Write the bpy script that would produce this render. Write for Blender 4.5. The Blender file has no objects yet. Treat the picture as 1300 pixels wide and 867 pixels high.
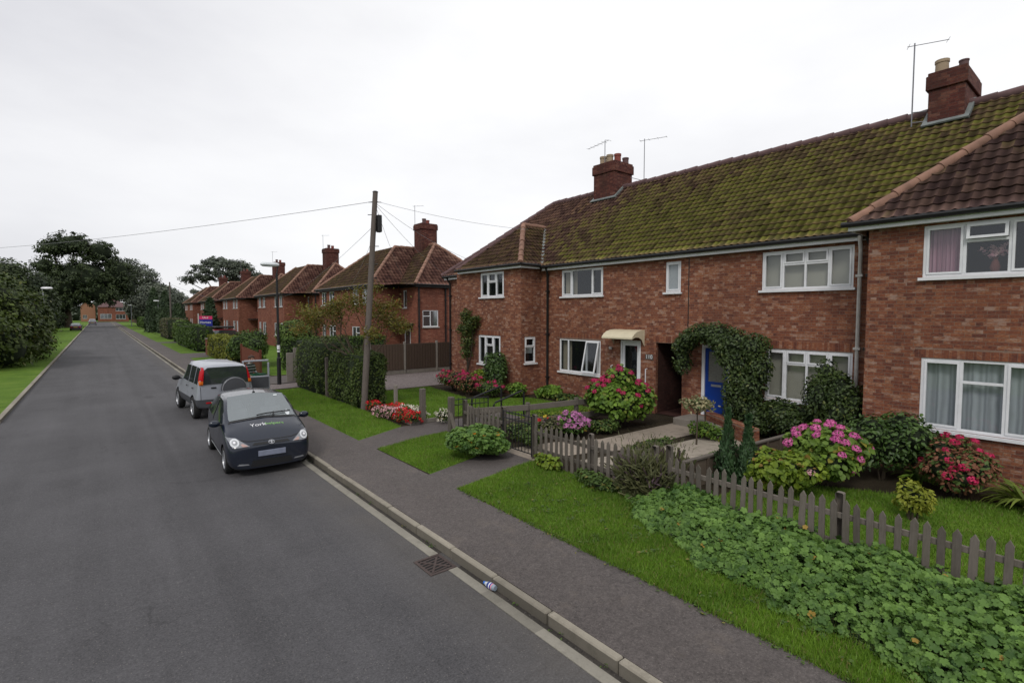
import bpy, bmesh, math, random
import numpy as np
from mathutils import Vector, Matrix, Euler
from mathutils.bvhtree import BVHTree

SC = bpy.context.scene
COL = SC.collection
RNG = np.random.default_rng(11)
random.seed(5)
ORG = {}

# ------------------------------------------------------------------ object helpers
def tag(o, label=None, cat=None, group=None, kind=None):
    if label: o['label'] = label
    if cat: o['category'] = cat
    if group: o['group'] = group
    if kind: o['kind'] = kind
    return o

def thing(name, label, cat, loc=(0, 0, 0), group=None, rotz=0.0, local=False):
    o = bpy.data.objects.new(name, None)
    o.empty_display_size = 0.2
    COL.objects.link(o)
    o.location = loc
    o.rotation_euler = (0, 0, rotz)
    ORG[o.name] = Vector((0, 0, 0)) if local else Vector(loc)
    return tag(o, label, cat, group)

def link(name, me, parent=None, loc=None):
    o = bpy.data.objects.new(name, me)
    COL.objects.link(o)
    if parent is not None:
        o.parent = parent
        ORG[o.name] = ORG[parent.name]
    else:
        ORG[o.name] = Vector((0, 0, 0))
    if loc is not None:
        o.location = Vector(loc) - ORG[o.name]
    return o

def copy_tree(o, parent=None):
    c = o.copy()
    COL.objects.link(c)
    ORG[c.name] = ORG.get(o.name, Vector((0, 0, 0)))
    if parent is not None:
        c.parent = parent
    for ch in list(o.children):
        copy_tree(ch, c)
    return c

class MB:
    """collects shapes, links them as one mesh object"""
    def __init__(s):
        s.v = []; s.f = []; s.m = []; s.uv = {}
    def face(s, pts, m=0, uv=None):
        b = len(s.v)
        s.v += [tuple(p) for p in pts]
        s.f.append(tuple(range(b, b + len(pts)))); s.m.append(m)
        if uv: s.uv[len(s.f) - 1] = uv
    def box(s, x0, x1, y0, y1, z0, z1, m=0):
        b = len(s.v)
        s.v += [(x0, y0, z0), (x1, y0, z0), (x1, y1, z0), (x0, y1, z0),
                (x0, y0, z1), (x1, y0, z1), (x1, y1, z1), (x0, y1, z1)]
        for q in ((0, 3, 2, 1), (4, 5, 6, 7), (0, 1, 5, 4), (1, 2, 6, 5), (2, 3, 7, 6), (3, 0, 4, 7)):
            s.f.append(tuple(b + i for i in q)); s.m.append(m)
    def obox(s, c, ax, ay, az, m=0):
        """oriented box: centre and three half-axis vectors"""
        c = Vector(c); ax = Vector(ax); ay = Vector(ay); az = Vector(az)
        b = len(s.v)
        for sz in (-1, 1):
            for sx, sy in ((-1, -1), (1, -1), (1, 1), (-1, 1)):
                s.v.append(tuple(c + ax * sx + ay * sy + az * sz))
        for q in ((0, 3, 2, 1), (4, 5, 6, 7), (0, 1, 5, 4), (1, 2, 6, 5), (2, 3, 7, 6), (3, 0, 4, 7)):
            s.f.append(tuple(b + i for i in q)); s.m.append(m)
    def tube(s, path, rad, n=8, m=0, cap=True):
        path = [Vector(p) for p in path]
        if not hasattr(rad, '__len__'): rad = [rad] * len(path)
        rings = []
        for i, p in enumerate(path):
            d = (path[min(i + 1, len(path) - 1)] - path[max(i - 1, 0)])
            if d.length < 1e-9: d = Vector((0, 0, 1))
            d.normalize()
            a = Vector((0, 0, 1)) if abs(d.z) < 0.9 else Vector((1, 0, 0))
            e1 = d.cross(a).normalized(); e2 = d.cross(e1)
            b = len(s.v)
            for k in range(n):
                t = 2 * math.pi * k / n
                s.v.append(tuple(p + (e1 * math.cos(t) + e2 * math.sin(t)) * rad[i]))
            rings.append(b)
        for a, b in zip(rings[:-1], rings[1:]):
            for k in range(n):
                s.f.append((a + k, a + (k + 1) % n, b + (k + 1) % n, b + k)); s.m.append(m)
        if cap:
            s.f.append(tuple(rings[0] + k for k in range(n))[::-1]); s.m.append(m)
            s.f.append(tuple(rings[-1] + k for k in range(n))); s.m.append(m)
    def lathe(s, prof, c=(0, 0, 0), axis='Z', n=24, m=0):
        """prof: list of (radius, height)"""
        c = Vector(c); rings = []
        for r, h in prof:
            b = len(s.v)
            for k in range(n):
                t = 2 * math.pi * k / n
                a_, b_ = r * math.cos(t), r * math.sin(t)
                p = {'Z': (a_, b_, h), 'X': (h, a_, b_), 'Y': (a_, h, b_)}[axis]
                s.v.append(tuple(c + Vector(p)))
            rings.append(b)
        for a, b in zip(rings[:-1], rings[1:]):
            for k in range(n):
                s.f.append((a + k, a + (k + 1) % n, b + (k + 1) % n, b + k)); s.m.append(m)
    def prism(s, poly, z0, z1, m=0):
        b = len(s.v); n = len(poly)
        s.v += [(x, y, z0) for x, y in poly] + [(x, y, z1) for x, y in poly]
        s.f.append(tuple(b + i for i in range(n))[::-1]); s.m.append(m)
        s.f.append(tuple(b + n + i for i in range(n))); s.m.append(m)
        for i in range(n):
            j = (i + 1) % n
            s.f.append((b + i, b + j, b + n + j, b + n + i)); s.m.append(m)
    def build(s, name, mats, parent=None, smooth=False, bevel=0.0, fixn=True, sharp=40, loc=None):
        me = bpy.data.meshes.new(name)
        off = Vector(loc) if loc is not None else (ORG[parent.name] if parent is not None else Vector((0, 0, 0)))
        V = [(x - off.x, y - off.y, z - off.z) for x, y, z in s.v]
        me.from_pydata(V, [], s.f)
        if not isinstance(mats, (list, tuple)): mats = [mats]
        for m in mats: me.materials.append(m)
        me.polygons.foreach_set('material_index', s.m)
        if s.uv:
            ul = me.uv_layers.new(name='UVMap')
            for fi, uv in s.uv.items():
                for li, c in zip(me.polygons[fi].loop_indices, uv):
                    ul.data[li].uv = c
        if bevel > 0 or fixn:
            bm = bmesh.new(); bm.from_mesh(me)
            if fixn: bmesh.ops.recalc_face_normals(bm, faces=bm.faces)
            if bevel > 0:
                ed = [e for e in bm.edges if len(e.link_faces) == 2 and e.calc_face_angle(0) > 0.6]
                bmesh.ops.bevel(bm, geom=ed, offset=bevel, segments=1, affect='EDGES', profile=0.5)
            bm.to_mesh(me); bm.free()
        if smooth:
            me.polygons.foreach_set('use_smooth', [True] * len(me.polygons))
            me.set_sharp_from_angle(angle=math.radians(sharp))
        me.update()
        o = link(name, me, parent)
        if loc is not None:
            o.location = Vector(loc) - ORG[o.name]
        return o

# ------------------------------------------------------------------ materials
class NT:
    def __init__(s, name):
        s.mat = bpy.data.materials.new(name); s.mat.use_nodes = True
        s.t = s.mat.node_tree; s.t.nodes.clear()
        s.out = s.t.nodes.new('ShaderNodeOutputMaterial')
    def n(s, typ, ins=None, **props):
        nd = s.t.nodes.new('ShaderNode' + typ)
        for k, v in props.items(): setattr(nd, k, v)
        for k, v in (ins or {}).items():
            sk = nd.inputs[k]
            if isinstance(v, bpy.types.NodeSocket): s.t.links.new(v, sk)
            else: sk.default_value = v
        return nd
    def m(s, op, a, b=None, c=None):
        ins = {0: a}
        if b is not None: ins[1] = b
        if c is not None: ins[2] = c
        return s.n('Math', ins, operation=op).outputs[0]
    def mix(s, f, a, b, blend='MIX'):
        nd = s.n('Mix', data_type='RGBA', blend_type=blend)
        def put(sk, v):
            if isinstance(v, bpy.types.NodeSocket): s.t.links.new(v, sk)
            elif hasattr(v, '__len__'): sk.default_value = (*v[:3], 1)
            else: sk.default_value = v
        put(nd.inputs[0], f); put(nd.inputs[6], a); put(nd.inputs[7], b)
        return nd.outputs[2]
    def ramp(s, f, stops, interp='LINEAR'):
        nd = s.n('ValToRGB', {0: f}); cr = nd.color_ramp; cr.interpolation = interp
        while len(cr.elements) < len(stops): cr.elements.new(0.5)
        for e, (p, c) in zip(cr.elements, stops):
            e.position = p; e.color = (*c, 1) if hasattr(c, '__len__') else (c, c, c, 1)
        return nd.outputs[0]
    def pos(s): return s.n('NewGeometry').outputs['Position']
    def noise(s, scale, detail=4, vec=None, rough=0.55, dim='3D'):
        ins = {'Scale': scale, 'Detail': detail, 'Roughness': rough}
        if vec is not None: ins['Vector'] = vec
        else: ins['Vector'] = s.pos()
        return s.n('TexNoise', ins).outputs['Fac']
    def scaled(s, vec, sx, sy, sz):
        return s.n('Mapping', {'Vector': vec, 'Scale': (sx, sy, sz)}).outputs[0]
    def bump(s, h, strength=0.3, dist=0.01):
        return s.n('Bump', {'Height': h, 'Strength': strength, 'Distance': dist}).outputs[0]
    def done(s, color, rough=0.7, metal=0.0, spec=0.5, normal=None, **ex):
        ins = {'Roughness': rough, 'Metallic': metal, 'Specular IOR Level': spec}
        b = s.n('BsdfPrincipled', ins)
        if isinstance(color, bpy.types.NodeSocket): s.t.links.new(color, b.inputs['Base Color'])
        else: b.inputs['Base Color'].default_value = (*color, 1)
        if normal is not None: s.t.links.new(normal, b.inputs['Normal'])
        for k, v in ex.items(): b.inputs[k.replace('_', ' ')].default_value = v
        s.t.links.new(b.outputs[0], s.out.inputs[0])
        return s.mat

def plain(name, c, rough=0.6, metal=0.0, spec=0.4, var=0.25, scale=6.0, bump=0.0, **ex):
    t = NT(name)
    f = t.noise(scale, 5)
    col = t.mix(f, tuple(x * (1 - var) for x in c), tuple(min(1, x * (1 + var)) for x in c))
    nrm = t.bump(t.noise(scale * 12, 3), bump, 0.004) if bump else None
    return t.done(col, rough, metal, spec, nrm, **ex)

def leaf_mat(name, dark, light, extra=None, trans=0.25, rough=0.55, clump=1.6, spec=0.3):
    """random colour per leaf, light and dark clumps, some light through the leaf"""
    dark = tuple(x * 1.08 for x in dark); light = tuple(x * q for x, q in zip(light, (1.34, 1.30, 1.15)))
    t = NT(name)
    r = t.n('NewGeometry').outputs['Random Per Island']
    nz = t.noise(clump, 2)
    f = t.m('ADD', t.m('MULTIPLY', r, 0.55), t.m('MULTIPLY', t.m('SUBTRACT', nz, 0.3), 1.1))
    f = t.m('MINIMUM', t.m('MAXIMUM', f, 0.0), 1.0)
    col = t.mix(f, dark, light)
    if extra:
        p, c = extra
        wn = t.n('TexWhiteNoise', {'W': r}, noise_dimensions='1D').outputs['Value']
        col = t.mix(t.m('LESS_THAN', wn, p), col, c)
    b = t.n('BsdfPrincipled', {'Base Color': col, 'Roughness': rough, 'Specular IOR Level': spec})
    tr = t.n('BsdfTranslucent', {'Color': col})
    mx = t.n('MixShader', {0: trans, 1: b.outputs[0], 2: tr.outputs[0]})
    t.t.links.new(mx.outputs[0], t.out.inputs[0])
    return t.mat

def brick_mat(name, stops, mortar, bw=0.225, bh=0.075, dirt=0.5, swap=False, pale=0.5):
    t = NT(name)
    g = t.n('NewGeometry')
    p = t.n('SeparateXYZ', {0: g.outputs['Position']}).outputs
    nn = t.n('SeparateXYZ', {0: g.outputs['Normal']}).outputs
    isx = t.m('GREATER_THAN', t.m('ABSOLUTE', nn[0]), 0.5)
    u = t.m('ADD', t.m('MULTIPLY', p[1], isx), t.m('MULTIPLY', p[0], t.m('SUBTRACT', 1.0, isx)))
    v = p[2]
    vr = t.m('DIVIDE', v, bh); row = t.m('FLOOR', vr); fv = t.m('FRACT', vr)
    uo = t.m('ADD', t.m('DIVIDE', u, bw * 1.5), t.m('MULTIPLY', t.m('MODULO', row, 2.0), 0.5))
    colm = t.m('FLOOR', uo); f0 = t.m('FRACT', uo)
    hd = t.m('GREATER_THAN', f0, 0.667)
    fu = t.m('ADD', t.m('MULTIPLY', t.m('SUBTRACT', 1.0, hd), t.m('MULTIPLY', f0, 1.5)), t.m('MULTIPLY', hd, t.m('MULTIPLY', t.m('SUBTRACT', f0, 0.667), 3.0)))
    idv = t.n('CombineXYZ', {0: row, 1: t.m('ADD', t.m('MULTIPLY', colm, 2.0), hd), 2: isx}).outputs[0]
    rnd = t.n('TexWhiteNoise', {'Vector': idv}, noise_dimensions='3D').outputs['Value']
    big = t.noise(0.8, 4); med = t.noise(4.0, 6, t.scaled(g.outputs['Position'], 1, 1, 2.2), rough=.7); fine = t.noise(19.0, 5, t.scaled(g.outputs['Position'], 1, 1, 2.6), rough=.75)
    sel = t.m('ADD', t.m('ADD', .25, t.m('MULTIPLY', rnd, 0.45)), t.m('MULTIPLY', t.m('SUBTRACT', med, 0.5), 0.7))
    sel = t.m('ADD', sel, t.m('MULTIPLY', t.m('SUBTRACT', fine, 0.5), 1.5))
    bc = t.ramp(sel, stops)
    mm = t.m('MAXIMUM', t.m('LESS_THAN', fu, 0.06), t.m('LESS_THAN', fv, 0.16))
    mm = t.m('MULTIPLY', mm, t.m('ADD', 0.45, t.m('MULTIPLY', big, 0.6)))
    col = t.mix(mm, bc, mortar)
    # pale efflorescence patches, soot streaks
    pf = t.ramp(t.m('MULTIPLY', t.noise(4.2, 6, t.scaled(g.outputs['Position'], 1, 1, 2.8), rough=0.8), t.m('ADD', 0.72, t.m('MULTIPLY', rnd, 0.5))), [(0.56, 0.0), (0.68, 1.0)])
    col = t.mix(t.m('MULTIPLY', pf, pale), col, (0.36, 0.25, 0.20))
    stain = t.noise(1.0, 5, t.scaled(g.outputs['Position'], 1.2, 1.2, 0.35))
    col = t.mix(t.m('MULTIPLY', t.ramp(stain, [(0.42, 0.0), (0.72, 1.0)]), dirt), col, (0.05, 0.026, 0.02), 'MIX')
    h = t.m('SUBTRACT', t.m('MULTIPLY', fine, 0.5), t.m('MULTIPLY', mm, 1.0))
    return t.done(col, 0.88, 0, 0.2, t.bump(h, 0.5, 0.008))

def tile_mat(name, stops, moss=0.0, mossc=((0.095, 0.105, 0.022), (0.25, 0.26, 0.045)), y0=None, y1=None):
    t = NT(name)
    uv = t.n('UVMap').outputs[0]
    s = t.n('SeparateXYZ', {0: uv}).outputs
    cell = t.n('CombineXYZ', {0: t.m('FLOOR', s[0]), 1: t.m('FLOOR', s[1])}).outputs[0]
    rnd = t.n('TexWhiteNoise', {'Vector': cell}, noise_dimensions='3D').outputs['Value']
    fine = t.noise(14.0, 5)
    sel = t.m('ADD', t.m('MULTIPLY', rnd, 0.7), t.m('MULTIPLY', fine, 0.35))
    col = t.ramp(sel, stops)
    if moss:
        P = t.pos(); q = t.n('SeparateXYZ', {0: P}).outputs
        big = t.noise(0.45, 5, rough=0.6); mid = t.noise(4.5, 5, rough=0.7)
        mval = t.m('ADD', t.m('MULTIPLY', big, 0.9), t.m('MULTIPLY', mid, 0.75))
        mval = t.m('ADD', mval, t.m('MULTIPLY', t.m('SUBTRACT', rnd, 0.5), 0.42))
        mval = t.m('ADD', mval, moss - 1.2)
        if y0 is not None:
            yr = t.n('MapRange', {0: q[1], 1: y0, 2: y1, 3: 0.22, 4: -0.42}).outputs[0]
            zr = t.n('MapRange', {0: q[2], 1: 6.6, 2: 8.2, 3: 0.0, 4: -0.30}).outputs[0]
            mval = t.m('ADD', mval, t.m('ADD', yr, zr))
        mk = t.ramp(mval, [(0.05, 0.0), (0.60, 0.92)])
        # moss gathers on the upper part of each tile
        fvv = t.m('FRACT', s[1])
        mk = t.m('MULTIPLY', mk, t.n('MapRange', {0: fvv, 1: 0.0, 2: 0.6, 3: 0.30, 4: 1.0}).outputs[0])
        mc = t.mix(t.m('MULTIPLY', t.m('ADD', fine, rnd), 0.5), mossc[0], mossc[1])
        col = t.mix(mk, col, mc)
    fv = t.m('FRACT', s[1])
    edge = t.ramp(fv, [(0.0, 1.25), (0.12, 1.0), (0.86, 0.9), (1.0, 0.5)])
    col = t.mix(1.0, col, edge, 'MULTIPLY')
    pan = t.m('ADD', 0.78, t.m('MULTIPLY', t.m('COSINE', t.m('MULTIPLY', s[0], 6.28318)), 0.24))  # colour darker in the pans, lighter on the rolls
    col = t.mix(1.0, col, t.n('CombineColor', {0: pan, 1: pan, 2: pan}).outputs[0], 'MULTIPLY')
    return t.done(col, 0.9, 0, 0.15, t.bump(fine, 0.4, 0.006))

def asphalt_mat(name, base, kind='road'):
    t = NT(name)
    P = t.pos(); q = t.n('SeparateXYZ', {0: P}).outputs
    grit = t.noise(48.0, 3, rough=0.85); fine = t.noise(15.0, 4, rough=0.75)
    big = t.noise(0.35, 5, rough=0.6); mid = t.noise(1.7, 5)
    streak = t.noise(1.0, 4, t.scaled(P, 1.9, 0.09, 1))
    f = t.m('ADD', t.m('MULTIPLY', t.m('SUBTRACT', grit, 0.5), 3.4), t.m('MULTIPLY', t.m('SUBTRACT', fine, 0.5), 1.5))
    f = t.m('ADD', f, t.m('MULTIPLY', t.m('SUBTRACT', big, 0.5), 1.15))
    f = t.m('ADD', f, t.m('MULTIPLY', t.m('SUBTRACT', streak, 0.5), 0.95 if kind == 'road' else 0.3))
    f = t.m('ADD', f, t.m('MULTIPLY', t.m('SUBTRACT', mid, 0.5), 0.35))
    fac = t.m('ADD', 0.5, t.m('MULTIPLY', f, 0.55))
    d = tuple(x * 0.42 for x in base); l = tuple(x * 1.58 for x in base)
    col = t.mix(fac, d, l)
    # pale chippings
    vo = t.n('TexVoronoi', {'Vector': P, 'Scale': 42.0}).outputs
    chip = t.m('MULTIPLY', t.m('LESS_THAN', vo['Distance'], 0.22), t.m('GREATER_THAN', t.n('SeparateXYZ', {0: vo['Color']}).outputs[0], 0.8))
    col = t.mix(t.m('MULTIPLY', chip, 0.45), col, (0.24, 0.22, 0.2))
    # hairline cracks, here and there
    wp = t.n('VectorMath', {0: P, 1: t.n('VectorMath', {0: t.n('TexNoise', {'Vector': P, 'Scale': 1.3, 'Detail': 4.0}).outputs['Color'], 'Scale': 1.1}, operation='SCALE').outputs[0]}, operation='ADD').outputs[0]
    ck = t.n('TexVoronoi', {'Vector': wp, 'Scale': 0.42}, feature='DISTANCE_TO_EDGE').outputs['Distance']
    ckm = t.m('MULTIPLY', t.m('LESS_THAN', ck, .006), t.ramp(t.noise(0.25, 3), [(0.48, 0.0), (0.6, 1.0)]))
    col = t.mix(t.m('MULTIPLY', ckm, .28), col, (0.022, 0.021, 0.021))
    if kind == 'road':
        # oil drips and an old patched trench
        oil = t.n('TexVoronoi', {'Vector': t.scaled(P, 1, .45, 1), 'Scale': 0.55}).outputs['Distance']
        col = t.mix(t.m('MULTIPLY', t.n('MapRange', {0: t.m('ADD', oil, t.m('MULTIPLY', t.m('SUBTRACT', fine, .5), .2)), 1: .04, 2: .14, 3: .5, 4: 0.0}).outputs[0], 1.0), col, (0.028, 0.027, 0.029))
        st = t.ramp(t.noise(0.9, 6, t.scaled(P, 1, 0.6, 1), rough=0.7), [(0.60, 0.0), (0.72, 1.0)])
        col = t.mix(t.m('MULTIPLY', st, 0.35), col, (0.03, 0.029, 0.031))
        ed = t.n('MapRange', {0: q[0], 1: 2.4, 2: 3.15, 3: 0.0, 4: 1.0}).outputs[0]
        col = t.mix(t.m('MULTIPLY', ed, t.m('MULTIPLY', mid, 0.5)), col, (0.12, 0.105, 0.085))
        ov = t.n('MapRange', {0: t.m('ABSOLUTE', t.m('SUBTRACT', q[0], 1.1)), 1: 0.0, 2: 0.16, 3: 1.0, 4: 0.0}).outputs[0]
        col = t.mix(t.m('MULTIPLY', ov, t.m('MULTIPLY', streak, 0.4)), col, (0.035, 0.034, 0.036))
    else:
        dm = t.ramp(t.noise(2.2, 6, rough=0.7), [(0.55, 0.0), (0.75, 1.0)])
        col = t.mix(t.m('MULTIPLY', dm, 0.4), col, (0.17, 0.14, 0.115))
    rg = t.m('ADD', 0.72, t.m('MULTIPLY', fine, 0.2))
    return t.done(col, rg, 0, 0.25, t.bump(grit, 0.35, 0.006))

def grass_mat(name, a, b, c, scale=1.0):
    t = NT(name)
    f = t.m('ADD', t.m('MULTIPLY', t.noise(1.1 * scale, 5), 0.6), t.m('MULTIPLY', t.noise(34.0, 4, rough=0.8), 0.55))
    col = t.ramp(f, [(0.36, a), (0.56, b), (0.78, c)])
    return t.done(col, 0.9, 0, 0.15, t.bump(t.noise(60.0, 3), 0.8, 0.03))

def concrete_mat(name, c, joint=None, dirt=0.5, sides=1.0):
    t = NT(name)
    P = t.pos(); q = t.n('SeparateXYZ', {0: P}).outputs
    f = t.m('ADD', t.m('MULTIPLY', t.noise(3.0, 6, rough=0.7), 0.6), t.m('MULTIPLY', t.noise(60.0, 4, rough=0.8), 0.5))
    col = t.mix(f, tuple(x * 0.55 for x in c), tuple(x * 1.4 for x in c))
    if joint:
        idn = t.m('FLOOR', t.m('DIVIDE', q[1], joint))
        r = t.n('TexWhiteNoise', {'W': idn}, noise_dimensions='1D').outputs['Value']
        k = t.m('ADD', 0.78, t.m('MULTIPLY', r, 0.36))
        col = t.mix(1.0, col, t.n('CombineColor', {0: k, 1: k, 2: k}).outputs[0], 'MULTIPLY')
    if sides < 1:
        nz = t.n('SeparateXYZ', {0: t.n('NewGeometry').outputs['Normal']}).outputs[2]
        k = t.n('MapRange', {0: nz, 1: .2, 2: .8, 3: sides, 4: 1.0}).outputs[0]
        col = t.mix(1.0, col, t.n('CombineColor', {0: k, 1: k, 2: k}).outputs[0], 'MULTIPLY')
    dd = t.ramp(t.noise(5.0, 6, rough=0.75), [(0.5, 0.0), (0.75, 1.0)])
    col = t.mix(t.m('MULTIPLY', dd, dirt), col, (0.06, 0.055, 0.04))
    return t.done(col, 0.9, 0, 0.2, t.bump(f, 0.4, 0.005))

def wood_mat(name, a, b, green=0.3):
    t = NT(name)
    P = t.pos()
    g = t.noise(9.0, 5, t.scaled(P, 6, 6, 0.7), rough=0.7)
    r = t.n('ObjectInfo').outputs['Random']
    col = t.mix(t.m('ADD', t.m('MULTIPLY', g, 0.8), t.m('MULTIPLY', t.m('SUBTRACT', r, 0.4), 0.5)), a, b)
    gr = t.ramp(t.noise(4.0, 5), [(0.45, 0.0), (0.75, 1.0)])
    col = t.mix(t.m('MULTIPLY', gr, green), col, (0.05, 0.055, 0.02))
    return t.done(col, 0.9, 0, 0.2, t.bump(g, 0.5, 0.006))

def glass_mat(name, tint, refl=0.22, see=0.5, rough=0.03):
    """a pane: part mirror, part clear, part dusty body colour"""
    t = NT(name)
    d = t.n('BsdfDiffuse', {'Color': (*tint, 1)})
    tr = t.n('BsdfTransparent', {'Color': (0.82, 0.86, 0.86, 1)})
    gl = t.n('BsdfGlossy', {'Color': (0.9, 0.94, 0.97, 1), 'Roughness': rough})
    wob = t.bump(t.noise(2.0, 2), 0.05, 0.02)
    t.t.links.new(wob, gl.inputs['Normal'])
    m1 = t.n('MixShader', {0: see, 1: d.outputs[0], 2: tr.outputs[0]})
    fc = t.n('LayerWeight', {'Blend': 0.5}).outputs['Facing']
    k = t.m('MINIMUM', t.m('ADD', t.m('MULTIPLY', t.m('POWER', fc, 5.0), .85), refl), 1.0)
    m2 = t.n('MixShader', {0: k, 1: m1.outputs[0], 2: gl.outputs[0]})
    t.t.links.new(m2.outputs[0], t.out.inputs[0])
    return t.mat

M = {}
BR = [(0.0, (0.072, 0.033, 0.028)), (0.25, (0.142, 0.052, 0.036)), (0.5, (0.232, 0.081, 0.044)), (0.75, (0.310, 0.134, 0.068)), (0.95, (0.41, 0.295, 0.22))]
BR2 = [(0.0, (0.09, 0.032, 0.025)), (0.25, (0.165, 0.054, 0.036)), (0.55, (0.235, 0.078, 0.047)), (0.85, (0.30, 0.115, 0.07)), (1.0, (0.36, 0.19, 0.14))]
M['brick'] = brick_mat('brick', BR, (0.20, 0.14, 0.105), bw=.195, bh=.068, dirt=0.30, pale=0.8)
M['brick_far'] = brick_mat('brick_far', BR2, (0.23, 0.13, 0.10), dirt=0.3, pale=0.2)
M['brick_soldier'] = brick_mat('brick_soldier', BR, (0.25, 0.19, 0.15), bw=0.075, bh=0.225, dirt=0.4)
M['brick_soot'] = brick_mat('brick_soot', [(0, (0.03, 0.012, 0.012)), (0.5, (0.10, 0.03, 0.024)), (1, (0.20, 0.075, 0.045))], (0.08, 0.05, 0.045), dirt=0.75, pale=0.15)
TS = [(0.0, (0.055, 0.028, 0.028)), (0.4, (0.135, 0.076, 0.062)), (0.75, (0.205, 0.115, 0.085)), (1.0, (0.28, 0.15, 0.10))]
TS2 = [(0.0, (0.065, 0.036, 0.033)), (0.35, (0.135, 0.066, 0.054)), (0.7, (0.21, 0.108, 0.083)), (1.0, (0.33, 0.20, 0.15))]
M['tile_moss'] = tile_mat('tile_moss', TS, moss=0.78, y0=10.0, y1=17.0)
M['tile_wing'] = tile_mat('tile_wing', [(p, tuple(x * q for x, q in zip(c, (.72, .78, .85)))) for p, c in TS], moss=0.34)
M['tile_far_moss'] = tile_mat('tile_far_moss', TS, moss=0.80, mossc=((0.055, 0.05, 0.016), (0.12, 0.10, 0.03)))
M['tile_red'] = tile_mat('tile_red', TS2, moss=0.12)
M['ridge'] = plain('ridge_clay', (0.235, 0.13, 0.092), 0.85, var=0.75, scale=3.0, bump=0.3)
M['ridge_dark'] = plain('ridge_dark', (0.12, 0.07, 0.07), 0.85, var=0.5, scale=3.0, bump=0.3)
M['pot_cream'] = plain('pot_cream', (0.33, 0.25, 0.17), 0.8, var=0.3)
M['pot_red'] = plain('pot_red', (0.22, 0.06, 0.045), 0.8, var=0.3)
M['lead'] = plain('lead', (0.17, 0.19, 0.185), 0.6, var=0.5, scale=5)
M['white'] = plain('white_paint', (0.72, 0.73, 0.75), 0.45, var=0.16, scale=5)
M['white_dirty'] = plain('white_dirty', (0.50, 0.49, 0.46), 0.6, var=0.3, scale=9)
M['wood_fence'] = wood_mat('board_wood', (0.06, 0.046, 0.036), (0.16, 0.125, 0.095), 0.25)
M['cream'] = plain('cream_plastic', (0.62, 0.56, 0.40), 0.5, var=0.15)
M['black'] = plain('black_plastic', (0.012, 0.012, 0.013), 0.45, var=0.3)
M['black_iron'] = plain('black_iron', (0.012, 0.012, 0.014), 0.5, var=0.4)
M['blue_door'] = plain('blue_door_paint', (0.008, 0.045, 0.27), 0.35, var=0.12)
M['dark'] = plain('dark_inside', (0.012, 0.011, 0.011), 0.9)
M['steel'] = plain('steel', (0.45, 0.46, 0.48), 0.4, metal=0.8)
M['grey_metal'] = plain('grey_metal', (0.30, 0.31, 0.33), 0.5, metal=0.5)
M['alu'] = plain('aerial_metal', (0.24, 0.24, 0.26), 0.5, metal=0.6)
M['glass'] = glass_mat('window_glass', (0.035, 0.04, 0.045), 0.075, 0.82)
M['glass_far'] = glass_mat('window_glass_far', (0.05, 0.055, 0.06), 0.25, 0.0, 0.08)
M['frost'] = plain('frosted_glass', (0.30, 0.33, 0.35), 0.25, var=0.15, scale=14)
M['blind'] = plain('beige_blind', (0.58, 0.53, 0.44), 0.8, var=0.08, scale=2)
M['wood_grey'] = wood_mat('weathered_wood', (0.070, 0.061, 0.053), (0.215, 0.188, 0.162), 0.30)
M['wood_brown'] = wood_mat('brown_wood', (0.045, 0.03, 0.022), (0.12, 0.085, 0.065), 0.15)
M['wood_red'] = wood_mat('red_wood', (0.09, 0.028, 0.018), (0.20, 0.07, 0.04), 0.05)
M['pole_wood'] = wood_mat('pole_wood', (0.075, 0.062, 0.056), (0.20, 0.17, 0.155), 0.08)
M['bark'] = wood_mat('bark', (0.035, 0.026, 0.02), (0.11, 0.085, 0.062), 0.4)
M['concrete'] = concrete_mat('concrete', (0.21, 0.19, 0.165))
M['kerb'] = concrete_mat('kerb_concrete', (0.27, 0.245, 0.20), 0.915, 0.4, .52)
M['channel'] = concrete_mat('channel_concrete', (0.24, 0.225, 0.19), 0.915, 0.4)
M['path'] = concrete_mat('path_concrete', (0.29, 0.245, 0.20), dirt=0.55)
M['gravel'] = concrete_mat('gravel', (0.33, 0.29, 0.24), dirt=0.7)
M['road'] = asphalt_mat('road_asphalt', (0.077, 0.075, 0.079))
M['pave'] = asphalt_mat('pavement_asphalt', (0.094, 0.082, 0.078), 'pave')
M['grass'] = grass_mat('lawn', (0.054, 0.106, 0.012), (0.096, 0.182, 0.018), (0.15, 0.235, 0.03))
M['grass_left'] = grass_mat('verge_lawn', (0.052, 0.098, 0.012), (0.090, 0.165, 0.018), (0.14, 0.205, 0.032))
M['far_ground'] = grass_mat('far_ground', (0.02, 0.04, 0.008), (0.04, 0.08, 0.012), (0.06, 0.10, 0.02), 0.1)
M['soil'] = grass_mat('soil', (0.018, 0.014, 0.009), (0.035, 0.027, 0.017), (0.055, 0.045, 0.028))
M['blade'] = leaf_mat('grass_blade', (0.056, 0.124, 0.012), (0.155, 0.270, 0.030), (0.10, (0.21, 0.20, 0.07)), 0.3, clump=1.3)
M['wire'] = plain('wire_grey', (0.26, 0.26, 0.28), 0.7)
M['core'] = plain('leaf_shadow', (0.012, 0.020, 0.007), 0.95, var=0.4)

def setts_mat():
    t = NT('block_paving')
    br = t.n('TexBrick', {'Vector': t.pos(), 'Color1': (0.26, 0.22, 0.21, 1), 'Color2': (0.15, 0.125, 0.125, 1), 'Mortar': (0.07, 0.06, 0.055, 1), 'Scale': 5.0, 'Mortar Size': 0.03})
    return t.done(br.outputs['Color'], 0.85, 0, 0.2)
M['setts'] = setts_mat()

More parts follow.
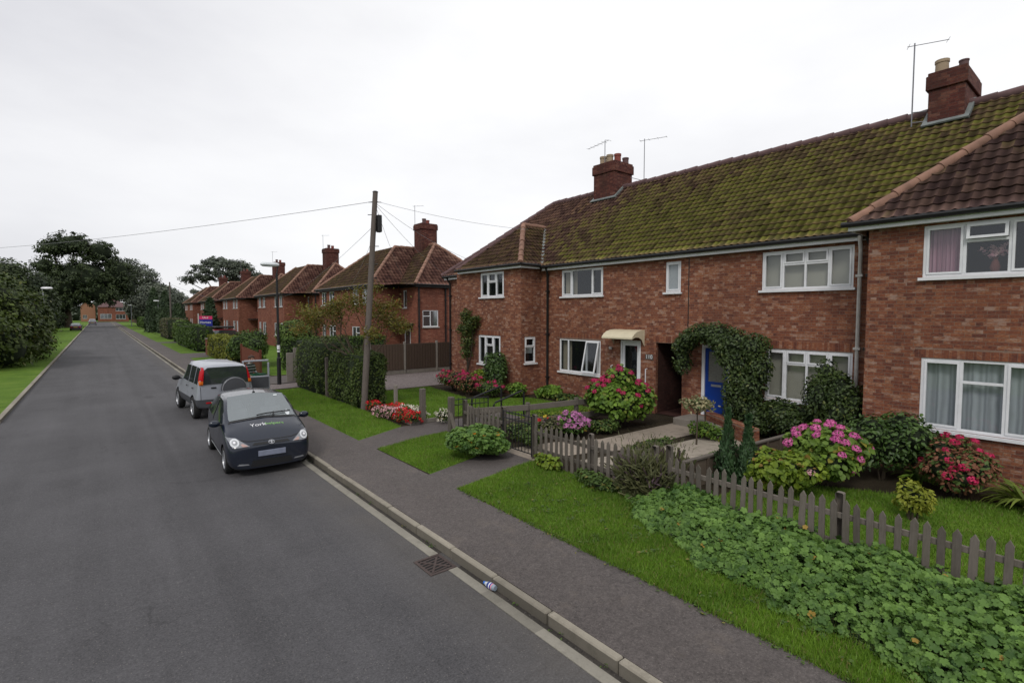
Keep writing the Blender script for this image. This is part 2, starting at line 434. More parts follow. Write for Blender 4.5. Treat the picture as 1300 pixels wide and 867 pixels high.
def curtain_mat(name, c, see=0.0):
    t = NT(name)
    q = t.n('SeparateXYZ', {0: t.pos()}).outputs
    w = t.m('SINE', t.m('ADD', t.m('MULTIPLY', t.m('ADD', q[1], q[0]), 75.0), t.m('MULTIPLY', t.noise(2.0, 2), 4.0)))
    k = t.m('ADD', 0.86, t.m('MULTIPLY', w, 0.14))  # sine stripes paint the shade of folds into the cloth colour
    col = t.mix(1.0, c, t.n('CombineColor', {0: k, 1: k, 2: k}).outputs[0], 'MULTIPLY')
    return t.done(col, 0.9, 0, 0.1)
M['pink_curtain'] = curtain_mat('pink_curtain', (0.72, 0.40, 0.50))
M['net'] = curtain_mat('net_curtain', (0.66, 0.68, 0.72))
M['beige_curtain'] = curtain_mat('beige_curtain', (0.5, 0.43, 0.33))
M['white_curtain'] = curtain_mat('white_curtain', (0.75, 0.75, 0.75))

L = {}
L['nast'] = leaf_mat('nasturtium_leaf', (0.026, 0.070, 0.014), (0.135, 0.240, 0.055), (0.006, (0.36, 0.24, 0.05)), 0.2, 0.55, 3.0, 0.3)
L['mound'] = leaf_mat('mound_leaf', (0.030, 0.078, 0.016), (0.12, 0.21, 0.045), (0.01, (0.35, 0.2, 0.02)), 0.2, 0.5, 3.0)
L['hydr'] = leaf_mat('hydrangea_leaf', (0.04, 0.09, 0.014), (0.16, 0.27, 0.04), (0.05, (0.20, 0.24, 0.04)), 0.25, clump=3.0)
L['hydr2'] = leaf_mat('hydrangea_leaf_pale', (0.05, 0.10, 0.015), (0.15, 0.24, 0.04), (0.05, (0.22, 0.2, 0.03)), 0.25, clump=3.0)
L['yellow'] = leaf_mat('yellow_green_leaf', (0.06, 0.115, 0.012), (0.20, 0.27, 0.03), (0.06, (0.25, 0.16, 0.04)), 0.25, clump=3.0)
L['lime'] = leaf_mat('lime_leaf', (0.14, 0.18, 0.02), (0.30, 0.32, 0.05), None, 0.3, clump=4.0)
L['dark'] = leaf_mat('dark_leaf', (0.013, 0.026, 0.009), (0.055, 0.086, 0.024), (0.04, (0.10, 0.12, 0.03)), 0.12, 0.45, clump=2.0)
L['holly'] = leaf_mat('holly_leaf', (0.018, 0.042, 0.012), (0.070, 0.125, 0.032), (0.05, (0.10, 0.15, 0.05)), 0.12, 0.4, clump=3.0)
L['azalea'] = leaf_mat('azalea_leaf', (0.10, 0.05, 0.028), (0.26, 0.11, 0.07), (0.38, (0.08, 0.13, 0.03)), 0.2, clump=5.0)
L['hedge'] = leaf_mat('hedge_leaf', (0.024, 0.042, 0.010), (0.070, 0.105, 0.022), (0.04, (0.12, 0.12, 0.03)), 0.12, clump=1.2)
L['hedge2'] = leaf_mat('hedge_leaf_far', (0.022, 0.046, 0.010), (0.072, 0.125, 0.022), None, 0.15, clump=0.8)
L['hedge_gold'] = leaf_mat('golden_hedge_leaf', (0.06, 0.08, 0.012), (0.20, 0.21, 0.03), None, 0.2, clump=1.5)
L['cyp'] = leaf_mat('cypress_leaf', (0.012, 0.036, 0.014), (0.045, 0.088, 0.036), None, 0.15, clump=4.0)
L['cypfar'] = leaf_mat('cypress_leaf_far', (0.014, 0.028, 0.013), (0.042, 0.070, 0.030), None, 0.1, clump=0.6)
L['lav'] = leaf_mat('lavender_leaf', (0.045, 0.055, 0.024), (0.12, 0.125, 0.06), (0.12, (0.10, 0.065, 0.08)), 0.2, clump=3.0)
L['varieg'] = leaf_mat('variegated_leaf', (0.12, 0.12, 0.07), (0.42, 0.38, 0.24), (0.3, (0.10, 0.14, 0.05)), 0.2, clump=4.0)
L['strap'] = leaf_mat('strap_leaf', (0.06, 0.10, 0.015), (0.20, 0.25, 0.05), (0.1, (0.25, 0.2, 0.06)), 0.25)
L['climber'] = leaf_mat('climber_leaf', (0.030, 0.050, 0.014), (0.085, 0.115, 0.028), (0.08, (0.14, 0.11, 0.03)), 0.15, clump=2.5)
L['bed'] = leaf_mat('bedding_leaf', (0.028, 0.055, 0.014), (0.09, 0.145, 0.035), (0.08, (0.18, 0.17, 0.04)), 0.2, clump=3.0)
L['gold'] = leaf_mat('golden_tree_leaf', (0.06, 0.06, 0.012), (0.17, 0.155, 0.03), (0.10, (0.20, 0.085, 0.02)), 0.25, clump=1.2)
L['oak'] = leaf_mat('oak_leaf', (0.012, 0.022, 0.010), (0.045, 0.066, 0.022), None, 0.08, clump=0.22)
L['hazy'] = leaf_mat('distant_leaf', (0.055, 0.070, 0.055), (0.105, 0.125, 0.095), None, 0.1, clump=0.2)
L['bush'] = leaf_mat('verge_bush_leaf', (0.014, 0.028, 0.006), (0.075, 0.108, 0.020), (0.05, (0.12, 0.13, 0.03)), 0.15, clump=0.55)
L['mid'] = leaf_mat('mid_tree_leaf', (0.032, 0.06, 0.014), (0.11, 0.175, 0.036), None, 0.15, clump=0.9)
F = {}
F['magenta'] = leaf_mat('magenta_petal', (0.30, 0.012, 0.075), (0.50, 0.035, 0.14), None, 0.2, clump=6.0)
F['pink'] = leaf_mat('pink_petal', (0.42, 0.05, 0.24), (0.68, 0.20, 0.46), None, 0.2, clump=6.0)
F['crimson'] = leaf_mat('crimson_petal', (0.36, 0.01, 0.06), (0.58, 0.03, 0.14), None, 0.2, clump=6.0)
F['mauve'] = leaf_mat('mauve_petal', (0.34, 0.10, 0.30), (0.55, 0.24, 0.48), None, 0.2, clump=6.0)
F['red'] = leaf_mat('red_petal', (0.42, 0.006, 0.012), (0.66, 0.018, 0.03), None, 0.2, clump=6.0)
F['whitep'] = leaf_mat('white_petal', (0.55, 0.5, 0.45), (0.8, 0.77, 0.72), None, 0.2, clump=6.0)
F['blush'] = leaf_mat('blush_petal', (0.55, 0.25, 0.32), (0.75, 0.5, 0.55), None, 0.2, clump=6.0)
F['orange'] = leaf_mat('orange_petal', (0.6, 0.16, 0.01), (0.8, 0.3, 0.02), None, 0.2)
F['yellowp'] = leaf_mat('yellow_petal', (0.55, 0.40, 0.03), (0.75, 0.6, 0.06), None, 0.2)
# ------------------------------------------------------------------ foliage
T_OVAL = (np.array([(0, 0, 0), (.26, .32, .07), (.2, .72, .04), (0, 1, -.06), (-.2, .72, .04), (-.26, .32, .07)]), [(0, 1, 2, 3), (0, 3, 4, 5)])
T_BROAD = (np.array([(0, 0, 0), (.36, .3, .10), (.32, .7, .06), (0, 1, -.10), (-.32, .7, .06), (-.36, .3, .10)]), [(0, 1, 2, 3), (0, 3, 4, 5)])
T_RHOMB = (np.array([(0, 0, 0), (.33, .5, .05), (0, 1, 0), (-.33, .5, .05)]), [(0, 1, 2, 3)])
T_NEEDLE = (np.array([(-.08, 0, 0), (.08, 0, 0), (.05, 1, .05), (-.05, 1, .05)]), [(0, 1, 2, 3)])
T_SPRAY = (np.array([(0, 0, 0), (.2, .4, 0), (0, 1, .05), (-.2, .4, 0)]), [(0, 1, 2, 3)])
def _lobed():
    v = [(0, 0, -.10)]; f = []
    n = 5
    for i in range(n):
        a0 = math.pi * 2 * i / n
        for da, r, z in ((-.62, .66, .07), (-.38, .90, .03), (0, 1.0, -.03), (.38, .90, .03)):
            v.append((r * .58 * math.cos(a0 + da), r * .58 * math.sin(a0 + da), z))
    for i in range(n):
        b = 1 + 4 * i
        f.append((0, b, b + 1, b + 2)); f.append((0, b + 2, b + 3, 1 + (4 * i + 4) % (4 * n)))
    return np.array(v), f
T_LOBED = _lobed()
def _strap():
    v = []; f = []
    k = 6
    for i in range(k):
        s = i / (k - 1)
        w = .035 * (1 - s ** 3) + .003
        y = s * .75 + .25 * s * s * .2; z = s * 1.1 - s * s * 0.85
        v += [(-w, y, z), (w, y, z)]
    for i in range(k - 1):
        a = 2 * i; f.append((a, a + 1, a + 3, a + 2))
    return np.array(v), f
T_STRAP = _strap()
T_PETAL = (np.array([(0, 0, 0), (.42, .1, .03), (.5, .5, .05), (.1, .42, .03), (-.1, .5, .05), (-.5, .42, .03), (-.42, -.1, .05), (-.5, -.5, .03), (-.1, -.42, .05), (.1, -.5, .03), (.5, -.42, .05)]), [(0, 1, 2, 3), (0, 4, 5, 6), (0, 7, 8, 9), (0, 9, 10, 1)])

def norm(a):
    return a / np.maximum(np.linalg.norm(a, axis=1, keepdims=True), 1e-9)

def leaf_arrays(P, N, S, tmpl, rng, fwd=None):
    tv, tf = tmpl
    n = len(P)
    N = norm(N)
    R = rng.normal(size=(n, 3)) if fwd is None else fwd
    Tn = norm(R - N * (R * N).sum(1, keepdims=True))
    B = np.cross(Tn, N)
    S = np.broadcast_to(np.asarray(S, float), (n,))
    V = P[:, None, :] + S[:, None, None] * (tv[None, :, 0:1] * B[:, None, :] + tv[None, :, 1:2] * Tn[:, None, :] + tv[None, :, 2:3] * N[:, None, :])
    return V.reshape(-1, 3), tf, len(tv), n

def leaf_mesh(name, P, N, S, tmpl, mat, parent=None, rng=RNG, fwd=None, core=None, stems=None, stem_mat=None):
    """many leaves as one mesh; core: (verts, faces) of the shaded inside"""
    V, tf, k, n = leaf_arrays(np.asarray(P, float), np.asarray(N, float), S, tmpl, rng, fwd)
    off = np.array(ORG[parent.name]) if parent is not None else np.zeros(3)
    V = V - off
    fl = [len(f) for f in tf]
    idx = np.concatenate([np.array(f) for f in tf])
    LI = (idx[None, :] + (np.arange(n) * k)[:, None]).reshape(-1)
    LT = np.tile(np.array(fl), n)
    MI = np.zeros(len(LT), int)
    mats = [mat]
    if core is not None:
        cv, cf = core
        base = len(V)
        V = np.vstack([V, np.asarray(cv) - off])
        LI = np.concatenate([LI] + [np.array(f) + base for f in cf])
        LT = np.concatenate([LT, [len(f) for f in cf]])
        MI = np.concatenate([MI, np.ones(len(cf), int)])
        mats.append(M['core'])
    me = bpy.data.meshes.new(name)
    me.vertices.add(len(V)); me.vertices.foreach_set('co', V.astype(np.float32).ravel())
    me.loops.add(len(LI)); me.loops.foreach_set('vertex_index', LI.astype(np.int32))
    me.polygons.add(len(LT))
    LS = np.concatenate([[0], np.cumsum(LT)[:-1]])
    me.polygons.foreach_set('loop_start', LS.astype(np.int32))
    me.polygons.foreach_set('loop_total', LT.astype(np.int32))
    me.polygons.foreach_set('material_index', MI.astype(np.int32))
    for m_ in mats: me.materials.append(m_)
    me.update(calc_edges=True)
    return link(name, me, parent)

def sphere_dirs(n, rng):
    return norm(rng.normal(size=(n, 3)))

def ico(c, r, sub=2):
    bm = bmesh.new(); bmesh.ops.create_icosphere(bm, subdivisions=sub, radius=1)
    v = np.array([tuple(x.co) for x in bm.verts]); f = [tuple(x.index for x in q.verts) for q in bm.faces]
    bm.free()
    return v * np.array(r) + np.array(c), f

def auto_lobes(c, r, k, rng, rel=(.38, .55), zmin=-0.5):
    c = np.array(c, float); r = np.array(r, float)
    out = [(c, r * .72)]
    for _ in range(k):
        d = sphere_dirs(1, rng)[0]
        if d[2] < zmin: d[2] = -d[2] * .5
        q = rng.uniform(*rel)
        out.append((c + d * r * (1 - q * .85), r * q))
    return out

def lobe_points(n, lobes, rng, depth=.3, floor=None):
    w = np.array([(l[1][0] * l[1][1] * l[1][2]) ** (2 / 3) for l in lobes]); w /= w.sum()
    out_p = []; out_n = []; tot = 0
    while tot < n:
        m = n * 2
        li = rng.choice(len(lobes), m, p=w)
        d = sphere_dirs(m, rng)
        C = np.array([l[0] for l in lobes])[li]; R = np.array([l[1] for l in lobes])[li]
        rr = 1 - depth * rng.random((m, 1)) ** 1.6
        p = C + d * R * rr
        keep = np.ones(m, bool)
        for lc, lr in lobes:
            q = np.linalg.norm((p - lc) / lr, axis=1)
            keep &= ~(q < 1 - depth * 1.25)
        if floor is not None: keep &= p[:, 2] > floor
        out_p.append(p[keep]); out_n.append((d / R)[keep]); tot += keep.sum()
        if keep.sum() < 5: break
    return np.vstack(out_p)[:n], norm(np.vstack(out_n)[:n])

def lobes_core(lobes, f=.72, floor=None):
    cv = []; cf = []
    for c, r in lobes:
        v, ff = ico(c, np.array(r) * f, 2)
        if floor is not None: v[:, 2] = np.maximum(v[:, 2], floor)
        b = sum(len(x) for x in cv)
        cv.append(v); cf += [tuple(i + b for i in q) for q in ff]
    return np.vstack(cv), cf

def bush(name, label, cat, x, y, r, h, n, size, mat, tmpl=T_OVAL, group=None, z0=.115, k=10, up=.5, seed=1, flowers=None, part='foliage', core=.68, stem=True, rel=(.38, .55), lobes=None):
    rng = np.random.default_rng(seed)
    rx, ry = r if hasattr(r, '__len__') else (r, r)
    t = thing(name, label, cat, (x, y, z0), group)
    if lobes is None:
        lobes = auto_lobes((x, y, z0 + h * .52), (rx, ry, h * .5), k, rng, rel)
    P, N = lobe_points(n, lobes, rng, .32, z0 + .01)
    nn = N * 1.0 + rng.normal(size=P.shape) * .45 + np.array([0, 0, up])
    fw = N * .7 + rng.normal(size=P.shape) * .6 - np.array([0, 0, .25])
    S = size * rng.uniform(.65, 1.25, len(P))
    cr = lobes_core(lobes, core, z0) if core else None
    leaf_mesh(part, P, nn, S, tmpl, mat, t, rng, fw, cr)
    if stem:
        mb = MB()
        for i in range(5):
            a = rng.uniform(0, 6.28); q = rng.uniform(.1, .5)
            mb.tube([(x + .05 * math.cos(a), y + .05 * math.sin(a), z0 - .02), (x + rx * q * math.cos(a), y + ry * q * math.sin(a), z0 + h * .55)], [.018, .008], 6)
        mb.build('stem', M['bark'], t)
    if flowers:
        nf, fsize, fm, fn, upb = flowers
        heads(t, lobes, nf, fsize, fm, fn, rng, upb, z0 + h * .3)
    return t

HEADS = {}
def head_mesh(fm, fsize, fn, seed=3):
    key = (fm, fsize, fn)
    if key in HEADS: return HEADS[key]
    rng = np.random.default_rng(seed)
    d = sphere_dirs(fn, rng); d[:, 2] = np.abs(d[:, 2]) * .8 + .05 - .3 * (rng.random(fn) < .35)
    d = norm(d)
    P = d * fsize * np.array([1, 1, .75]); N = d + rng.normal(size=P.shape) * .25
    o = leaf_mesh('flower_head_src', P, N, fsize * .55, T_PETAL, F[fm], None, rng)
    me = o.data; bpy.data.objects.remove(o)
    me.name = 'flower_head'
    HEADS[key] = me
    return me

def heads(t, lobes, nf, fsize, fm, fn, rng, upb=.4, zlow=0.0, name='flower_head'):
    P, N = lobe_points(nf * 6, lobes, rng, .02, zlow)
    # flowers sit on the lit, camera-side and upper faces of the shrub
    N2 = N + np.array([0, 0, upb])
    order = np.argsort(-(N2[:, 2] + rng.normal(size=len(P)) * .55 - N[:, 0] * .25 - N[:, 1] * .25))
    chosen = []
    for i in order:
        if all(np.linalg.norm(P[i] - P[j]) > fsize * 1.7 for j in chosen):
            chosen.append(i)
        if len(chosen) >= nf: break
    me = head_mesh(fm, fsize, fn)
    for i in chosen:
        o = link(name, me, t, P[i] + N[i] * fsize * .3)
        q = Vector((N[i][0], N[i][1], N[i][2] + .9)).to_track_quat('Z', 'Y')
        o.rotation_euler = q.to_euler()
        s = rng.uniform(.75, 1.2); o.scale = (s, s, s)

def hedge(name, label, x0, x1, y0, y1, h, n, size, mat, group=None, z0=.11, seed=1, cat='hedge', rnd=.18, tmpl=T_OVAL, wob=.06):
    """clipped hedge: leaves over the faces of a rounded block"""
    rng = np.random.default_rng(seed)
    t = thing(name, label, cat, ((x0 + x1) / 2, (y0 + y1) / 2, z0), group)
    ax, ay, az = x1 - x0, y1 - y0, h
    A = np.array([ay * az, ay * az, ax * az, ax * az, ax * ay * 1.2]); A = A / A.sum()
    fc = rng.choice(5, n, p=A); u = rng.random(n); v = rng.random(n)
    P = np.zeros((n, 3)); N = np.zeros((n, 3))
    for k in range(5):
        s = fc == k
        if k < 2:
            P[s] = np.c_[np.full(s.sum(), x0 if k == 0 else x1), y0 + u[s] * ay, z0 + v[s] * az]; N[s] = (-1 if k == 0 else 1, 0, 0)
        elif k < 4:
            P[s] = np.c_[x0 + u[s] * ax, np.full(s.sum(), y0 if k == 2 else y1), z0 + v[s] * az]; N[s] = (0, -1 if k == 2 else 1, 0)
        else:
            P[s] = np.c_[x0 + u[s] * ax, y0 + v[s] * ay, np.full(s.sum(), z0 + az)]; N[s] = (0, 0, 1)
    # round the edges and make it uneven
    c = np.array([(x0 + x1) / 2, (y0 + y1) / 2, z0 + az * .5]); hs = np.array([ax, ay, az]) / 2
    q = np.clip((P - c), -(hs - rnd), hs - rnd); dlt = P - c - q
    dn = np.linalg.norm(dlt, axis=1, keepdims=True)
    P = np.where(dn > 1e-6, c + q + dlt / np.maximum(dn, 1e-6) * rnd, P)
    ph = rng.uniform(0, 6.28, 6)
    wv = np.sin(P[:, 1] * 2.3 + ph[0] + P[:, 2] * 1.1) + np.sin(P[:, 0] * 3.1 + ph[1] + P[:, 2] * 2.2) + .7 * np.sin(P[:, 1] * 6.1 + P[:, 2] * 5.0 + ph[2])
    P += N * (wv[:, None] * wob * .5) - N * (rng.random((n, 1)) ** 2 * .12)
    nn = N + rng.normal(size=P.shape) * .6 + np.array([0, 0, .25])
    cb = MB(); g = .11
    cb.box(x0 + g, x1 - g, y0 + g, y1 - g, z0, z0 + az - g)
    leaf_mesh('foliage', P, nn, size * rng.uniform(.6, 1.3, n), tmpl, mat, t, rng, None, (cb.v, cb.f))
    mb = MB()
    for i in range(max(2, int(ay / .6))):
        yy = y0 + (i + .5) * ay / max(2, int(ay / .6))
        mb.tube([((x0 + x1) / 2, yy, z0 - .03), ((x0 + x1) / 2 + .05, yy + .05, z0 + h * .6)], [.03, .015], 6)
    mb.build('stem', M['bark'], t)
    return t

def branch(mb, p, d, length, r, depth, rng, tips, spread=.7, up=.15, kids=(2, 4), m=0, seg=4):
    p = Vector(p); d = Vector(d).normalized()
    path = [p.copy()]; rad = [r]
    for i in range(seg):
        d = (d + Vector(rng.normal(size=3) * .16) + Vector((0, 0, up * .3))).normalized()
        p = p + d * (length / seg); path.append(p.copy()); rad.append(r * (1 - .55 * (i + 1) / seg))
    mb.tube(path, rad, 7 if r > .05 else 5, m)
    if depth <= 0:
        tips.append((np.array(p), np.array(d))); return
    for _ in range(rng.integers(*kids) + 1):
        k = rng.integers(max(1, seg - 2), seg + 1)
        q = Vector(rng.normal(size=3)).normalized()
        nd = (d * (1 - spread * .5) + q * spread + Vector((0, 0, up))).normalized()
        branch(mb, path[k], nd, length * rng.uniform(.6, .8), rad[k] * .72, depth - 1, rng, tips, spread, up, kids, m, seg)

def tree(name, label, x, y, lobes, n, size, mat, trunk_h, trunk_r, group=None, z0=.1, seed=1, tmpl=T_RHOMB, depth=.34, gaps=.0, limbs=7, core=.0, cat='tree', clump=None, lean=(0, 0)):
    rng = np.random.default_rng(seed)
    t = thing(name, label, cat, (x, y, z0), group)
    mb = MB()
    top = Vector((x + lean[0], y + lean[1], z0 + trunk_h))
    mb.tube([(x, y, z0 - .1), (x + lean[0] * .1, y, z0 + trunk_h * .12), (x + lean[0] * .5, y + lean[1] * .5, z0 + trunk_h * .55), tuple(top)], [trunk_r * 1.5, trunk_r, trunk_r * .85, trunk_r * .7], 10)
    ls = sorted(lobes, key=lambda q: -q[1][0])[:limbs + 6]
    mb2 = MB()
    for c, r in ls:
        e = Vector(c); mid = top.lerp(e, .5) + Vector(rng.normal(size=3) * trunk_r * .8)
        mb2.tube([top - Vector((0, 0, trunk_h * .2 * rng.random())), mid, e], [trunk_r * .5, trunk_r * .3, trunk_r * .1], 6)
        for _ in range(4):
            dd = Vector(rng.normal(size=3)).normalized()
            mb2.tube([mid.lerp(e, rng.random()), e + Vector(np.array(dd) * np.array(r) * .85)], [trunk_r * .14, trunk_r * .03], 5)
    mb.build('trunk', M['bark'], t, smooth=True)
    mb2.build('limb', M['bark'], t, smooth=True)
    if clump:
        # leaf clusters through the volume: centres on the lobes, leaves around each centre
        nc, cs = clump
        C, CN = lobe_points(nc, lobes, rng, depth)
        li = rng.integers(0, nc, n)
        d = sphere_dirs(n, rng)
        rad = cs * rng.uniform(.5, 1.25, nc)[li] * rng.random(n) ** .45
        P = C[li] + d * rad[:, None] * np.array([1, 1, .62])
        N = d * .6 + CN[li] * .6
    else:
        P, N = lobe_points(n, lobes, rng, depth)
    nn = N + rng.normal(size=P.shape) * .5 + np.array([0, 0, .45])
    cr = lobes_core(lobes, core) if core else None
    leaf_mesh('crown', P, nn, size * rng.uniform(.6, 1.35, len(P)), tmpl, mat, t, rng, None, cr)
    return t

def grass_blades(name, polys, dens, h, mat, seed=1, z0=.118):
    rng = np.random.default_rng(seed)
    PS = []
    for poly in polys:
        poly = np.array(poly, float)
        lo, hi = poly.min(0), poly.max(0)
        m = int((hi - lo).prod() * dens)
        q = lo + rng.random((m, 2)) * (hi - lo)
        ins = np.zeros(m, bool); k = len(poly)
        for i in range(k):
            a, b = poly[i], poly[(i + 1) % k]
            cnd = ((a[1] > q[:, 1]) != (b[1] > q[:, 1])) & (q[:, 0] < (b[0] - a[0]) * (q[:, 1] - a[1]) / (b[1] - a[1] + 1e-12) + a[0])
            ins ^= cnd
        PS.append(q[ins])
    q = np.vstack(PS); n = len(q)
    # tufts: taller where a low-frequency pattern says so
    tf = np.sin(q[:, 0] * 2.1 + 1.3 * np.sin(q[:, 1] * 1.7)) * np.sin(q[:, 1] * 2.7 + 1.1 * np.sin(q[:, 0] * 3.3))
    hh = h * (1 + .35 * tf) * rng.uniform(.5, 1.3, n)
    a = rng.uniform(0, 2 * np.pi, n); w = .0045 * rng.uniform(.7, 1.6, n)
    lean = hh * rng.uniform(.1, .9, n); b = rng.uniform(0, 2 * np.pi, n)
    V = np.zeros((n, 3, 3))
    V[:, 0] = np.c_[q[:, 0] - w * np.cos(a), q[:, 1] - w * np.sin(a), np.full(n, z0 - .004)]
    V[:, 1] = np.c_[q[:, 0] + w * np.cos(a), q[:, 1] + w * np.sin(a), np.full(n, z0 - .004)]
    V[:, 2] = np.c_[q[:, 0] + lean * np.cos(b), q[:, 1] + lean * np.sin(b), z0 + hh]
    me = bpy.data.meshes.new(name)
    me.vertices.add(3 * n); me.vertices.foreach_set('co', V.astype(np.float32).ravel())
    me.loops.add(3 * n); me.loops.foreach_set('vertex_index', np.arange(3 * n, dtype=np.int32))
    me.polygons.add(n)
    me.polygons.foreach_set('loop_start', np.arange(0, 3 * n, 3, dtype=np.int32))
    me.polygons.foreach_set('loop_total', np.full(n, 3, np.int32))
    me.materials.append(mat); me.update(calc_edges=True)
    o = link(name, me)
    return tag(o, kind='stuff')

def weeds(name, poly_fn, n, mat, seed, size=.05):
    rng = np.random.default_rng(seed); C = poly_fn(rng, n); k = 7
    P = np.repeat(C, k, 0) + np.c_[rng.normal(size=(n * k, 2)) * .03, rng.random(n * k) * .03]
    a = rng.uniform(0, 6.28, n * k); fw = np.c_[np.cos(a), np.sin(a), np.full(n * k, .35)]
    o = leaf_mesh(name, P, np.tile([0, 0, 1.0], (n * k, 1)) + rng.normal(size=(n * k, 3)) * .3, size * rng.uniform(.5, 1.3, n * k), T_OVAL, mat, None, rng, fw)
    return tag(o, kind='stuff')

# ------------------------------------------------------------------ the ground
def sheet(name, poly, z, mat, th=None):
    mb = MB()
    if th: mb.prism(poly, z - th, z)
    else: mb.face([(x, y, z) for x, y in poly])
    o = mb.build(name, mat)
    # make sure a flat sheet faces up
    if not th and o.data.polygons[0].normal.z < 0: o.data.flip_normals()
    return tag(o, kind='structure')

YF = 236.0
M['gutter'] = asphalt_mat('gutter_dirt', (.048, .043, .038), 'pave')
sheet('ground', [(-900, -300), (900, -300), (900, 1500), (-900, 1500)], -.06, M['far_ground'])
sheet('road', [(-2.3, -40), (3.24, -40), (3.24, YF), (-2.3, YF)], 0, M['road'])
sheet('road_junction', [(-90, YF), (90, YF), (90, YF + 6.5), (-90, YF + 6.5)], 0, M['road'])
# concrete channel between road and kerb, with a gap at the drain
DR0, DR1 = 5.26, 5.72
mb = MB()
for a, b in ((-20, DR0), (DR1, YF)):
    mb.box(3.24, 3.365, a, b, -.05, .008)
tag(mb.build('gutter_channel', M['channel']), kind='structure')
mb = MB()
for a, b in ((-20, DR0), (DR1, YF)):
    mb.box(3.365, 3.43, a, b, -.05, .001)
tag(mb.build('gutter_strip', M['gutter']), kind='structure')
mb = MB()
mb.box(3.24, 3.43, DR0, DR1, -.05, .0)
tag(mb.build('gutter_patch', M['road']), kind='structure')
mb = MB(); y = -14.6
while y < 70:
    j = RNG.uniform(-.004, .004)
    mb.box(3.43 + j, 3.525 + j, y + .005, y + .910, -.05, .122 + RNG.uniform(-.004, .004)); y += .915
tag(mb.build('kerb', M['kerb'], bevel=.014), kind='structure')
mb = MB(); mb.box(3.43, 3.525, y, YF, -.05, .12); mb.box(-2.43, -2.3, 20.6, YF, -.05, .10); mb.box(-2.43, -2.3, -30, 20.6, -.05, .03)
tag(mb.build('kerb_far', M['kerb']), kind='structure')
sheet('pavement', [(3.525, -40), (4.75, -40), (4.75, YF), (3.525, YF)], .115, M['pave'], .1)
sheet('garden_ground', [(4.75, -40), (60, -40), (60, YF), (4.75, YF)], .105, M['soil'], .1)
sheet('verge_left', [(-30, 20.6), (-2.43, 20.6), (-2.43, YF), (-30, YF)], .095, M['grass_left'], .1)
sheet('side_path', [(-30, 16), (-2.43, 16), (-2.43, 20.6), (-30, 20.6)], .06, M['pave'], .1)
sheet('verge_left_near', [(-30, -40), (-2.43, -40), (-2.43, 16), (-30, 16)], .095, M['grass_left'], .1)
sheet('far_verge', [(-90, YF + 6.5), (90, YF + 6.5), (90, YF + 60), (-90, YF + 60)], .08, M['grass_left'])
ZG = .111
# path edges: gate of the middle garden at y 7.85..8.95, gate of the left garden at y 11.35..12.5
VERGE = [(4.75, -40), (6.9, -40), (6.9, 7.8), (6.35, 7.78), (4.80, 7.42)]
ISLAND = [(4.80, 8.42), (6.5, 8.95), (6.9, 9.0), (6.9, 11.25), (6.2, 11.15), (4.78, 10.75)]
VERGE2 = [(4.75, 11.75), (6.25, 12.5), (6.42, 15.4), (6.3, 21.6), (4.75, 21.6)]
sheet('verge_grass', VERGE, ZG, M['grass'])
sheet('verge_island_grass', ISLAND, ZG, M['grass'])
sheet('verge_far_grass', VERGE2, ZG, M['grass'])
sheet('gate_path', [(4.75, 7.42), (4.80, 7.42), (6.35, 7.78), (6.9, 7.8), (6.9, 9.0), (6.5, 8.95), (4.80, 8.42), (4.75, 8.42)], ZG, M['pave'])
sheet('garden_path_left', [(4.75, 10.75), (4.78, 10.75), (6.2, 11.15), (6.9, 11.25), (9.6, 11.4), (9.6, 12.4), (6.9, 12.45), (6.25, 12.5), (4.75, 11.75)], ZG, M['pave'])
sheet('garden_path', [(6.9, 7.85), (8.2, 7.55), (9.2, 7.15), (13.1, 7.05), (13.1, 8.15), (9.4, 8.2), (8.3, 8.7), (6.9, 8.95)], ZG + .002, M['path'])
sheet('gravel_bed', [(7.4, 5.6), (12.0, 5.4), (12.0, 6.7), (9.0, 6.95), (7.5, 7.3)], ZG + .004, M['gravel'])
sheet('front_lawn', [(7.15, -4), (11.4, -4), (11.2, 1.2), (10.4, 2.4), (9.4, 4.3), (7.15, 4.4)], ZG + .003, M['grass'])
LAWN_L = [(7.1, 12.9), (9.6, 12.5), (9.6, 10.4), (12.3, 10.9), (12.0, 14.0), (10.2, 15.2), (10.6, 18.6), (7.3, 18.6)]
sheet('left_lawn', LAWN_L, ZG + .003, M['grass'])
sheet('block_drive', [(8.0, 18.9), (14.0, 18.9), (14.0, 23.4), (4.75, 23.4), (4.75, 21.9), (8.0, 21.9)], ZG + .004, M['setts'])
sheet('driveway', [(4.75, 23.6), (12.5, 23.6), (12.5, 26.5), (4.75, 26.5)], ZG + .005, M['pave'])
sheet('verge_strip', [(4.75, 34), (6.4, 34), (6.4, 41), (4.75, 41)], ZG, M['grass_left'])
sheet('verge_strip', [(4.75, 46), (6.4, 46), (6.4, 63), (4.75, 63)], ZG, M['grass_left'])
sheet('verge_strip', [(4.75, 66), (6.4, 66), (6.4, 120), (4.75, 120)], ZG, M['grass_left'])
sheet('verge_strip', [(4.75, 125), (9, 125), (9, 225), (4.75, 225)], ZG, M['grass_left'])
sheet('driveway', [(4.75, 41.05), (14, 41.05), (14, 45.95), (4.75, 45.95)], ZG + .001, M['pave'])
sheet('driveway', [(4.75, 63.05), (6.4, 63.05), (6.4, 65.95), (4.75, 65.95)], ZG + .001, M['pave'])
sheet('side_verge', [(4.75, 26.6), (6.45, 26.6), (6.45, 33.9), (4.75, 33.9)], ZG + .001, M['pave'])
sheet('front_garden', [(6.5, 26.8), (14.5, 26.8), (14.5, 120), (6.5, 120)], ZG + .006, M['grass_left'])

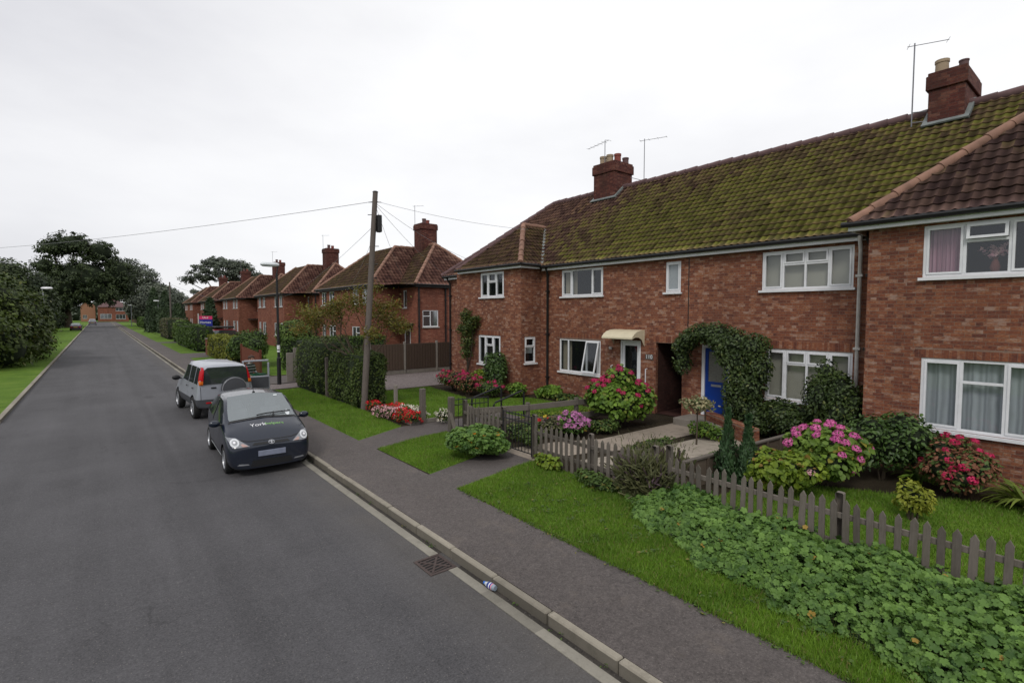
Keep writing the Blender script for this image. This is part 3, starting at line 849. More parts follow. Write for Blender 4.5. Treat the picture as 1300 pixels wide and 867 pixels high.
grass_blades('grass', [[(4.735, -1), (6.9, -1), (6.9, 7.8), (6.35, 7.76), (4.77, 7.40)], [(4.69, -1), (4.79, -1), (4.80, 7.4), (4.73, 7.4)], [(4.72, -1), (4.79, -1), (4.80, 7.4), (4.76, 7.4)]], 5200, .047, M['blade'], 1)
grass_blades('grass_island', [ISLAND], 3600, .045, M['blade'], 2)
grass_blades('grass_far', [VERGE2], 1700, .05, M['blade'], 3)
grass_blades('grass_lawn', [[(7.15, -1), (11.4, -1), (11.2, 1.2), (10.4, 2.4), (9.4, 4.3), (7.15, 4.4)]], 2600, .045, M['blade'], 4)
grass_blades('grass_garden', [LAWN_L], 1500, .05, M['blade'], 5)

weeds('verge_weeds', lambda r, n: np.c_[r.uniform(4.85, 6.8, n), r.uniform(.2, 7.2, n), np.full(n, .13)], 150, L['bed'], 7)
weeds('path_edge_weeds', lambda r, n: np.c_[r.normal(4.73, .025, n), r.uniform(.8, 7.3, n), np.full(n, .118)], 60, L['bed'], 8, .035)
weeds('gutter_weeds', lambda r, n: np.c_[r.normal(3.42, .008, n), r.uniform(2.5, 30, n), np.full(n, .004)], 70, L['bed'], 9, .03)
# ------------------------------------------------------------------ houses
def uzd(plane, c):
    """wall coordinates (along, height, distance outward) -> world; outward is -X or -Y"""
    if plane == 'X': return lambda u, z, d: (c - d, u, z)
    if plane == 'Y': return lambda u, z, d: (u, c - d, z)
    if plane == 'X+': return lambda u, z, d: (c + d, u, z)
    return lambda u, z, d: (u, c + d, z)

def ubox(mb, P, u0, u1, z0, z1, d0, d1, m=0):
    a = P(u0, z0, d0); b = P(u1, z1, d1)
    mb.box(min(a[0], b[0]), max(a[0], b[0]), min(a[1], b[1]), max(a[1], b[1]), min(a[2], b[2]), max(a[2], b[2]), m)

def wall(mb, plane, c, u0, u1, z0, z1, holes=(), reveal=.11, m=0):
    P = uzd(plane, c)
    us = sorted({u0, u1} | {h[0] for h in holes} | {h[1] for h in holes})
    zs = sorted({z0, z1} | {h[2] for h in holes} | {h[3] for h in holes})
    for ua, ub in zip(us[:-1], us[1:]):
        for za, zb in zip(zs[:-1], zs[1:]):
            um, zm = (ua + ub) / 2, (za + zb) / 2
            if any(h[0] < um < h[1] and h[2] < zm < h[3] for h in holes): continue
            mb.face([P(ua, za, 0), P(ub, za, 0), P(ub, zb, 0), P(ua, zb, 0)], m)
    for a, b, za, zb in [h[:4] for h in holes]:
        r = -reveal
        mb.face([P(a, za, 0), P(a, zb, 0), P(a, zb, r), P(a, za, r)], m)
        mb.face([P(b, za, 0), P(b, zb, 0), P(b, zb, r), P(b, za, r)], m)
        mb.face([P(a, zb, 0), P(b, zb, 0), P(b, zb, r), P(a, zb, r)], m)
        mb.face([P(a, za, 0), P(b, za, 0), P(b, za, r), P(a, za, r)], m)

def window(house, plane, c, u0, u1, z0, z1, cols, curtains=(), far=False, label=None, glassm=None, lite=False):
    """cols from u0 to u1: (fraction, transom or None, 'c' casement / 'f' fixed / 'open' / 'tilt')"""
    P = uzd(plane, c)
    fr = MB(); fw = .055; d0, d1 = -.085, -.02
    ubox(fr, P, u0, u0 + fw, z0, z1, d0, d1); ubox(fr, P, u1 - fw, u1, z0, z1, d0, d1)
    ubox(fr, P, u0 + fw, u1 - fw, z1 - fw, z1, d0, d1); ubox(fr, P, u0 + fw, u1 - fw, z0, z0 + fw, d0, d1)
    gls = []; sashes = []
    tot = sum(k[0] for k in cols); u = u0; inners = []
    for i, (f_, tr, kind) in enumerate(cols):
        ub = u + (u1 - u0) * f_ / tot
        a = u + (fw if i == 0 else .025); b = ub - (fw if i == len(cols) - 1 else .025)
        if i < len(cols) - 1: ubox(fr, P, ub - .025, ub + .025, z0 + fw, z1 - fw, d0, d1)
        cells = [(z0 + fw, z1 - fw, kind)]
        if tr:
            zt = z1 - fw - (z1 - z0) * tr
            ubox(fr, P, a, b, zt - .025, zt + .025, d0, d1)
            cells = [(z0 + fw, zt - .025, 'f'), (zt + .025, z1 - fw, kind)]
        for za, zb, kd in cells:
            if kd in ('open', 'tilt'):
                sashes.append((a, b, za, zb, kd)); continue
            if kd == 'c' and not far:
                w = .035; inner = MB(); inners.append(inner)
                ubox(inner, P, a, a + w, za, zb, -.07, -.004); ubox(inner, P, b - w, b, za, zb, -.07, -.004)
                ubox(inner, P, a + w, b - w, za, za + w, -.07, -.004); ubox(inner, P, a + w, b - w, zb - w, zb, -.07, -.004)
            gl = MB(); gl.face([P(a, za, -.05), P(b, za, -.05), P(b, zb, -.05), P(a, zb, -.05)]); gls.append(gl)
        u = ub
    w = fr.build('window', M['white'], house, bevel=0 if far else .004)
    if label: w['label'] = label
    if far and gls:
        for g in gls[1:]: gls[0].face(g.v)
        gls = gls[:1]
    for g in gls: g.build('pane', glassm or (M['glass_far'] if far else M['glass']), w)
    for g in inners: g.build('casement', M['white'], w)
    s = MB(); ubox(s, P, u0 - .05, u1 + .05, z0 - .055, z0 - .002, -.06, .07)
    s.build('sill', M['white_dirty'] if far else M['white'], w)
    for a, b, za, zb, kd in sashes:
        # top-hung sash pushed open at the bottom
        ang = math.radians(13 if kd == 'open' else 9); ca, sa = math.cos(ang), math.sin(ang)
        def Q(u_, h_, t_): return P(u_, zb - h_ * ca + t_ * sa, h_ * sa + t_ * ca - .01)
        mb = MB(); H = zb - za
        def qbox(ua, ub, ha, hb):
            pts = [Q(ua, ha, 0), Q(ub, ha, 0), Q(ub, hb, 0), Q(ua, hb, 0), Q(ua, ha, .04), Q(ub, ha, .04), Q(ub, hb, .04), Q(ua, hb, .04)]
            bb = len(mb.v); mb.v += pts
            for q in ((0, 3, 2, 1), (4, 5, 6, 7), (0, 1, 5, 4), (1, 2, 6, 5), (2, 3, 7, 6), (3, 0, 4, 7)):
                mb.f.append(tuple(bb + i for i in q)); mb.m.append(0)
        qbox(a, a + .045, 0, H); qbox(b - .045, b, 0, H); qbox(a + .045, b - .045, 0, .045); qbox(a + .045, b - .045, H - .045, H)
        o = mb.build('open_sash', M['white'], w)
        g2 = MB(); g2.face([Q(a + .04, .04, .02), Q(b - .04, .04, .02), Q(b - .04, H - .04, .02), Q(a + .04, H - .04, .02)])
        g2.build('pane', M['glass'], w)
    for ua, ub, za, zb, mt in curtains:
        cm = MB(); nseg = 1 if mt in ('blind', 'frost') else 24
        for i in range(nseg):
            q0, q1 = ua + (ub - ua) * i / nseg, ua + (ub - ua) * (i + 1) / nseg
            da = -.17 + (.02 * math.sin(i * 1.9) if nseg > 1 else 0); db = -.17 + (.02 * math.sin((i + 1) * 1.9) if nseg > 1 else 0)
            cm.face([P(q0, za, da), P(q1, za, db), P(q1, zb, db), P(q0, zb, da)])
        cm.build('blind' if mt == 'blind' else 'curtain', M[mt], w)
    return w

def pantile_bm(poly, tile=.18, course=.255, amp=.027, step=.026, K=8):
    poly = [Vector(p) for p in poly]
    A, B = poly[0], poly[1]
    u = (B - A).normalized()
    n = None
    for p in poly[2:]:
        c = u.cross(p - A)
        if c.length > 1e-4: n = c.normalized(); break
    if n.z < 0: n = -n
    v = n.cross(u)
    if v.z < 0: v = -v
    us = [(p - A).dot(u) for p in poly]; vs = [(p - A).dot(v) for p in poly]
    nc = int(math.ceil((max(us) - min(us)) / tile)) + 1; nr = int(math.ceil(max(vs) / course))
    bm = bmesh.new(); uvl = bm.loops.layers.uv.new('UVMap')
    grid = []; jr = np.random.default_rng(int(abs(A.x * 7 + A.y * 13)) + nc)
    J = jr.normal(size=(nr + 1, nc + 1)) * .0055
    J += (jr.random((nr + 1, nc + 1)) < .012) * .022
    U0 = math.floor(min(us) / tile)
    for r in range(nr):
        for e in (0, 1):
            row = []
            vv = (r + e) * course; lift = step * (1 - e) + .002
            for i in range(nc * K + 1):
                uu = (U0 + i / K) * tile
                f = i / K
                w = amp * (.5 + .5 * math.cos(2 * math.pi * f)) ** 1.4
                row.append((bm.verts.new(A + u * uu + v * (vv - (1 - e) * abs(J[r, int(f)]) * 1.5) + n * (w + lift + (1 - e) * J[r, int(f)])), U0 + f, r + e * .999))
            grid.append(row)
    for a, b in zip(grid[:-1], grid[1:]):
        riser = abs(a[0][2] - b[0][2]) < .5
        for i in range(len(a) - 1):
            q = [a[i], a[i + 1], b[i + 1], b[i]]
            f = bm.faces.new([k[0] for k in q]); f.smooth = not riser
            for lp, k in zip(f.loops, q):
                lp[uvl].uv = (min(k[1], q[0][1] + .9999 / K * (1 if k[1] > q[0][1] else 0)), min(k[2], math.floor(a[0][2]) + .999) if not riser else math.floor(b[0][2]) + .001)
    cen = sum(poly, Vector()) / len(poly)
    for i in range(len(poly)):
        p, q = poly[i], poly[(i + 1) % len(poly)]
        e = (q - p).normalized(); no = e.cross(n)
        if (cen - p).dot(no) > 0: no = -no
        co = p - (no * .0 if i else no * -.04)
        bmesh.ops.bisect_plane(bm, geom=bm.verts[:] + bm.edges[:] + bm.faces[:], plane_co=co + no * .01, plane_no=no, clear_outer=True)
    return bm

def roof_mesh(name, planes, mats, parent, K=8, tile=.18, course=.255, plain_planes=()):
    """planes: list of (polygon with eave edge first, material index)"""
    acc = bmesh.new(); tmp = bpy.data.meshes.new('tmp')
    for poly, mi in planes:
        b = pantile_bm(poly, tile, course, K=K)
        for f in b.faces: f.material_index = mi
        b.to_mesh(tmp); b.free(); acc.from_mesh(tmp)
    for poly, mi in plain_planes:
        f = acc.faces.new([acc.verts.new(p) for p in poly]); f.material_index = mi
    off = ORG[parent.name]
    bmesh.ops.translate(acc, verts=acc.verts, vec=-off)
    me = bpy.data.meshes.new(name); acc.to_mesh(me); acc.free(); bpy.data.meshes.remove(tmp)
    for m_ in mats: me.materials.append(m_)
    return link(name, me, parent)

def ridge_run(mb, a, b, r=.11, pitch=.42, lift=.03, m=0, jit=.01):
    """half-round ridge tiles, one after another"""
    a = Vector(a) + Vector((0, 0, lift)); b = Vector(b) + Vector((0, 0, lift)); L_ = (b - a).length; n = max(1, int(L_ / pitch)); d = (b - a) / n
    for i in range(n):
        p = a + d * i; q = p + d * 1.04
        j = random.uniform(-jit, jit)
        mb.tube([p + Vector((0, 0, j)), p + d * .12 + Vector((0, 0, j)), q + Vector((0, 0, j - .006))], [r * 1.12, r * 1.1, r * .96], 10, m)

def chimney(house, x0, x1, y0, y1, z0, z1, pots, mat=None, band=.42, name='chimney'):
    mb = MB()
    mb.box(x0, x1, y0, y1, z0, z1 - band)
    mb.box(x0 - .05, x1 + .05, y0 - .05, y1 + .05, z1 - band, z1 - .08)
    mb.box(x0 - .02, x1 + .02, y0 - .02, y1 + .02, z1 - .08, z1)
    c = mb.build(name, mat or M['brick_soot'], house, bevel=.012)
    for px, py, r, h, mt in pots:
        q = MB(); q.lathe([(r * .1, 0), (r * 1.05, 0), (r * 1.0, h * .75), (r * 1.12, h * .78), (r * 1.12, h), (r * .85, h), (r * .8, h * .4)], (px, py, z1 - .01), n=14)
        q.build('chimney_pot', M[mt], c, smooth=True)
    return c

def aerial(house, base, h, boom, elems=5, bracket=None):
    b = Vector(base); mb = MB()
    mb.tube([b, b + Vector((0, 0, h))], .016, 6)
    top = b + Vector((0, 0, h - .06)); bo = Vector(boom)
    mb.tube([top - bo * .18, top + bo * .82], .009, 5)
    side = bo.cross(Vector((0, 0, 1))).normalized()
    for i in range(elems):
        p = top + bo * (-.15 + .95 * i / max(1, elems - 1)); w = .16 - .012 * i
        mb.tube([p - side * w, p + side * w], .005, 4)
    if bracket:
        mb.tube([b + Vector((0, 0, .1)), Vector(bracket)], .012, 5); mb.tube([b + Vector((0, 0, .35)), Vector(bracket) + Vector((0, 0, .25))], .012, 5)
    return mb.build('aerial', M['alu'], house)

def gutter(house, a, b, r=.055, name='gutter'):
    mb = MB(); a = Vector(a); b = Vector(b)
    mb.tube([a, b], r, 8)
    return mb.build(name, M['black'], house, smooth=True)

def downpipe(house, pts, r=.035, mat=None):
    mb = MB(); mb.tube(pts, r, 8)
    z = pts[-1][2] + .6
    while z < pts[0][2] - .6:
        x, y = pts[-1][0], pts[-1][1]
        mb.box(x - r * 1.3, x + r * 1.3, y - r * 1.6, y + r * 1.6, z, z + .05); z += 1.6
    return mb.build('downpipe', mat or M['black'], house, smooth=True)

XM, XW, XB = 13.1, 12.1, 20.1
EZ, SL, RX, RZ = 4.90, .88, 16.6, 8.18
M['passage'] = brick_mat('passage_shade_brick', [(0, (.02, .009, .009)), (1, (.075, .028, .022))], (.03, .02, .018), dirt=.7, pale=.05)  # brick tones darkened to stand in for shade in the passage
H = thing('brick_terrace', 'long two storey red brick terrace with mossy pantile roof, nearest building on the right', 'house', (XM, 9, .1))
w = MB()
TOP = 4.95
W_ = dict(
    upL=(11.42, 13.38, 3.76, 4.70), sm=(8.49, 9.00, 3.77, 4.66), upB=(4.14, 6.17, 3.73, 4.68),
    loL=(11.50, 13.48, 1.06, 2.24), door=(9.86, 10.66, .28, 2.30), pas=(8.40, 9.30, .1, 2.27),
    bdoor=(6.92, 7.78, .32, 2.28), loB=(4.10, 6.03, 1.02, 2.27))
wall(w, 'X', XM, 3.58, 14.5, -.1, TOP, list(W_.values()))
WR = dict(up=(.92, 2.70, 3.82, 4.78), lo=(.90, 2.66, 1.00, 2.32))
wall(w, 'X', XW, -.6, 3.58, -.1, TOP + .05, list(WR.values()))
WL = dict(up=(15.50, 17.05, 3.80, 4.77), lo=(15.72, 17.20, 1.12, 2.28))
wall(w, 'X', XW, 14.5, 18.8, -.1, TOP + .05, list(WL.values()))
wall(w, 'Y', 14.5, XW, XM, -.1, TOP + .05, [(12.3, 12.84, 1.30, 2.28)])
wall(w, 'Y', 3.58, XW, XM, -.1, TOP + .05); wall(w, 'Y', -.6, XW, XM, -.1, TOP + .05); wall(w, 'Y', 18.8, XW, XM, -.1, TOP + .05)
wall(w, 'X', XM, -2.8, -.6, -.1, TOP); wall(w, 'X', XM, 18.8, 21, -.1, TOP)
wall(w, 'Y', -2.8, XM, XB, -.1, TOP); wall(w, 'Y', 21.0, XM, XB, -.1, TOP); wall(w, 'X', XB, -2.8, 21, -.1, TOP)
# passage through the terrace; its shade is painted as near-black brick and end sheet
y0, y1, zt = 8.40, 9.30, 2.27
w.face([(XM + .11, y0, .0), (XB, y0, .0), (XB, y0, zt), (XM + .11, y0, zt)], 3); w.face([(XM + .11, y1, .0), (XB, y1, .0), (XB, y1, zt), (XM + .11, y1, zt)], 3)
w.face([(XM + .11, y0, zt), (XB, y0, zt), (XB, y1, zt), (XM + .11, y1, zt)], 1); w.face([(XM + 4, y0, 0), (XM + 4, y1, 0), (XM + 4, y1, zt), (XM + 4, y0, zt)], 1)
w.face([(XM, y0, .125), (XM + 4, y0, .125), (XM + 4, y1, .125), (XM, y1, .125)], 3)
# dark floors and party walls inside, so rooms are rooms
for zf in (.32, 2.62, 4.90):
    w.face([(XM + .5, -2.8, zf), (XB, -2.8, zf), (XB, y0 - .02, zf), (XM + .5, y0 - .02, zf)], 1)
    w.face([(XM + .5, y1 + .02, zf), (XB, y1 + .02, zf), (XB, 21, zf), (XM + .5, 21, zf)], 1)
w.face([(XM + 2.5, -2.8, 0), (XM + 2.5, y0 - .03, 0), (XM + 2.5, y0 - .03, 4.9), (XM + 2.5, -2.8, 4.9)], 1)
w.face([(XM + 2.5, y1 + .03, 0), (XM + 2.5, 21, 0), (XM + 2.5, 21, 4.9), (XM + 2.5, y1 + .03, 4.9)], 1)
w.build('wall', [M['brick'], M['dark'], M['concrete'], M['passage']], H, fixn=False)
# brick-on-end lintels, a hair proud of the wall
for pl, c, (a, b, za, zb) in (('X', XM, W_['loL']), ('X', XM, W_['loB']), ('X', XW, WR['lo']), ('X', XW, WL['lo']), ('X', XM, W_['pas'])):
    s = MB(); ubox(s, uzd(pl, c), a - .1, b + .1, zb + .004, zb + .21, -.02, .003); s.build('lintel', M['brick_soldier'], H)
# joint between the two middle houses
s = MB(); ubox(s, uzd('X', XM), 8.22, 8.245, 2.5, 4.72, -.02, .006); s.build('party_joint', M['black'], H)

YE0, YE1, XE = -3.05, 21.25, 12.85
main = [(XE, YE0, EZ), (XE, YE1, EZ), (RX, YE1 - 3.75, RZ), (RX, YE0 + 3.75, RZ)]
endL = [(XE, YE1, EZ), (20.35, YE1, EZ), (RX, YE1 - 3.75, RZ)]
endR = [(XE, YE0, EZ), (20.35, YE0, EZ), (RX, YE0 + 3.75, RZ)]
back = [(20.35, YE1, EZ), (20.35, YE0, EZ), (RX, YE0 + 3.75, RZ), (RX, YE1 - 3.75, RZ)]
WZ = 4.96
def wing(ya, yb):
    ym = (ya + yb) / 2; hw = (yb - ya) / 2; rz = WZ + hw * .86; xa = 11.85 + hw * .93
    xr = XE + (rz - EZ) / SL + .05
    xv = XE + (WZ - EZ) / SL + .05
    front = [(11.85, ya, WZ), (11.85, yb, WZ), (xa, ym, rz)]
    s1 = [(11.85, ya, WZ), (xv, ya, WZ), (xr, ym, rz), (xa, ym, rz)]
    s2 = [(11.85, yb, WZ), (xv, yb, WZ), (xr, ym, rz), (xa, ym, rz)]
    return front, s1, s2, (xa, ym, rz), (xr, ym, rz), (xv, ya, WZ), (xv, yb, WZ)
wl = wing(14.27, 18.5); wr = wing(-.85, 3.85)
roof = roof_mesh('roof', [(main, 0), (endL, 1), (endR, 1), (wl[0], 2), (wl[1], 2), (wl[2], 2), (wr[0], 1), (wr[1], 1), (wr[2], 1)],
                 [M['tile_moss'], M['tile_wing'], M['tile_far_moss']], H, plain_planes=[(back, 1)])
def ridge_part(parent, a, b, rad, dark=0):
    r = MB(); ridge_run(r, a, b, rad); r.build('ridge_tiles', M['ridge_dark' if dark else 'ridge'], parent, smooth=True)
for a in ((main[3], main[2], .11, 1), (main[1], main[2], .10, 1), (main[0], main[3], .10, 1),
          ((11.9, 3.85, WZ), wr[3], .10), ((11.9, -.85, WZ), wr[3], .10), (wr[3], wr[4], .10), ((11.9, 14.27, WZ), wl[3], .10), ((11.9, 18.5, WZ), wl[3], .09, 1), (wl[3], wl[4], .09)):
    ridge_part(roof, *a)
for pv, pt in ((wl[5], wl[4]), (wl[6], wl[4]), (wr[5], wr[4]), (wr[6], wr[4])):
    a = Vector(pv) + Vector((-.03, 0, .06)); b = Vector(pt) + Vector((0, 0, .07)); n = Vector((-.3, 1 if pv[1] < pt[1] else -1, 0)).normalized() * .09
    r = MB(); r.face([a - n, a + n, b + n * .6, b - n * .6]); r.build('valley_flashing', M['lead'], roof)
# fascias and gutters
f = MB()
def fasc(x0, x1, y0, y1, z): f.box(x0, x1, y0, y1, z, z + .14)
fasc(12.93, 12.96, 3.95, 14.25, 4.735); fasc(12.93, 12.96, 18.55, 21.2, 4.735); fasc(12.93, 12.96, -3.0, -.9, 4.735)
fasc(11.93, 11.96, 14.3, 18.48, 4.81); fasc(11.93, 11.96, -.82, 3.9, 4.81)
fasc(11.96, 12.93, 14.32, 14.35, 4.81); fasc(11.96, 12.93, 3.85, 3.88, 4.81); fasc(11.96, 12.93, -.8, -.77, 4.81); fasc(11.96, 12.93, 18.42, 18.45, 4.81)
fasc(12.96, 20.2, 21.12, 21.15, 4.735); fasc(12.96, 20.2, -2.95, -2.92, 4.735)
f.build('fascia', M['white'], H)
f = MB()
f.box(12.96, 13.1, 3.9, 14.3, 4.74, 4.755); f.box(11.96, 12.1, 14.35, 18.42, 4.815, 4.83); f.box(11.96, 12.1, -.77, 3.85, 4.815, 4.83)
f.build('soffit', M['white_dirty'], H)
gutter(H, (12.86, 3.95, 4.87), (12.86, 14.25, 4.87)); gutter(H, (12.86, 18.6, 4.87), (12.86, 21.2, 4.87))
gutter(H, (11.86, 14.2, 4.94), (11.86, 18.55, 4.94)); gutter(H, (11.86, -.85, 4.94), (11.86, 4.0, 4.94)); gutter(H, (11.9, 14.24, 4.94), (12.95, 14.24, 4.92))
downpipe(H, [(12.86, 13.98, 4.85), (13.03, 14.05, 4.6), (13.03, 14.05, .15)], .042)
downpipe(H, [(12.86, 3.98, 4.85), (12.99, 3.99, 4.55), (12.99, 3.99, .15)], .042, M['white_dirty'])
downpipe(H, [(12.86, 3.86, 4.86), (13.0, 3.80, 4.6), (13.0, 3.80, .15)], .045)
downpipe(H, [(12.86, 20.9, 4.85), (13.03, 20.85, 4.55), (13.03, 20.85, .15)], .042)

# windows of the terrace
window(H, 'X', XM, *W_['upL'], [(.9, None, 'c'), (1.35, None, 'f'), (.9, None, 'c')][::-1] and [(.8, None, 'c'), (1.5, None, 'f'), (.8, None, 'c')], [(12.75, 13.3, 3.8, 4.66, 'beige_curtain')])
window(H, 'X', XM, *W_['sm'], [(1, None, 'c')], glassm=M['frost'])
window(H, 'X', XM, *W_['upB'], [(1, None, 'c'), (1, .30, 'c'), (1, .30, 'c'), (1, None, 'c')], [(4.18, 6.13, 3.78, 4.64, 'blind')])
window(H, 'X', XM, *W_['loL'], [(1.15, None, 'open'), (1.5, None, 'f'), (.75, None, 'f')], [(13.0, 13.42, 1.1, 2.2, 'beige_curtain'), (11.6, 11.8, 1.1, 2.2, 'white_curtain')], label='ground floor window with its top hung sash pushed open')
window(H, 'X', XM, *W_['loB'], [(1, None, 'c'), (1, .24, 'c'), (1, .24, 'c'), (1, None, 'c')], [(4.14, 5.99, 1.06, 2.23, 'blind')])
window(H, 'X', XW, *WR['up'], [(1, None, 'c'), (1, .30, 'tilt'), (1, None, 'c')], [(2.16, 2.64, 3.85, 4.74, 'pink_curtain'), (.96, 1.33, 3.85, 4.74, 'pink_curtain')], label='upstairs window with pink curtains')
window(H, 'X', XW, *WR['lo'], [(1, None, 'c'), (1, .27, 'f'), (1, None, 'c')], [(.94, 2.62, 1.04, 2.28, 'net')], label='ground floor window with net curtains')
window(H, 'X', XW, *WL['up'], [(1, None, 'c'), (1, .34, 'c'), (1, None, 'c')])
window(H, 'X', XW, *WL['lo'], [(1, None, 'c'), (1, .30, 'c'), (1, None, 'c')], [(15.78, 16.0, 1.16, 2.24, 'white_curtain')])
window(H, 'Y', 14.5, 12.3, 12.84, 1.30, 2.28, [(1, .33, 'c')], [(12.34, 12.8, 1.65, 1.95, 'white_curtain')])
t = thing('vase', 'small vase of pale flowers on the sill of the pink curtained upstairs window', 'vase', (XW + .20, 1.72, 3.9))
mb = MB(); mb.lathe([(.001, 0), (.05, 0), (.075, .08), (.05, .17), (.03, .22), (.045, .26)], (XW + .20, 1.72, 3.88), n=14); mb.build('vase', M['pot_red'], t, smooth=True)
rg = np.random.default_rng(5); d_ = rg.normal(size=(60, 3)) * np.array([.05, .09, .06]); leaf_mesh('flowers', np.array([XW + .2, 1.72, 4.24]) + d_, rg.normal(size=(60, 3)), .06, T_PETAL, F['blush'], t, rg)
# white front door
P = uzd('X', XM); a, b, za, zb = W_['door']
m_ = MB()
ubox(m_, P, a, a + .06, za, zb, -.09, -.01); ubox(m_, P, b - .06, b, za, zb, -.09, -.01); ubox(m_, P, a + .06, b - .06, zb - .06, zb, -.09, -.01)
m_.build('door_frame', M['white'], H, bevel=.004)
m_ = MB()
ubox(m_, P, a + .06, a + .16, za, zb - .06, -.075, -.03); ubox(m_, P, b - .16, b - .06, za, zb - .06, -.075, -.03)
ubox(m_, P, a + .16, b - .16, zb - .17, zb - .06, -.075, -.03); ubox(m_, P, a + .16, b - .16, za, za + .42, -.075, -.03)
d = m_.build('door', M['white'], H, bevel=.004); d['label'] = 'white front door with one long dark glass panel'
m_ = MB(); ubox(m_, P, a + .16, b - .16, za + .42, zb - .17, -.06, -.052); m_.build('pane', M['glass'], d)
m_ = MB(); ubox(m_, P, a + .28, b - .28, za + .24, za + .29, -.03, -.018); m_.build('letterbox', M['steel'], d)
m_ = MB(); ubox(m_, P, b - .13, b - .10, za + .82, za + 1.02, -.03, .01); m_.build('handle', M['steel'], d)
m_ = MB(); ubox(m_, P, a - .15, b + .15, .1, .27, -.1, .45); m_.build('doorstep', M['concrete'], H, bevel=.01)
# number plaque
m_ = MB(); ubox(m_, P, 9.40, 9.68, 1.74, 1.90, .0, .012)
d = m_.build('house_number', plain('number_plaque', (0.10, 0.09, 0.08), .5), H)
def text_mesh(name, s, size, mat, extr=.0):
    cu = bpy.data.curves.new('txt', 'FONT'); cu.body = s; cu.size = size; cu.align_x = 'CENTER'; cu.align_y = 'CENTER'; cu.extrude = extr
    o = bpy.data.objects.new('txt', cu); COL.objects.link(o)
    me = bpy.data.meshes.new_from_object(o.evaluated_get(bpy.context.evaluated_depsgraph_get()))
    bpy.data.objects.remove(o); me.name = name
    me.materials.clear(); me.materials.append(mat)
    return me
me = text_mesh('digits', '110', .17, M['white'], .002)
o = link('digits', me, d, (XM - .016, 9.54, 1.82)); o.rotation_euler = (math.pi / 2, 0, -math.pi / 2)
# canopy over the white door
m_ = MB(); prof = [(0, 2.64), (.2, 2.63), (.38, 2.59), (.52, 2.51), (.62, 2.41)]; th = .025
ya, yb = 9.72, 10.92
for (d0, z0), (d1, z1) in zip(prof[:-1], prof[1:]):
    m_.face([P(ya, z0, d0), P(yb, z0, d0), P(yb, z1, d1), P(ya, z1, d1)]); m_.face([P(ya, z0 - th, d0), P(yb, z0 - th, d0), P(yb, z1 - th, d1), P(ya, z1 - th, d1)])
m_.face([P(ya, 2.41, .62), P(yb, 2.41, .62), P(yb, 2.365, .62), P(ya, 2.365, .62)])
low = [(.62, 2.365), (.45, 2.42), (.28, 2.41), (.14, 2.33), (.05, 2.18), (0, 2.14)]
for yy in (ya, yb):
    m_.face([P(yy, z, d_) for d_, z in prof + low])
m_.build('door_canopy', M['cream'], H, fixn=False)
for yy in (10.98, 9.62):
    m_ = MB(); m_.tube([P(yy, 1.45, 0), P(yy, 1.45, .07), P(yy + (.0), 1.0, .07), P(yy, .95, 0)], .017, 7); m_.build('grab_rail', M['white'], H)
m_ = MB(); m_.lathe([(.0, 0), (.05, 0), (.06, .08), (.0, .09)], P(11.02, 1.98, .06), n=10); m_.build('porch_lamp', M['white_dirty'], H)
# blue door
a, b, za, zb = W_['bdoor']
m_ = MB()
ubox(m_, P, a, a + .09, za, zb, -.09, .005); ubox(m_, P, b - .09, b, za, zb, -.09, .005); ubox(m_, P, a + .09, b - .09, zb - .08, zb, -.09, .005)
m_.build('door_frame', M['white'], H, bevel=.004)
m_ = MB()
ubox(m_, P, a + .09, a + .18, za, zb - .08, -.075, -.03); ubox(m_, P, b - .18, b - .09, za, zb - .08, -.075, -.03)
ubox(m_, P, a + .18, b - .18, zb - .18, zb - .08, -.075, -.03); ubox(m_, P, a + .18, b - .18, za, za + .95, -.075, -.03)
d = m_.build('door', M['blue_door'], H, bevel=.004); d['label'] = 'blue front door with frosted upper pane'
m_ = MB(); ubox(m_, P, a + .18, b - .18, za + .95, zb - .18, -.065, -.055); m_.build('pane', plain('obscure_glass', (.19, .19, .17), .2, var=.4, scale=20), d)
m_ = MB(); ubox(m_, P, a + .28, b - .28, za + .82, za + .88, -.03, -.016); m_.build('letterbox', M['steel'], d)
m_ = MB(); ubox(m_, P, a - .3, b + .3, .1, .30, -.1, .9); m_.build('doorstep', M['concrete'], H, bevel=.012)
# chimneys and aerials
ch = chimney(H, 16.05, 17.15, 13.45, 14.55, 7.3, 9.20, [(16.35, 14.3, .13, .36, 'pot_cream'), (16.35, 13.95, .13, .36, 'pot_cream'), (16.55, 13.72, .13, .38, 'pot_red'), (16.9, 13.6, .12, .26, 'ridge_dark')])
c2 = chimney(H, 16.08, 17.5, 2.92, 3.62, 7.3, 9.02, [(16.3, 3.42, .13, .32, 'pot_cream'), (16.25, 3.0, .09, .16, 'ridge_dark')], M['brick_soot'])
for x0, x1, y0, y1, q in ((16.05, 17.15, 13.45, 14.55, ch), (16.08, 17.5, 2.92, 3.62, c2)):
    m_ = MB(); zz = EZ + SL * (x0 - XE)
    m_.obox((x0 - .05, (y0 + y1) / 2, zz + .05), (.07, 0, .05), (0, (y1 - y0) / 2 + .1, 0), (-.01, 0, .015))
    for yy in (y0 - .05, y1 + .05):
        m_.obox((x0 + .27, yy, zz + .30), (.33, 0, .29), (0, .05, 0), (-.02, 0, .03))
    m_.build('flashing', M['lead'], q)
aerial(H, (16.1, 14.0, 9.1), 1.0, Vector((-.2, -1.3, 0)) * -1, 6)
aerial(H, (17.2, 12.9, 8.1), 2.0, Vector((.4, -1.0, 0)), 4, (17.0, 13.4, 8.4))
aerial(H, (16.15, 3.95, 7.85), 2.05, Vector((.35, -.75, 0)), 2, (16.15, 3.65, 7.9))

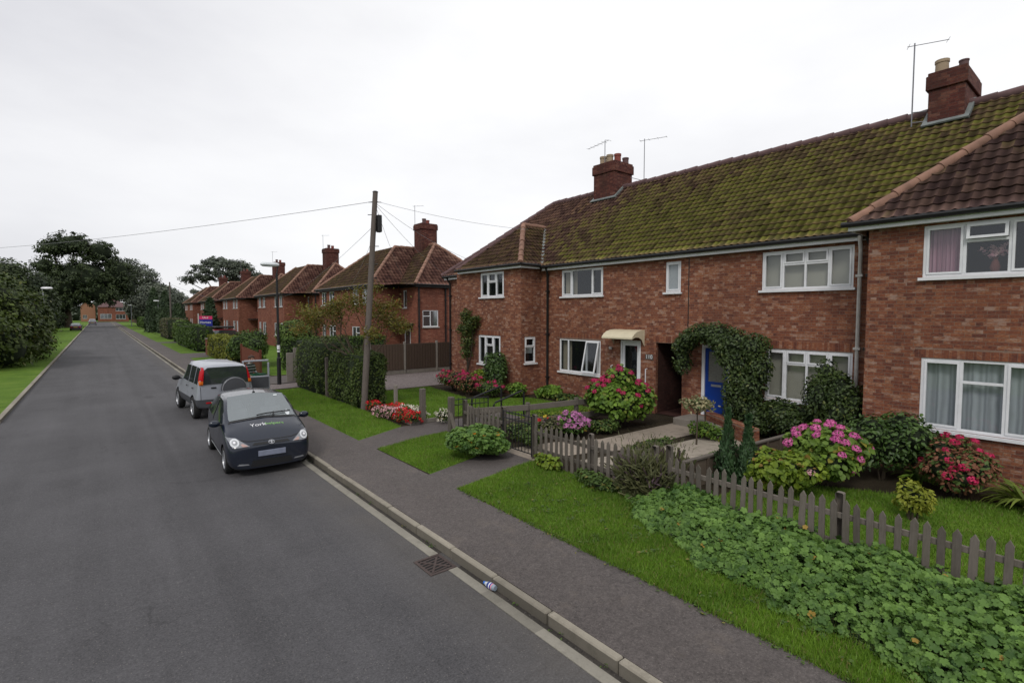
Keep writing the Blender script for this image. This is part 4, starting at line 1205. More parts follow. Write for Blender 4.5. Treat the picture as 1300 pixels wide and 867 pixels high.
# ------------------------------------------------------------------ the semi-detached houses further down
def semi(label, X0, Y0):
    h = thing('semi_detached_house', label, 'house', (X0, Y0, .1), 'semi detached brick houses down the street')
    Ln = 14.0; X1 = X0 + 6; XP = X0 - 1.9; yp0, yp1 = Y0 + 2.2, Y0 + Ln - 2.2; T = 4.92
    mb = MB()
    wins_p = [(yp0 + .5, yp0 + 1.5, 3.75, 4.7), (yp0 + 2.1, yp0 + 3.1, 3.75, 4.7), (yp1 - 1.5, yp1 - .5, 3.75, 4.7), (yp1 - 3.1, yp1 - 2.1, 3.75, 4.7),
              (yp0 + .5, yp0 + 1.3, 1.1, 2.3), (yp0 + 2.0, yp0 + 3.3, 1.1, 2.3), (yp1 - 1.3, yp1 - .5, 1.1, 2.3), (yp1 - 3.3, yp1 - 2.0, 1.1, 2.3)]
    wall(mb, 'X', XP, yp0, yp1, -.1, T, wins_p)
    rec = [(Y0 + 1.35, Y0 + 1.8, 3.5, 4.6), (Y0 + .9, Y0 + 1.75, .2, 2.25)]
    rec2 = [(Y0 + Ln - 1.8, Y0 + Ln - 1.35, 3.5, 4.6), (Y0 + Ln - 1.75, Y0 + Ln - .9, .2, 2.25)]
    wall(mb, 'X', X0, Y0, yp0, -.1, T, rec); wall(mb, 'X', X0, yp1, Y0 + Ln, -.1, T, rec2)
    wall(mb, 'Y', yp0, XP, X0, -.1, T); wall(mb, 'Y+', yp1, XP, X0, -.1, T)
    sw = [(X0 + .35, X0 + 1.45, 2.33, 3.35)]
    wall(mb, 'Y', Y0, X0, X1, -.1, T, sw); wall(mb, 'Y+', Y0 + Ln, X0, X1, -.1, T); wall(mb, 'X+', X1, Y0, Y0 + Ln, -.1, T)
    mb.face([(XP + .6, Y0, T - .02), (X1, Y0, T - .02), (X1, Y0 + Ln, T - .02), (XP + .6, Y0 + Ln, T - .02)], 1)
    mb.build('wall', [M['brick_far'], M['dark']], h, fixn=False)
    for i, q in enumerate(wins_p):
        window(h, 'X', XP, *q, [(1, None, 'f'), (1, None, 'f')] if i % 2 == 0 else [(1, .3, 'f'), (1, None, 'f')], far=True)
    for q in (rec[0], rec2[0]): window(h, 'X', X0, *q, [(1, None, 'f')], far=True)
    window(h, 'Y', Y0, *sw[0], [(1, .3, 'f'), (1, None, 'f')], far=True)
    for a, b, za, zb in (rec[1], rec2[1]):
        P = uzd('X', X0); m_ = MB()
        ubox(m_, P, a, b, za, zb, -.09, -.04); d = m_.build('door', M['white'], h)
        m_ = MB(); ubox(m_, P, a + .15, b - .15, za + .9, zb - .2, -.04, -.03); m_.build('pane', M['glass_far'], d)
        m_ = MB(); ubox(m_, P, a - .4, b + .35, 2.42, 2.55, .0, 1.0); m_.build('door_canopy', M['black'], h)
    e = .28; sl = .9; hw = 3 + e; rz = EZ + hw * sl
    A = [(X0 - e, Y0 - e, EZ), (X0 - e, Y0 + Ln + e, EZ), (X1 + e, Y0 + Ln + e, EZ), (X1 + e, Y0 - e, EZ)]
    r0 = (X0 + 3, Y0 - e + hw, rz); r1 = (X0 + 3, Y0 + Ln + e - hw, rz)
    pa, pb = yp0 - e, yp1 + e; hx = rz - .12; run = (hx - EZ) / .86
    q0 = (XP - e + run, pa + run, hx); q1 = (XP - e + run, pb - run, hx)
    xv = X0 - e + .05; xr = X0 + 2.9
    planes = [([A[0], A[1], r1, r0], 0), ([A[3], A[0], r0], 1), ([A[1], A[2], r1], 1),
              ([(XP - e, pa, EZ), (XP - e, pb, EZ), q1, q0], 0),
              ([(XP - e, pa, EZ), (xv, pa, EZ), (xr, q0[1], hx), q0], 1), ([(XP - e, pb, EZ), (xv, pb, EZ), (xr, q1[1], hx), q1], 1)]
    rf = roof_mesh('roof', planes, [M['tile_far_moss'], M['tile_red']], h, K=4, tile=.25, course=.32, plain_planes=[([A[2], A[3], r0, r1], 1)])
    for a, b in ((A[0], r0), (A[1], r1), (r0, r1), ((XP - e, pa, EZ), q0), ((XP - e, pb, EZ), q1), (q0, (xr, q0[1], hx)), (A[3], r0)):
        ridge_part(rf, a, b, .10)
    r = MB(); a = Vector((xv, pa, EZ + .06)); b = Vector((xr, q0[1], hx + .04)); n = Vector((.1, .1, 0))
    r.face([a - n, a + n, b + n, b - n]); r.build('valley_flashing', M['ridge'], rf)
    f = MB()
    f.box(X0 - e + .06, X0 - e + .09, Y0 - e, pa, EZ - .16, EZ - .01); f.box(X0 - e + .06, X0 - e + .09, pb, Y0 + Ln + e, EZ - .16, EZ - .01)
    f.box(XP - e + .06, XP - e + .09, pa, pb, EZ - .16, EZ - .01); f.box(XP - e + .1, X0 - e, pa + .06, pa + .09, EZ - .16, EZ - .01)
    f.box(X0 - e + .1, X1 + e, Y0 - e + .06, Y0 - e + .09, EZ - .16, EZ - .01)
    f.build('fascia', M['black'], h)
    gutter(h, (X0 - e, Y0 - e, EZ - .01), (X0 - e, pa, EZ - .01)); gutter(h, (XP - e, pa, EZ - .01), (XP - e, pb, EZ - .01)); gutter(h, (X0 - e, Y0 - e, EZ - .01), (X1 + e, Y0 - e, EZ - .01))
    downpipe(h, [(X0 + .08, Y0 - .1, EZ - .05), (X0 + .08, Y0 - .06, EZ - .3), (X0 + .08, Y0 - .06, .15)], .05)
    downpipe(h, [(X0 + 1.95, Y0 - .1, EZ - .05), (X0 + 1.95, Y0 - .06, EZ - .3), (X0 + 1.95, Y0 - .06, .15)], .05)
    chimney(h, X0 + 2.4, X0 + 3.6, Y0 + 3.7, Y0 + 4.8, 7.2, 9.35, [(X0 + 2.75, Y0 + 4.0, .13, .34, 'ridge_dark'), (X0 + 3.25, Y0 + 4.4, .13, .34, 'pot_red')])
    aerial(h, (X0 + 2.5, Y0 + 4.85, 8.8), 1.9, Vector((.5, -.6, 0)), 3)
    return h
s0 = semi('semi detached brick house right behind the wooden pole, mossy hipped roof and tall chimney', 15.0, 27.7)
def semi_copy(label, x, y):
    c = copy_tree(s0); c.location = (x, y, .1); c['label'] = label
    return c
semi_copy('semi detached brick house behind the street lamp, second after the wooden pole', 14.6, 45.4)
semi_copy('semi detached brick house third along the street, above the red car', 14.3, 62.6)
semi_copy('semi detached brick house fourth along, beside the estate agent board', 14.1, 79.5)
semi_copy('semi detached brick house fifth along the street, at the far end of the row', 14.0, 96.5)
semi_copy('lone brick house set back beyond the end of the row, past the dark conifers', 22.5, 196.0)
# houses closing the end of the street
def end_house(label, x0, x1, y0, zt, wins, ridge_dir, brick, rz, group='brick houses across the end of the street'):
    h = thing('far_house', label, 'house', ((x0 + x1) / 2, y0, .1), group)
    y1 = y0 + 8; mb = MB(); wall(mb, 'Y', y0, x0, x1, -.1, zt, wins)
    for x in (x0, x1): wall(mb, 'X', x, y0, y1, -.1, zt)
    wall(mb, 'Y', y1, x0, x1, -.1, zt)
    ym = (y0 + y1) / 2; e = .3; xm = (x0 + x1) / 2
    if ridge_dir == 'gable':
        mb.face([(x0, y0, zt), (x1, y0, zt), (xm, y0, rz)])
    mb.build('wall', brick, h, fixn=False)
    for q in wins: window(h, 'Y', y0, *q, [(1, None, 'f'), (1, None, 'f'), (1, None, 'f')], far=True)
    r = MB()
    if ridge_dir == 'gable':
        r.face([(x0 - e, y0 - e, zt - .2), (xm, y0 - e, rz + .1), (xm, y1, rz + .1), (x0 - e, y1, zt - .2)])
        r.face([(x1 + e, y0 - e, zt - .2), (xm, y0 - e, rz + .1), (xm, y1, rz + .1), (x1 + e, y1, zt - .2)])
    else:
        k = 3.6
        r.face([(x0 - e, y0 - e, zt), (x1 + e, y0 - e, zt), (x1 - k, ym, rz), (x0 + k, ym, rz)])
        r.face([(x0 - e, y1 + e, zt), (x1 + e, y1 + e, zt), (x1 - k, ym, rz), (x0 + k, ym, rz)])
        r.face([(x0 - e, y0 - e, zt), (x0 - e, y1 + e, zt), (x0 + k, ym, rz)]); r.face([(x1 + e, y0 - e, zt), (x1 + e, y1 + e, zt), (x1 - k, ym, rz)])
    r.build('roof', M['ridge'] if ridge_dir == 'gable' else M['ridge_dark'], h)
    chimney(h, xm - .5, xm + .5, ym - .4, ym + .4, rz - .6, rz + 1.4, [])
    return h
end_house('orange brick house at the road end, gable facing us, left of the white windowed one', -5.2, -.9, 252, 5.9, [(-4.6, -3.4, 1.2, 2.6)], 'gable', plain('orange_brick', (.30, .15, .09), .9), 8.6)
end_house('red brick house at the road end with wide white windows, straight ahead', -.2, 9.2, 250, 5.6, [(.5, 3.9, 1.2, 3.0), (5.2, 8.2, 1.0, 2.8), (5.2, 8.2, 4.1, 5.4)], 'hip', M['brick_far'], 8.6)
end_house('dark red brick house at the road end, right of the white windowed one', 10.2, 20, 251, 6.0, [(11.5, 13, 1.1, 2.6), (16, 18, 1.1, 2.6)], 'hip', M['brick_far'], 11.0)
# ------------------------------------------------------------------ vehicles
def paint(name, c, rough=.25, flake=0.0, coat=.6):
    t = NT(name)
    f = t.noise(3.0, 4); d = t.noise(40.0, 3)
    k = t.m('ADD', .85, t.m('MULTIPLY', f, .3))
    col = t.mix(1.0, c, t.n('CombineColor', {0: k, 1: k, 2: k}).outputs[0], 'MULTIPLY')
    q = t.n('SeparateXYZ', {0: t.pos()}).outputs
    dirt = t.n('MapRange', {0: q[2], 1: .15, 2: .75, 3: .2, 4: .0}).outputs[0]
    col = t.mix(t.m('MULTIPLY', dirt, t.m('ADD', .4, t.m('MULTIPLY', d, .6))), col, (.075, .07, .062))
    rg = t.m('ADD', rough, t.m('MULTIPLY', dirt, .5))
    return t.done(col, rg, flake, .5, None, Coat_Weight=coat * .6, Coat_Roughness=.06)
M['car_black'] = paint('car_black', (.007, .012, .026), .2, .1)
M['car_silver'] = paint('car_silver', (.36, .38, .425), .38, .35)
M['car_red'] = paint('car_red', (.20, .012, .02), .3, .1)
M['car_navy'] = paint('car_navy', (.03, .012, .03), .3, .1)
M['car_grey'] = paint('car_grey', (.16, .165, .20), .3, .3)
M['cladding'] = plain('grey_cladding', (.055, .058, .066), .6, var=.2)
M['trim'] = plain('dark_trim', (.010, .010, .011), .5, var=.3)
M['tyre'] = plain('tyre_rubber', (.014, .014, .014), .85, var=.4, scale=20)
M['alloy'] = plain('alloy_rim', (.38, .39, .41), .4, metal=.6, var=.15)
M['autoglass'] = glass_mat('car_glass', (.035, .042, .043), .10, .1, .04)
M['screen'] = glass_mat('car_windscreen', (.22, .25, .26), .14, .42, .05)
M['lamp_clear'] = plain('headlamp_lens', (.62, .64, .66), .12, var=.25, scale=30, spec=.9)
M['seat'] = plain('seat_cloth', (.30, .31, .33), .9, var=.2)
M['lamp_grey'] = plain('lamp_housing', (.22, .23, .25), .15, var=.5, scale=25, spec=.8)
M['indicator_clear'] = plain('indicator_lens', (.42, .28, .25), .2)
M['lamp_red'] = plain('tail_lamp_red', (.46, .004, .010), .4, var=.15, spec=.2)
M['lamp_orange'] = plain('indicator_orange', (.60, .13, .01), .4, var=.15, spec=.2)
M['plate_w'] = plain('blank_plate', (.20, .22, .29), .4, var=.4, scale=9)
M['plate_y'] = plain('yellow_plate', (.5, .34, .03), .4, var=.15)
M['white_gloss'] = plain('white_gloss', (.8, .8, .82), .3, var=.05)
M['lettering_green'] = plain('green_lettering', (.24, .50, .14), .4, var=.1)
M['sticker'] = plain('sticker', (.66, .70, .72), .4, var=.2)

def shell(name, ST, arches, matfn, mats, smooth_level=2, cap_glass=None):
    """ST: list of (y, [8 (x,z)]) ; returns evaluated mesh with wheel arches cut"""
    bm = bmesh.new(); rows = []
    cre = bm.edges.layers.float.new('crease_edge'); crv = bm.verts.layers.float.new('crease_vert')
    for y, pts in ST:
        rt = [bm.verts.new((x, y, z)) for x, z in pts]
        lf = [bm.verts.new((-x, y, z)) for x, z in pts[:-1]] + [rt[-1]]
        rows.append((rt, lf))
    ns = len(ST); nr = len(ST[0][1])
    for s in range(ns - 1):
        for r in range(nr - 1):
            mi = matfn(s, r)
            for side in (0, 1):
                a, b = rows[s][side], rows[s + 1][side]
                q = [a[r], b[r], b[r + 1], a[r + 1]]
                if side: q = q[::-1]
                bm.faces.new(q).material_index = mi
        a, b = rows[s], rows[s + 1]
        bm.faces.new([a[0][0], a[1][0], b[1][0], b[0][0]]).material_index = len(mats) - 1
    for s in (0, ns - 1):
        rt, lf = rows[s]
        for r in range(nr - 2):
            q = [rt[r], rt[r + 1], lf[r + 1], lf[r]]
            if s: q = q[::-1]
            mi = cap_glass[1] if (cap_glass and s and r in cap_glass[0]) else matfn(s if s == 0 else s - 1, r)
            bm.faces.new(q).material_index = mi
        q = [rt[nr - 2], rt[nr - 1], lf[nr - 2]]
        if s: q = q[::-1]
        bm.faces.new(q).material_index = matfn(0 if s == 0 else s - 1, 2)
    bmesh.ops.recalc_face_normals(bm, faces=bm.faces)
    for e in bm.edges:
        if len(e.link_faces) == 2 and e.link_faces[0].material_index != e.link_faces[1].material_index: 
            e[cre] = 1.0
            if 1 in (e.link_faces[0].material_index, e.link_faces[1].material_index) or 2 in (e.link_faces[0].material_index, e.link_faces[1].material_index):
                for v_ in e.verts: v_[crv] = 1.0
    me = bpy.data.meshes.new(name); bm.to_mesh(me); bm.free()
    for m_ in mats: me.materials.append(m_)
    o = bpy.data.objects.new(name, me); COL.objects.link(o)
    sb = o.modifiers.new('s', 'SUBSURF'); sb.levels = smooth_level; sb.render_levels = smooth_level
    cut = MB()
    for y, z, r, w0, w1 in arches:
        for sgn in (1, -1):
            b = len(cut.v); n = 28
            for xx in (w0 * sgn, w1 * sgn):
                for k in range(n):
                    t = 2 * math.pi * k / n; cut.v.append((xx, y + r * math.cos(t), z + r * math.sin(t)))
            for k in range(n):
                cut.f.append((b + k, b + (k + 1) % n, b + n + (k + 1) % n, b + n + k)); cut.m.append(len(mats) - 1)
            cut.f.append(tuple(range(b, b + n))); cut.m.append(len(mats) - 1); cut.f.append(tuple(range(b + n, b + 2 * n))); cut.m.append(len(mats) - 1)
    co = cut.build('cut', mats)
    bo = o.modifiers.new('b', 'BOOLEAN'); bo.operation = 'DIFFERENCE'; bo.object = co; bo.solver = 'EXACT'
    dg = bpy.context.evaluated_depsgraph_get(); dg.update()
    out = bpy.data.meshes.new_from_object(o.evaluated_get(dg))
    bpy.data.objects.remove(o); bpy.data.objects.remove(co)
    out.polygons.foreach_set('use_smooth', [True] * len(out.polygons))
    out.set_sharp_from_angle(angle=math.radians(38))
    return out

def split_shell(me, root, names):
    """material slots -> separate part meshes; names: {slot: part name}"""
    obs = {}
    for mi, nm in names.items():
        bm = bmesh.new(); bm.from_mesh(me)
        bmesh.ops.delete(bm, geom=[f for f in bm.faces if (f.material_index not in (nm[1] if isinstance(nm, tuple) else (mi,)))], context='FACES')
        nname = nm[0] if isinstance(nm, tuple) else nm
        m2 = bpy.data.meshes.new(nname); bm.to_mesh(m2); bm.free()
        for m_ in me.materials: m2.materials.append(m_)
        m2.set_sharp_from_angle(angle=math.radians(38))
        obs[mi] = link(nname, m2, root)
    return obs

def bvh_of(me):
    return BVHTree.FromPolygons([v.co.copy() for v in me.vertices], [tuple(p.vertices) for p in me.polygons])

def decal(bvh, name, pts, direction, mat, parent, off=.004, nu=8, nv=6):
    """a patch that lies on the bodywork. pts: quad corners, or ('ell', cx, cy, rx, ry), in the plane across direction"""
    ax = {'+y': (0, 2), '-y': (0, 2), '-z': (0, 1), '+x': (1, 2), '-x': (1, 2)}[direction]
    d = {'+y': Vector((0, 1, 0)), '-y': Vector((0, -1, 0)), '-z': Vector((0, 0, -1)), '+x': Vector((1, 0, 0)), '-x': Vector((-1, 0, 0))}[direction]
    def put(a, b):
        p = [0, 0, 0]; p[ax[0]] = a; p[ax[1]] = b
        o = Vector(p); k = [i for i in range(3) if i not in ax][0]; o[k] = -6 * d[k]
        h = bvh.ray_cast(o, d)
        if h[0] is None: return None
        n = h[1] if h[1].dot(d) < 0 else -h[1]
        return h[0] + n * off - d * off * .5
    mb = MB(); grid = []
    if pts[0] == 'ell':
        _, cx, cy, rx, ry = pts; K = 18
        for i in range(4):
            s = i / 3
            grid.append([put(cx + rx * s * math.cos(2 * math.pi * k / K), cy + ry * s * math.sin(2 * math.pi * k / K)) for k in range(K + 1)])
    else:
        a, b, c, e = [Vector(p) for p in pts]
        for i in range(nv + 1):
            l = a.lerp(e, i / nv); r = b.lerp(c, i / nv)
            grid.append([put(*l.lerp(r, j / nu)) for j in range(nu + 1)])
    for g, h in zip(grid[:-1], grid[1:]):
        for j in range(len(g) - 1):
            q = [g[j], g[j + 1], h[j + 1], h[j]]
            if any(x is None for x in q): continue
            mb.face(q)
    if not mb.f: return None
    return mb.build(name, mat, parent, smooth=True)

def wheel(root, x, y, r, w, spokes=6, cap=False):
    sg = 1 if x > 0 else -1
    mb = MB(); hw = w / 2
    mb.lathe([(r * .66, -hw * .9), (r * .86, -hw), (r * .96, -hw * .8), (r, -hw * .4), (r, hw * .4), (r * .96, hw * .8), (r * .86, hw), (r * .66, hw * .9), (r * .64, 0)], (x, y, r), 'X', 28)
    t = mb.build('wheel', M['tyre'], root, smooth=True)
    mb = MB(); e = sg * hw
    mb.lathe([(r * .67, e * .92), (r * .62, e * .98), (r * .58, e * .7)], (x, y, r), 'X', 28)
    mb.lathe([(0.001, e * .72), (r * .17, e * .75), (r * .17, e * .4)], (x, y, r), 'X', 16)
    for i in range(spokes):
        a = 2 * math.pi * i / spokes
        c = Vector((x + e * .68, y + math.cos(a) * r * .38, r + math.sin(a) * r * .38))
        rd = Vector((0, math.cos(a), math.sin(a))); tn = Vector((0, -math.sin(a), math.cos(a)))
        mb.obox(c, (e * .10, 0, 0), rd * r * .24, tn * r * (.09 if not cap else .16))
    mb.build('rim', M['alloy'], t, smooth=False)
    mb = MB(); mb.lathe([(.001, e * .42), (r * .62, e * .42)], (x, y, r), 'X', 24)
    mb.build('brake_disc', M['trim'], t)
    return t

def mirror(root, x, y, z, mat, s=1.0, face=-1):
    mb = MB(); sg = 1 if x > 0 else -1
    v, f = ico((x + sg * .10 * s, y, z), (.105 * s, .06 * s, .072 * s), 3)
    mb.v = [tuple(p) for p in v]; mb.f = list(f); mb.m = [0] * len(f)
    mb.obox((x + sg * .01, y + .01, z - .035), (.05, 0, 0), (0, .025, 0), (0, 0, .018), 1)
    m_ = mb.build('wing_mirror', [mat, M['trim']], root, smooth=True)
    g = MB(); k = .062 * s * -face
    g.face([(x + sg * .02 * s, y + k * .9, z - .045 * s), (x + sg * .18 * s, y + k * .9, z - .04 * s), (x + sg * .18 * s, y + k * .9, z + .045 * s), (x + sg * .02 * s, y + k * .9, z + .05 * s)])
    g.build('mirror_glass', M['autoglass'], m_)

def seam(bvh, pts, direction, parent, w=.009, name='door_seam'):
    """thin dark line on the body through 2D points"""
    quads = []
    out = MB()
    for (a, b), (c, e) in zip(pts[:-1], pts[1:]):
        n = Vector((-(e - b), c - a)).normalized() * w / 2
        o = decal(bvh, 'tmp', [(a - n.x, b - n.y), (a + n.x, b + n.y), (c + n.x, e + n.y), (c - n.x, e - n.y)], direction, M['trim'], None, .003, 1, 6)
        if o:
            k = len(out.v); out.v += [tuple(v.co) for v in o.data.vertices]; out.f += [tuple(i + k for i in p.vertices) for p in o.data.polygons]; out.m += [0] * len(o.data.polygons)
            bpy.data.objects.remove(o)
    return out

def hatchback():
    R = thing('parked_hatchback', 'small black hatchback with white and green lettering on the bonnet, facing us', 'car', (2.57, 10.72, 0), 'cars parked along the right kerb', math.radians(-1.8), local=True); R.scale = (.96, .96, .96)
    ST = [
        (-.01, [(.50, .17), (.58, .20), (.62, .38), (.60, .54), (.55, .585), (.42, .60), (.22, .61), (0, .615)]),
        (.07, [(.62, .16), (.71, .20), (.755, .40), (.735, .585), (.68, .645), (.50, .665), (.27, .68), (0, .685)]),
        (.24, [(.66, .16), (.765, .20), (.81, .46), (.79, .69), (.725, .77), (.54, .80), (.30, .825), (0, .835)]),
        (.46, [(.66, .17), (.78, .21), (.815, .50), (.80, .78), (.75, .875), (.58, .905), (.33, .935), (0, .95)]),
        (.80, [(.66, .17), (.78, .20), (.815, .50), (.805, .82), (.775, .91), (.735, .965), (.665, .995), (0, 1.05)]),
        (1.20, [(.66, .17), (.78, .20), (.815, .50), (.81, .84), (.785, .93), (.69, 1.17), (.625, 1.215), (0, 1.28)]),
        (1.58, [(.66, .17), (.78, .20), (.815, .50), (.81, .86), (.785, .945), (.64, 1.35), (.565, 1.425), (0, 1.475)]),
        (2.05, [(.66, .17), (.775, .20), (.81, .50), (.805, .86), (.785, .955), (.63, 1.375), (.54, 1.44), (0, 1.495)]),
        (2.55, [(.66, .17), (.775, .20), (.81, .50), (.805, .88), (.785, .985), (.625, 1.35), (.535, 1.425), (0, 1.48)]),
        (2.98, [(.66, .17), (.775, .21), (.80, .50), (.795, .90), (.77, 1.02), (.60, 1.28), (.51, 1.37), (0, 1.43)]),
        (3.28, [(.62, .19), (.72, .23), (.77, .50), (.76, .88), (.72, 1.02), (.60, 1.08), (.47, 1.12), (0, 1.15)]),
        (3.40, [(.50, .26), (.60, .30), (.69, .50), (.67, .78), (.62, .90), (.48, .93), (.32, .945), (0, .95)]),
    ]
    def mf(s, r):
        if r == 6 and s in (4, 5): return 1
        if r == 4 and 5 <= s <= 8: return 2
        if r == 6 and s == 9: return 2
        return 0
    mats = [M['car_black'], M['screen'], M['autoglass'], M['trim']]
    me = shell('body', ST, [(.60, .285, .325, .52, .95), (2.94, .285, .325, .52, .95)], mf, mats)
    bv = bvh_of(me)
    ob = split_shell(me, R, {0: ('body', (0, 3)), 1: 'windscreen', 2: 'side_window'})
    B = ob[0]
    for sx in (1, -1):
        # pillar between door and rear window
        q = '-x' if sx > 0 else '+x'
        decal(bv, 'pillar', [(2.02, .90), (2.11, .90), (2.08, 1.40), (2.0, 1.40)], q, M['car_black'], B, .006)
        decal(bv, 'door_handle', [(1.86, .79), (2.0, .79), (2.0, .825), (1.86, .825)], q, M['car_black'], B, .02)
        sm = seam(bv, [(1.12, .26), (1.06, .55), (1.05, .88)], q, B); sm2 = seam(bv, [(2.07, .92), (2.10, .6), (2.02, .26)], q, B)
        k = len(sm.v); sm.v += sm2.v; sm.f += [tuple(i + k for i in f) for f in sm2.f]; sm.m += sm2.m
        sm.build('door_seam', M['trim'], B)
        decal(bv, 'sill_strip', [(1.0, .285), (2.55, .285), (2.55, .325), (1.0, .325)], q, M['sticker'], B, .004, 12, 1)
        # headlamps: big bright teardrops sweeping up the wing
        sgn = sx
        hp = [(sgn * a_, b_) for a_, b_ in ((.40, .615), (.70, .61), (.775, .79), (.63, .775))]
        h = decal(bv, 'headlight', hp, '+y', M['lamp_grey'], R, .006, 10, 8)
        if h:
            decal(bv, 'lens', ('ell', sgn * .655, .695, .078, .072), '+y', M['lamp_clear'], h, .012)
            decal(bv, 'reflector', ('ell', sgn * .655, .695, .046, .042), '+y', M['grey_metal'], h, .016)
            decal(bv, 'bulb', ('ell', sgn * .66, .70, .022, .02), '+y', M['white_gloss'], h, .020)
            decal(bv, 'indicator', [(sgn * .43, .62), (sgn * .53, .617), (sgn * .56, .66), (sgn * .52, .67)], '+y', M['indicator_clear'], h, .012)
        decal(bv, 'fog_lamp_recess', [(sgn * .42, .245), (sgn * .64, .255), (sgn * .60, .285), (sgn * .44, .27)], '+y', M['grey_metal'], B, .005)
        mirror(R, sgn * .80, .98, .97, M['car_black'])
        for y in (.60, 2.94): wheel(R, sgn * .715, y, .283, .17, 7)
    g = decal(bv, 'grille', [(-.36, .628), (.36, .628), (.31, .668), (-.31, .668)], '+y', M['trim'], R, .005)
    e = MB()
    for k in range(24):
        pass
    decal(bv, 'badge', ('ell', 0, .652, .062, .036), '+y', M['grey_metal'], R, .012)
    bd = decal(bv, 'badge_ring', ('ell', 0, .652, .048, .024), '+y', M['trim'], B, .014)
    decal(bv, 'badge_bar', [(-.012, .63), (.012, .63), (.012, .676), (-.012, .676)], '+y', M['steel'], B, .016)
    decal(bv, 'badge_bar', [(-.045, .656), (.045, .656), (.045, .664), (-.045, .664)], '+y', M['steel'], B, .017)
    decal(bv, 'lower_intake', [(-.40, .20), (.40, .20), (.36, .33), (-.36, .33)], '+y', M['trim'], B, .004)
    pl = MB(); pl.box(-.26, .26, -.035, -.012, .40, .51); pl.build('number_plate', M['plate_w'], R, bevel=.006)
    # bonnet edge, cowl, wiper, aerial
    sm = seam(bv, [(-.60, .735), (-.40, .70), (.40, .70), (.60, .735)], '+y', B, .012); sm.build('bonnet_seam', M['trim'], B)
    decal(bv, 'cowl', [(-.68, .755), (.68, .755), (.64, .825), (-.64, .825)], '-z', M['trim'], B, .006, 12, 3)
    wp = MB(); pts = []
    for i in range(9):
        t = i / 8; x, y = -.12 + .70 * t, .84 + .10 * t
        hh = bv.ray_cast(Vector((x, y, 5)), Vector((0, 0, -1))); pts.append(hh[0] + Vector((0, -.01, .03)))
    wp.tube(pts, .014, 6)
    hh = bv.ray_cast(Vector((.20, .79, 5)), Vector((0, 0, -1)))
    wp.tube([hh[0] + Vector((0, 0, .01)), pts[4] + Vector((0, -.01, .015))], .012, 6)
    wp.build('wiper', M['trim'], R)
    an = MB(); hh = bv.ray_cast(Vector((.0, 1.75, 5)), Vector((0, 0, -1))); an.tube([hh[0], hh[0] + Vector((0, .22, .19))], [.008, .004], 6); an.lathe([(.03, -.01), (.025, .02), (0, .025)], hh[0]); an.build('radio_aerial', M['trim'], R)
    decal(bv, 'tax_disc', ('ell', .52, 1.07, .045, .045), '+y', M['sticker'], R, .006)
    decal(bv, 'tax_disc', [(.36, 1.385), (.44, 1.385), (.44, 1.405), (.36, 1.405)], '+y', M['sticker'], R, .006)
    for sx in (1, -1):
        q = MB(); q.obox((sx * .36, 1.72, .80), (.22, 0, 0), (0, .07, .02), (0, .05, .30)); q.obox((sx * .36, 1.78, 1.20), (.12, 0, 0), (0, .04, 0), (0, .01, .10)); q.obox((sx * .36, 1.45, .52), (.23, 0, 0), (0, .25, 0), (0, 0, .07)); q.build('seat', M['seat'], R, bevel=.03)
        q = MB(); q.obox((sx * .33, 2.75, 1.10), (.12, 0, 0), (0, .04, 0), (0, .01, .10)); q.obox((sx * .33, 2.72, .80), (.28, 0, 0), (0, .06, .02), (0, .04, .26)); q.build('seat', M['seat'], R, bevel=.03)
    q = MB(); q.tube([(.36 + .17 * math.cos(a_ * .5236), 1.12 - .06 * math.sin(a_ * .5236), .97 + .16 * math.sin(a_ * .5236)) for a_ in range(13)], .016, 6); q.build('steering_wheel', M['trim'], R, smooth=True)
    q = MB(); q.box(-.68, .68, .92, 1.16, .70, .92); q.build('dashboard', M['trim'], R, bevel=.05)
    q = MB(); q.obox((0, 1.42, 1.30), (.10, 0, 0), (0, .012, 0), (0, 0, .03)); q.build('rear_view_mirror', M['trim'], R)
    # lettering on the bonnet
    for s, cx, mt in (('York', -.155, M['white_gloss']), ('helpers', .165, M['lettering_green'])):
        t_ = text_mesh('lettering', s, .128 if mt is M['white_gloss'] else .105, mt)
        bm = bmesh.new(); bm.from_mesh(t_)
        bmesh.ops.subdivide_edges(bm, edges=bm.edges[:], cuts=1)
        for v in bm.verts:
            x, yy = v.co.x * 1.18 + cx, .50 + v.co.y * 1.25
            hh = bv.ray_cast(Vector((x, yy, 5)), Vector((0, 0, -1)))
            v.co = hh[0] + Vector((0, 0, .004)) if hh[0] else Vector((x, yy, .92))
        bm.to_mesh(t_); bm.free()
        link('lettering', t_, B)
    return R
hatchback()

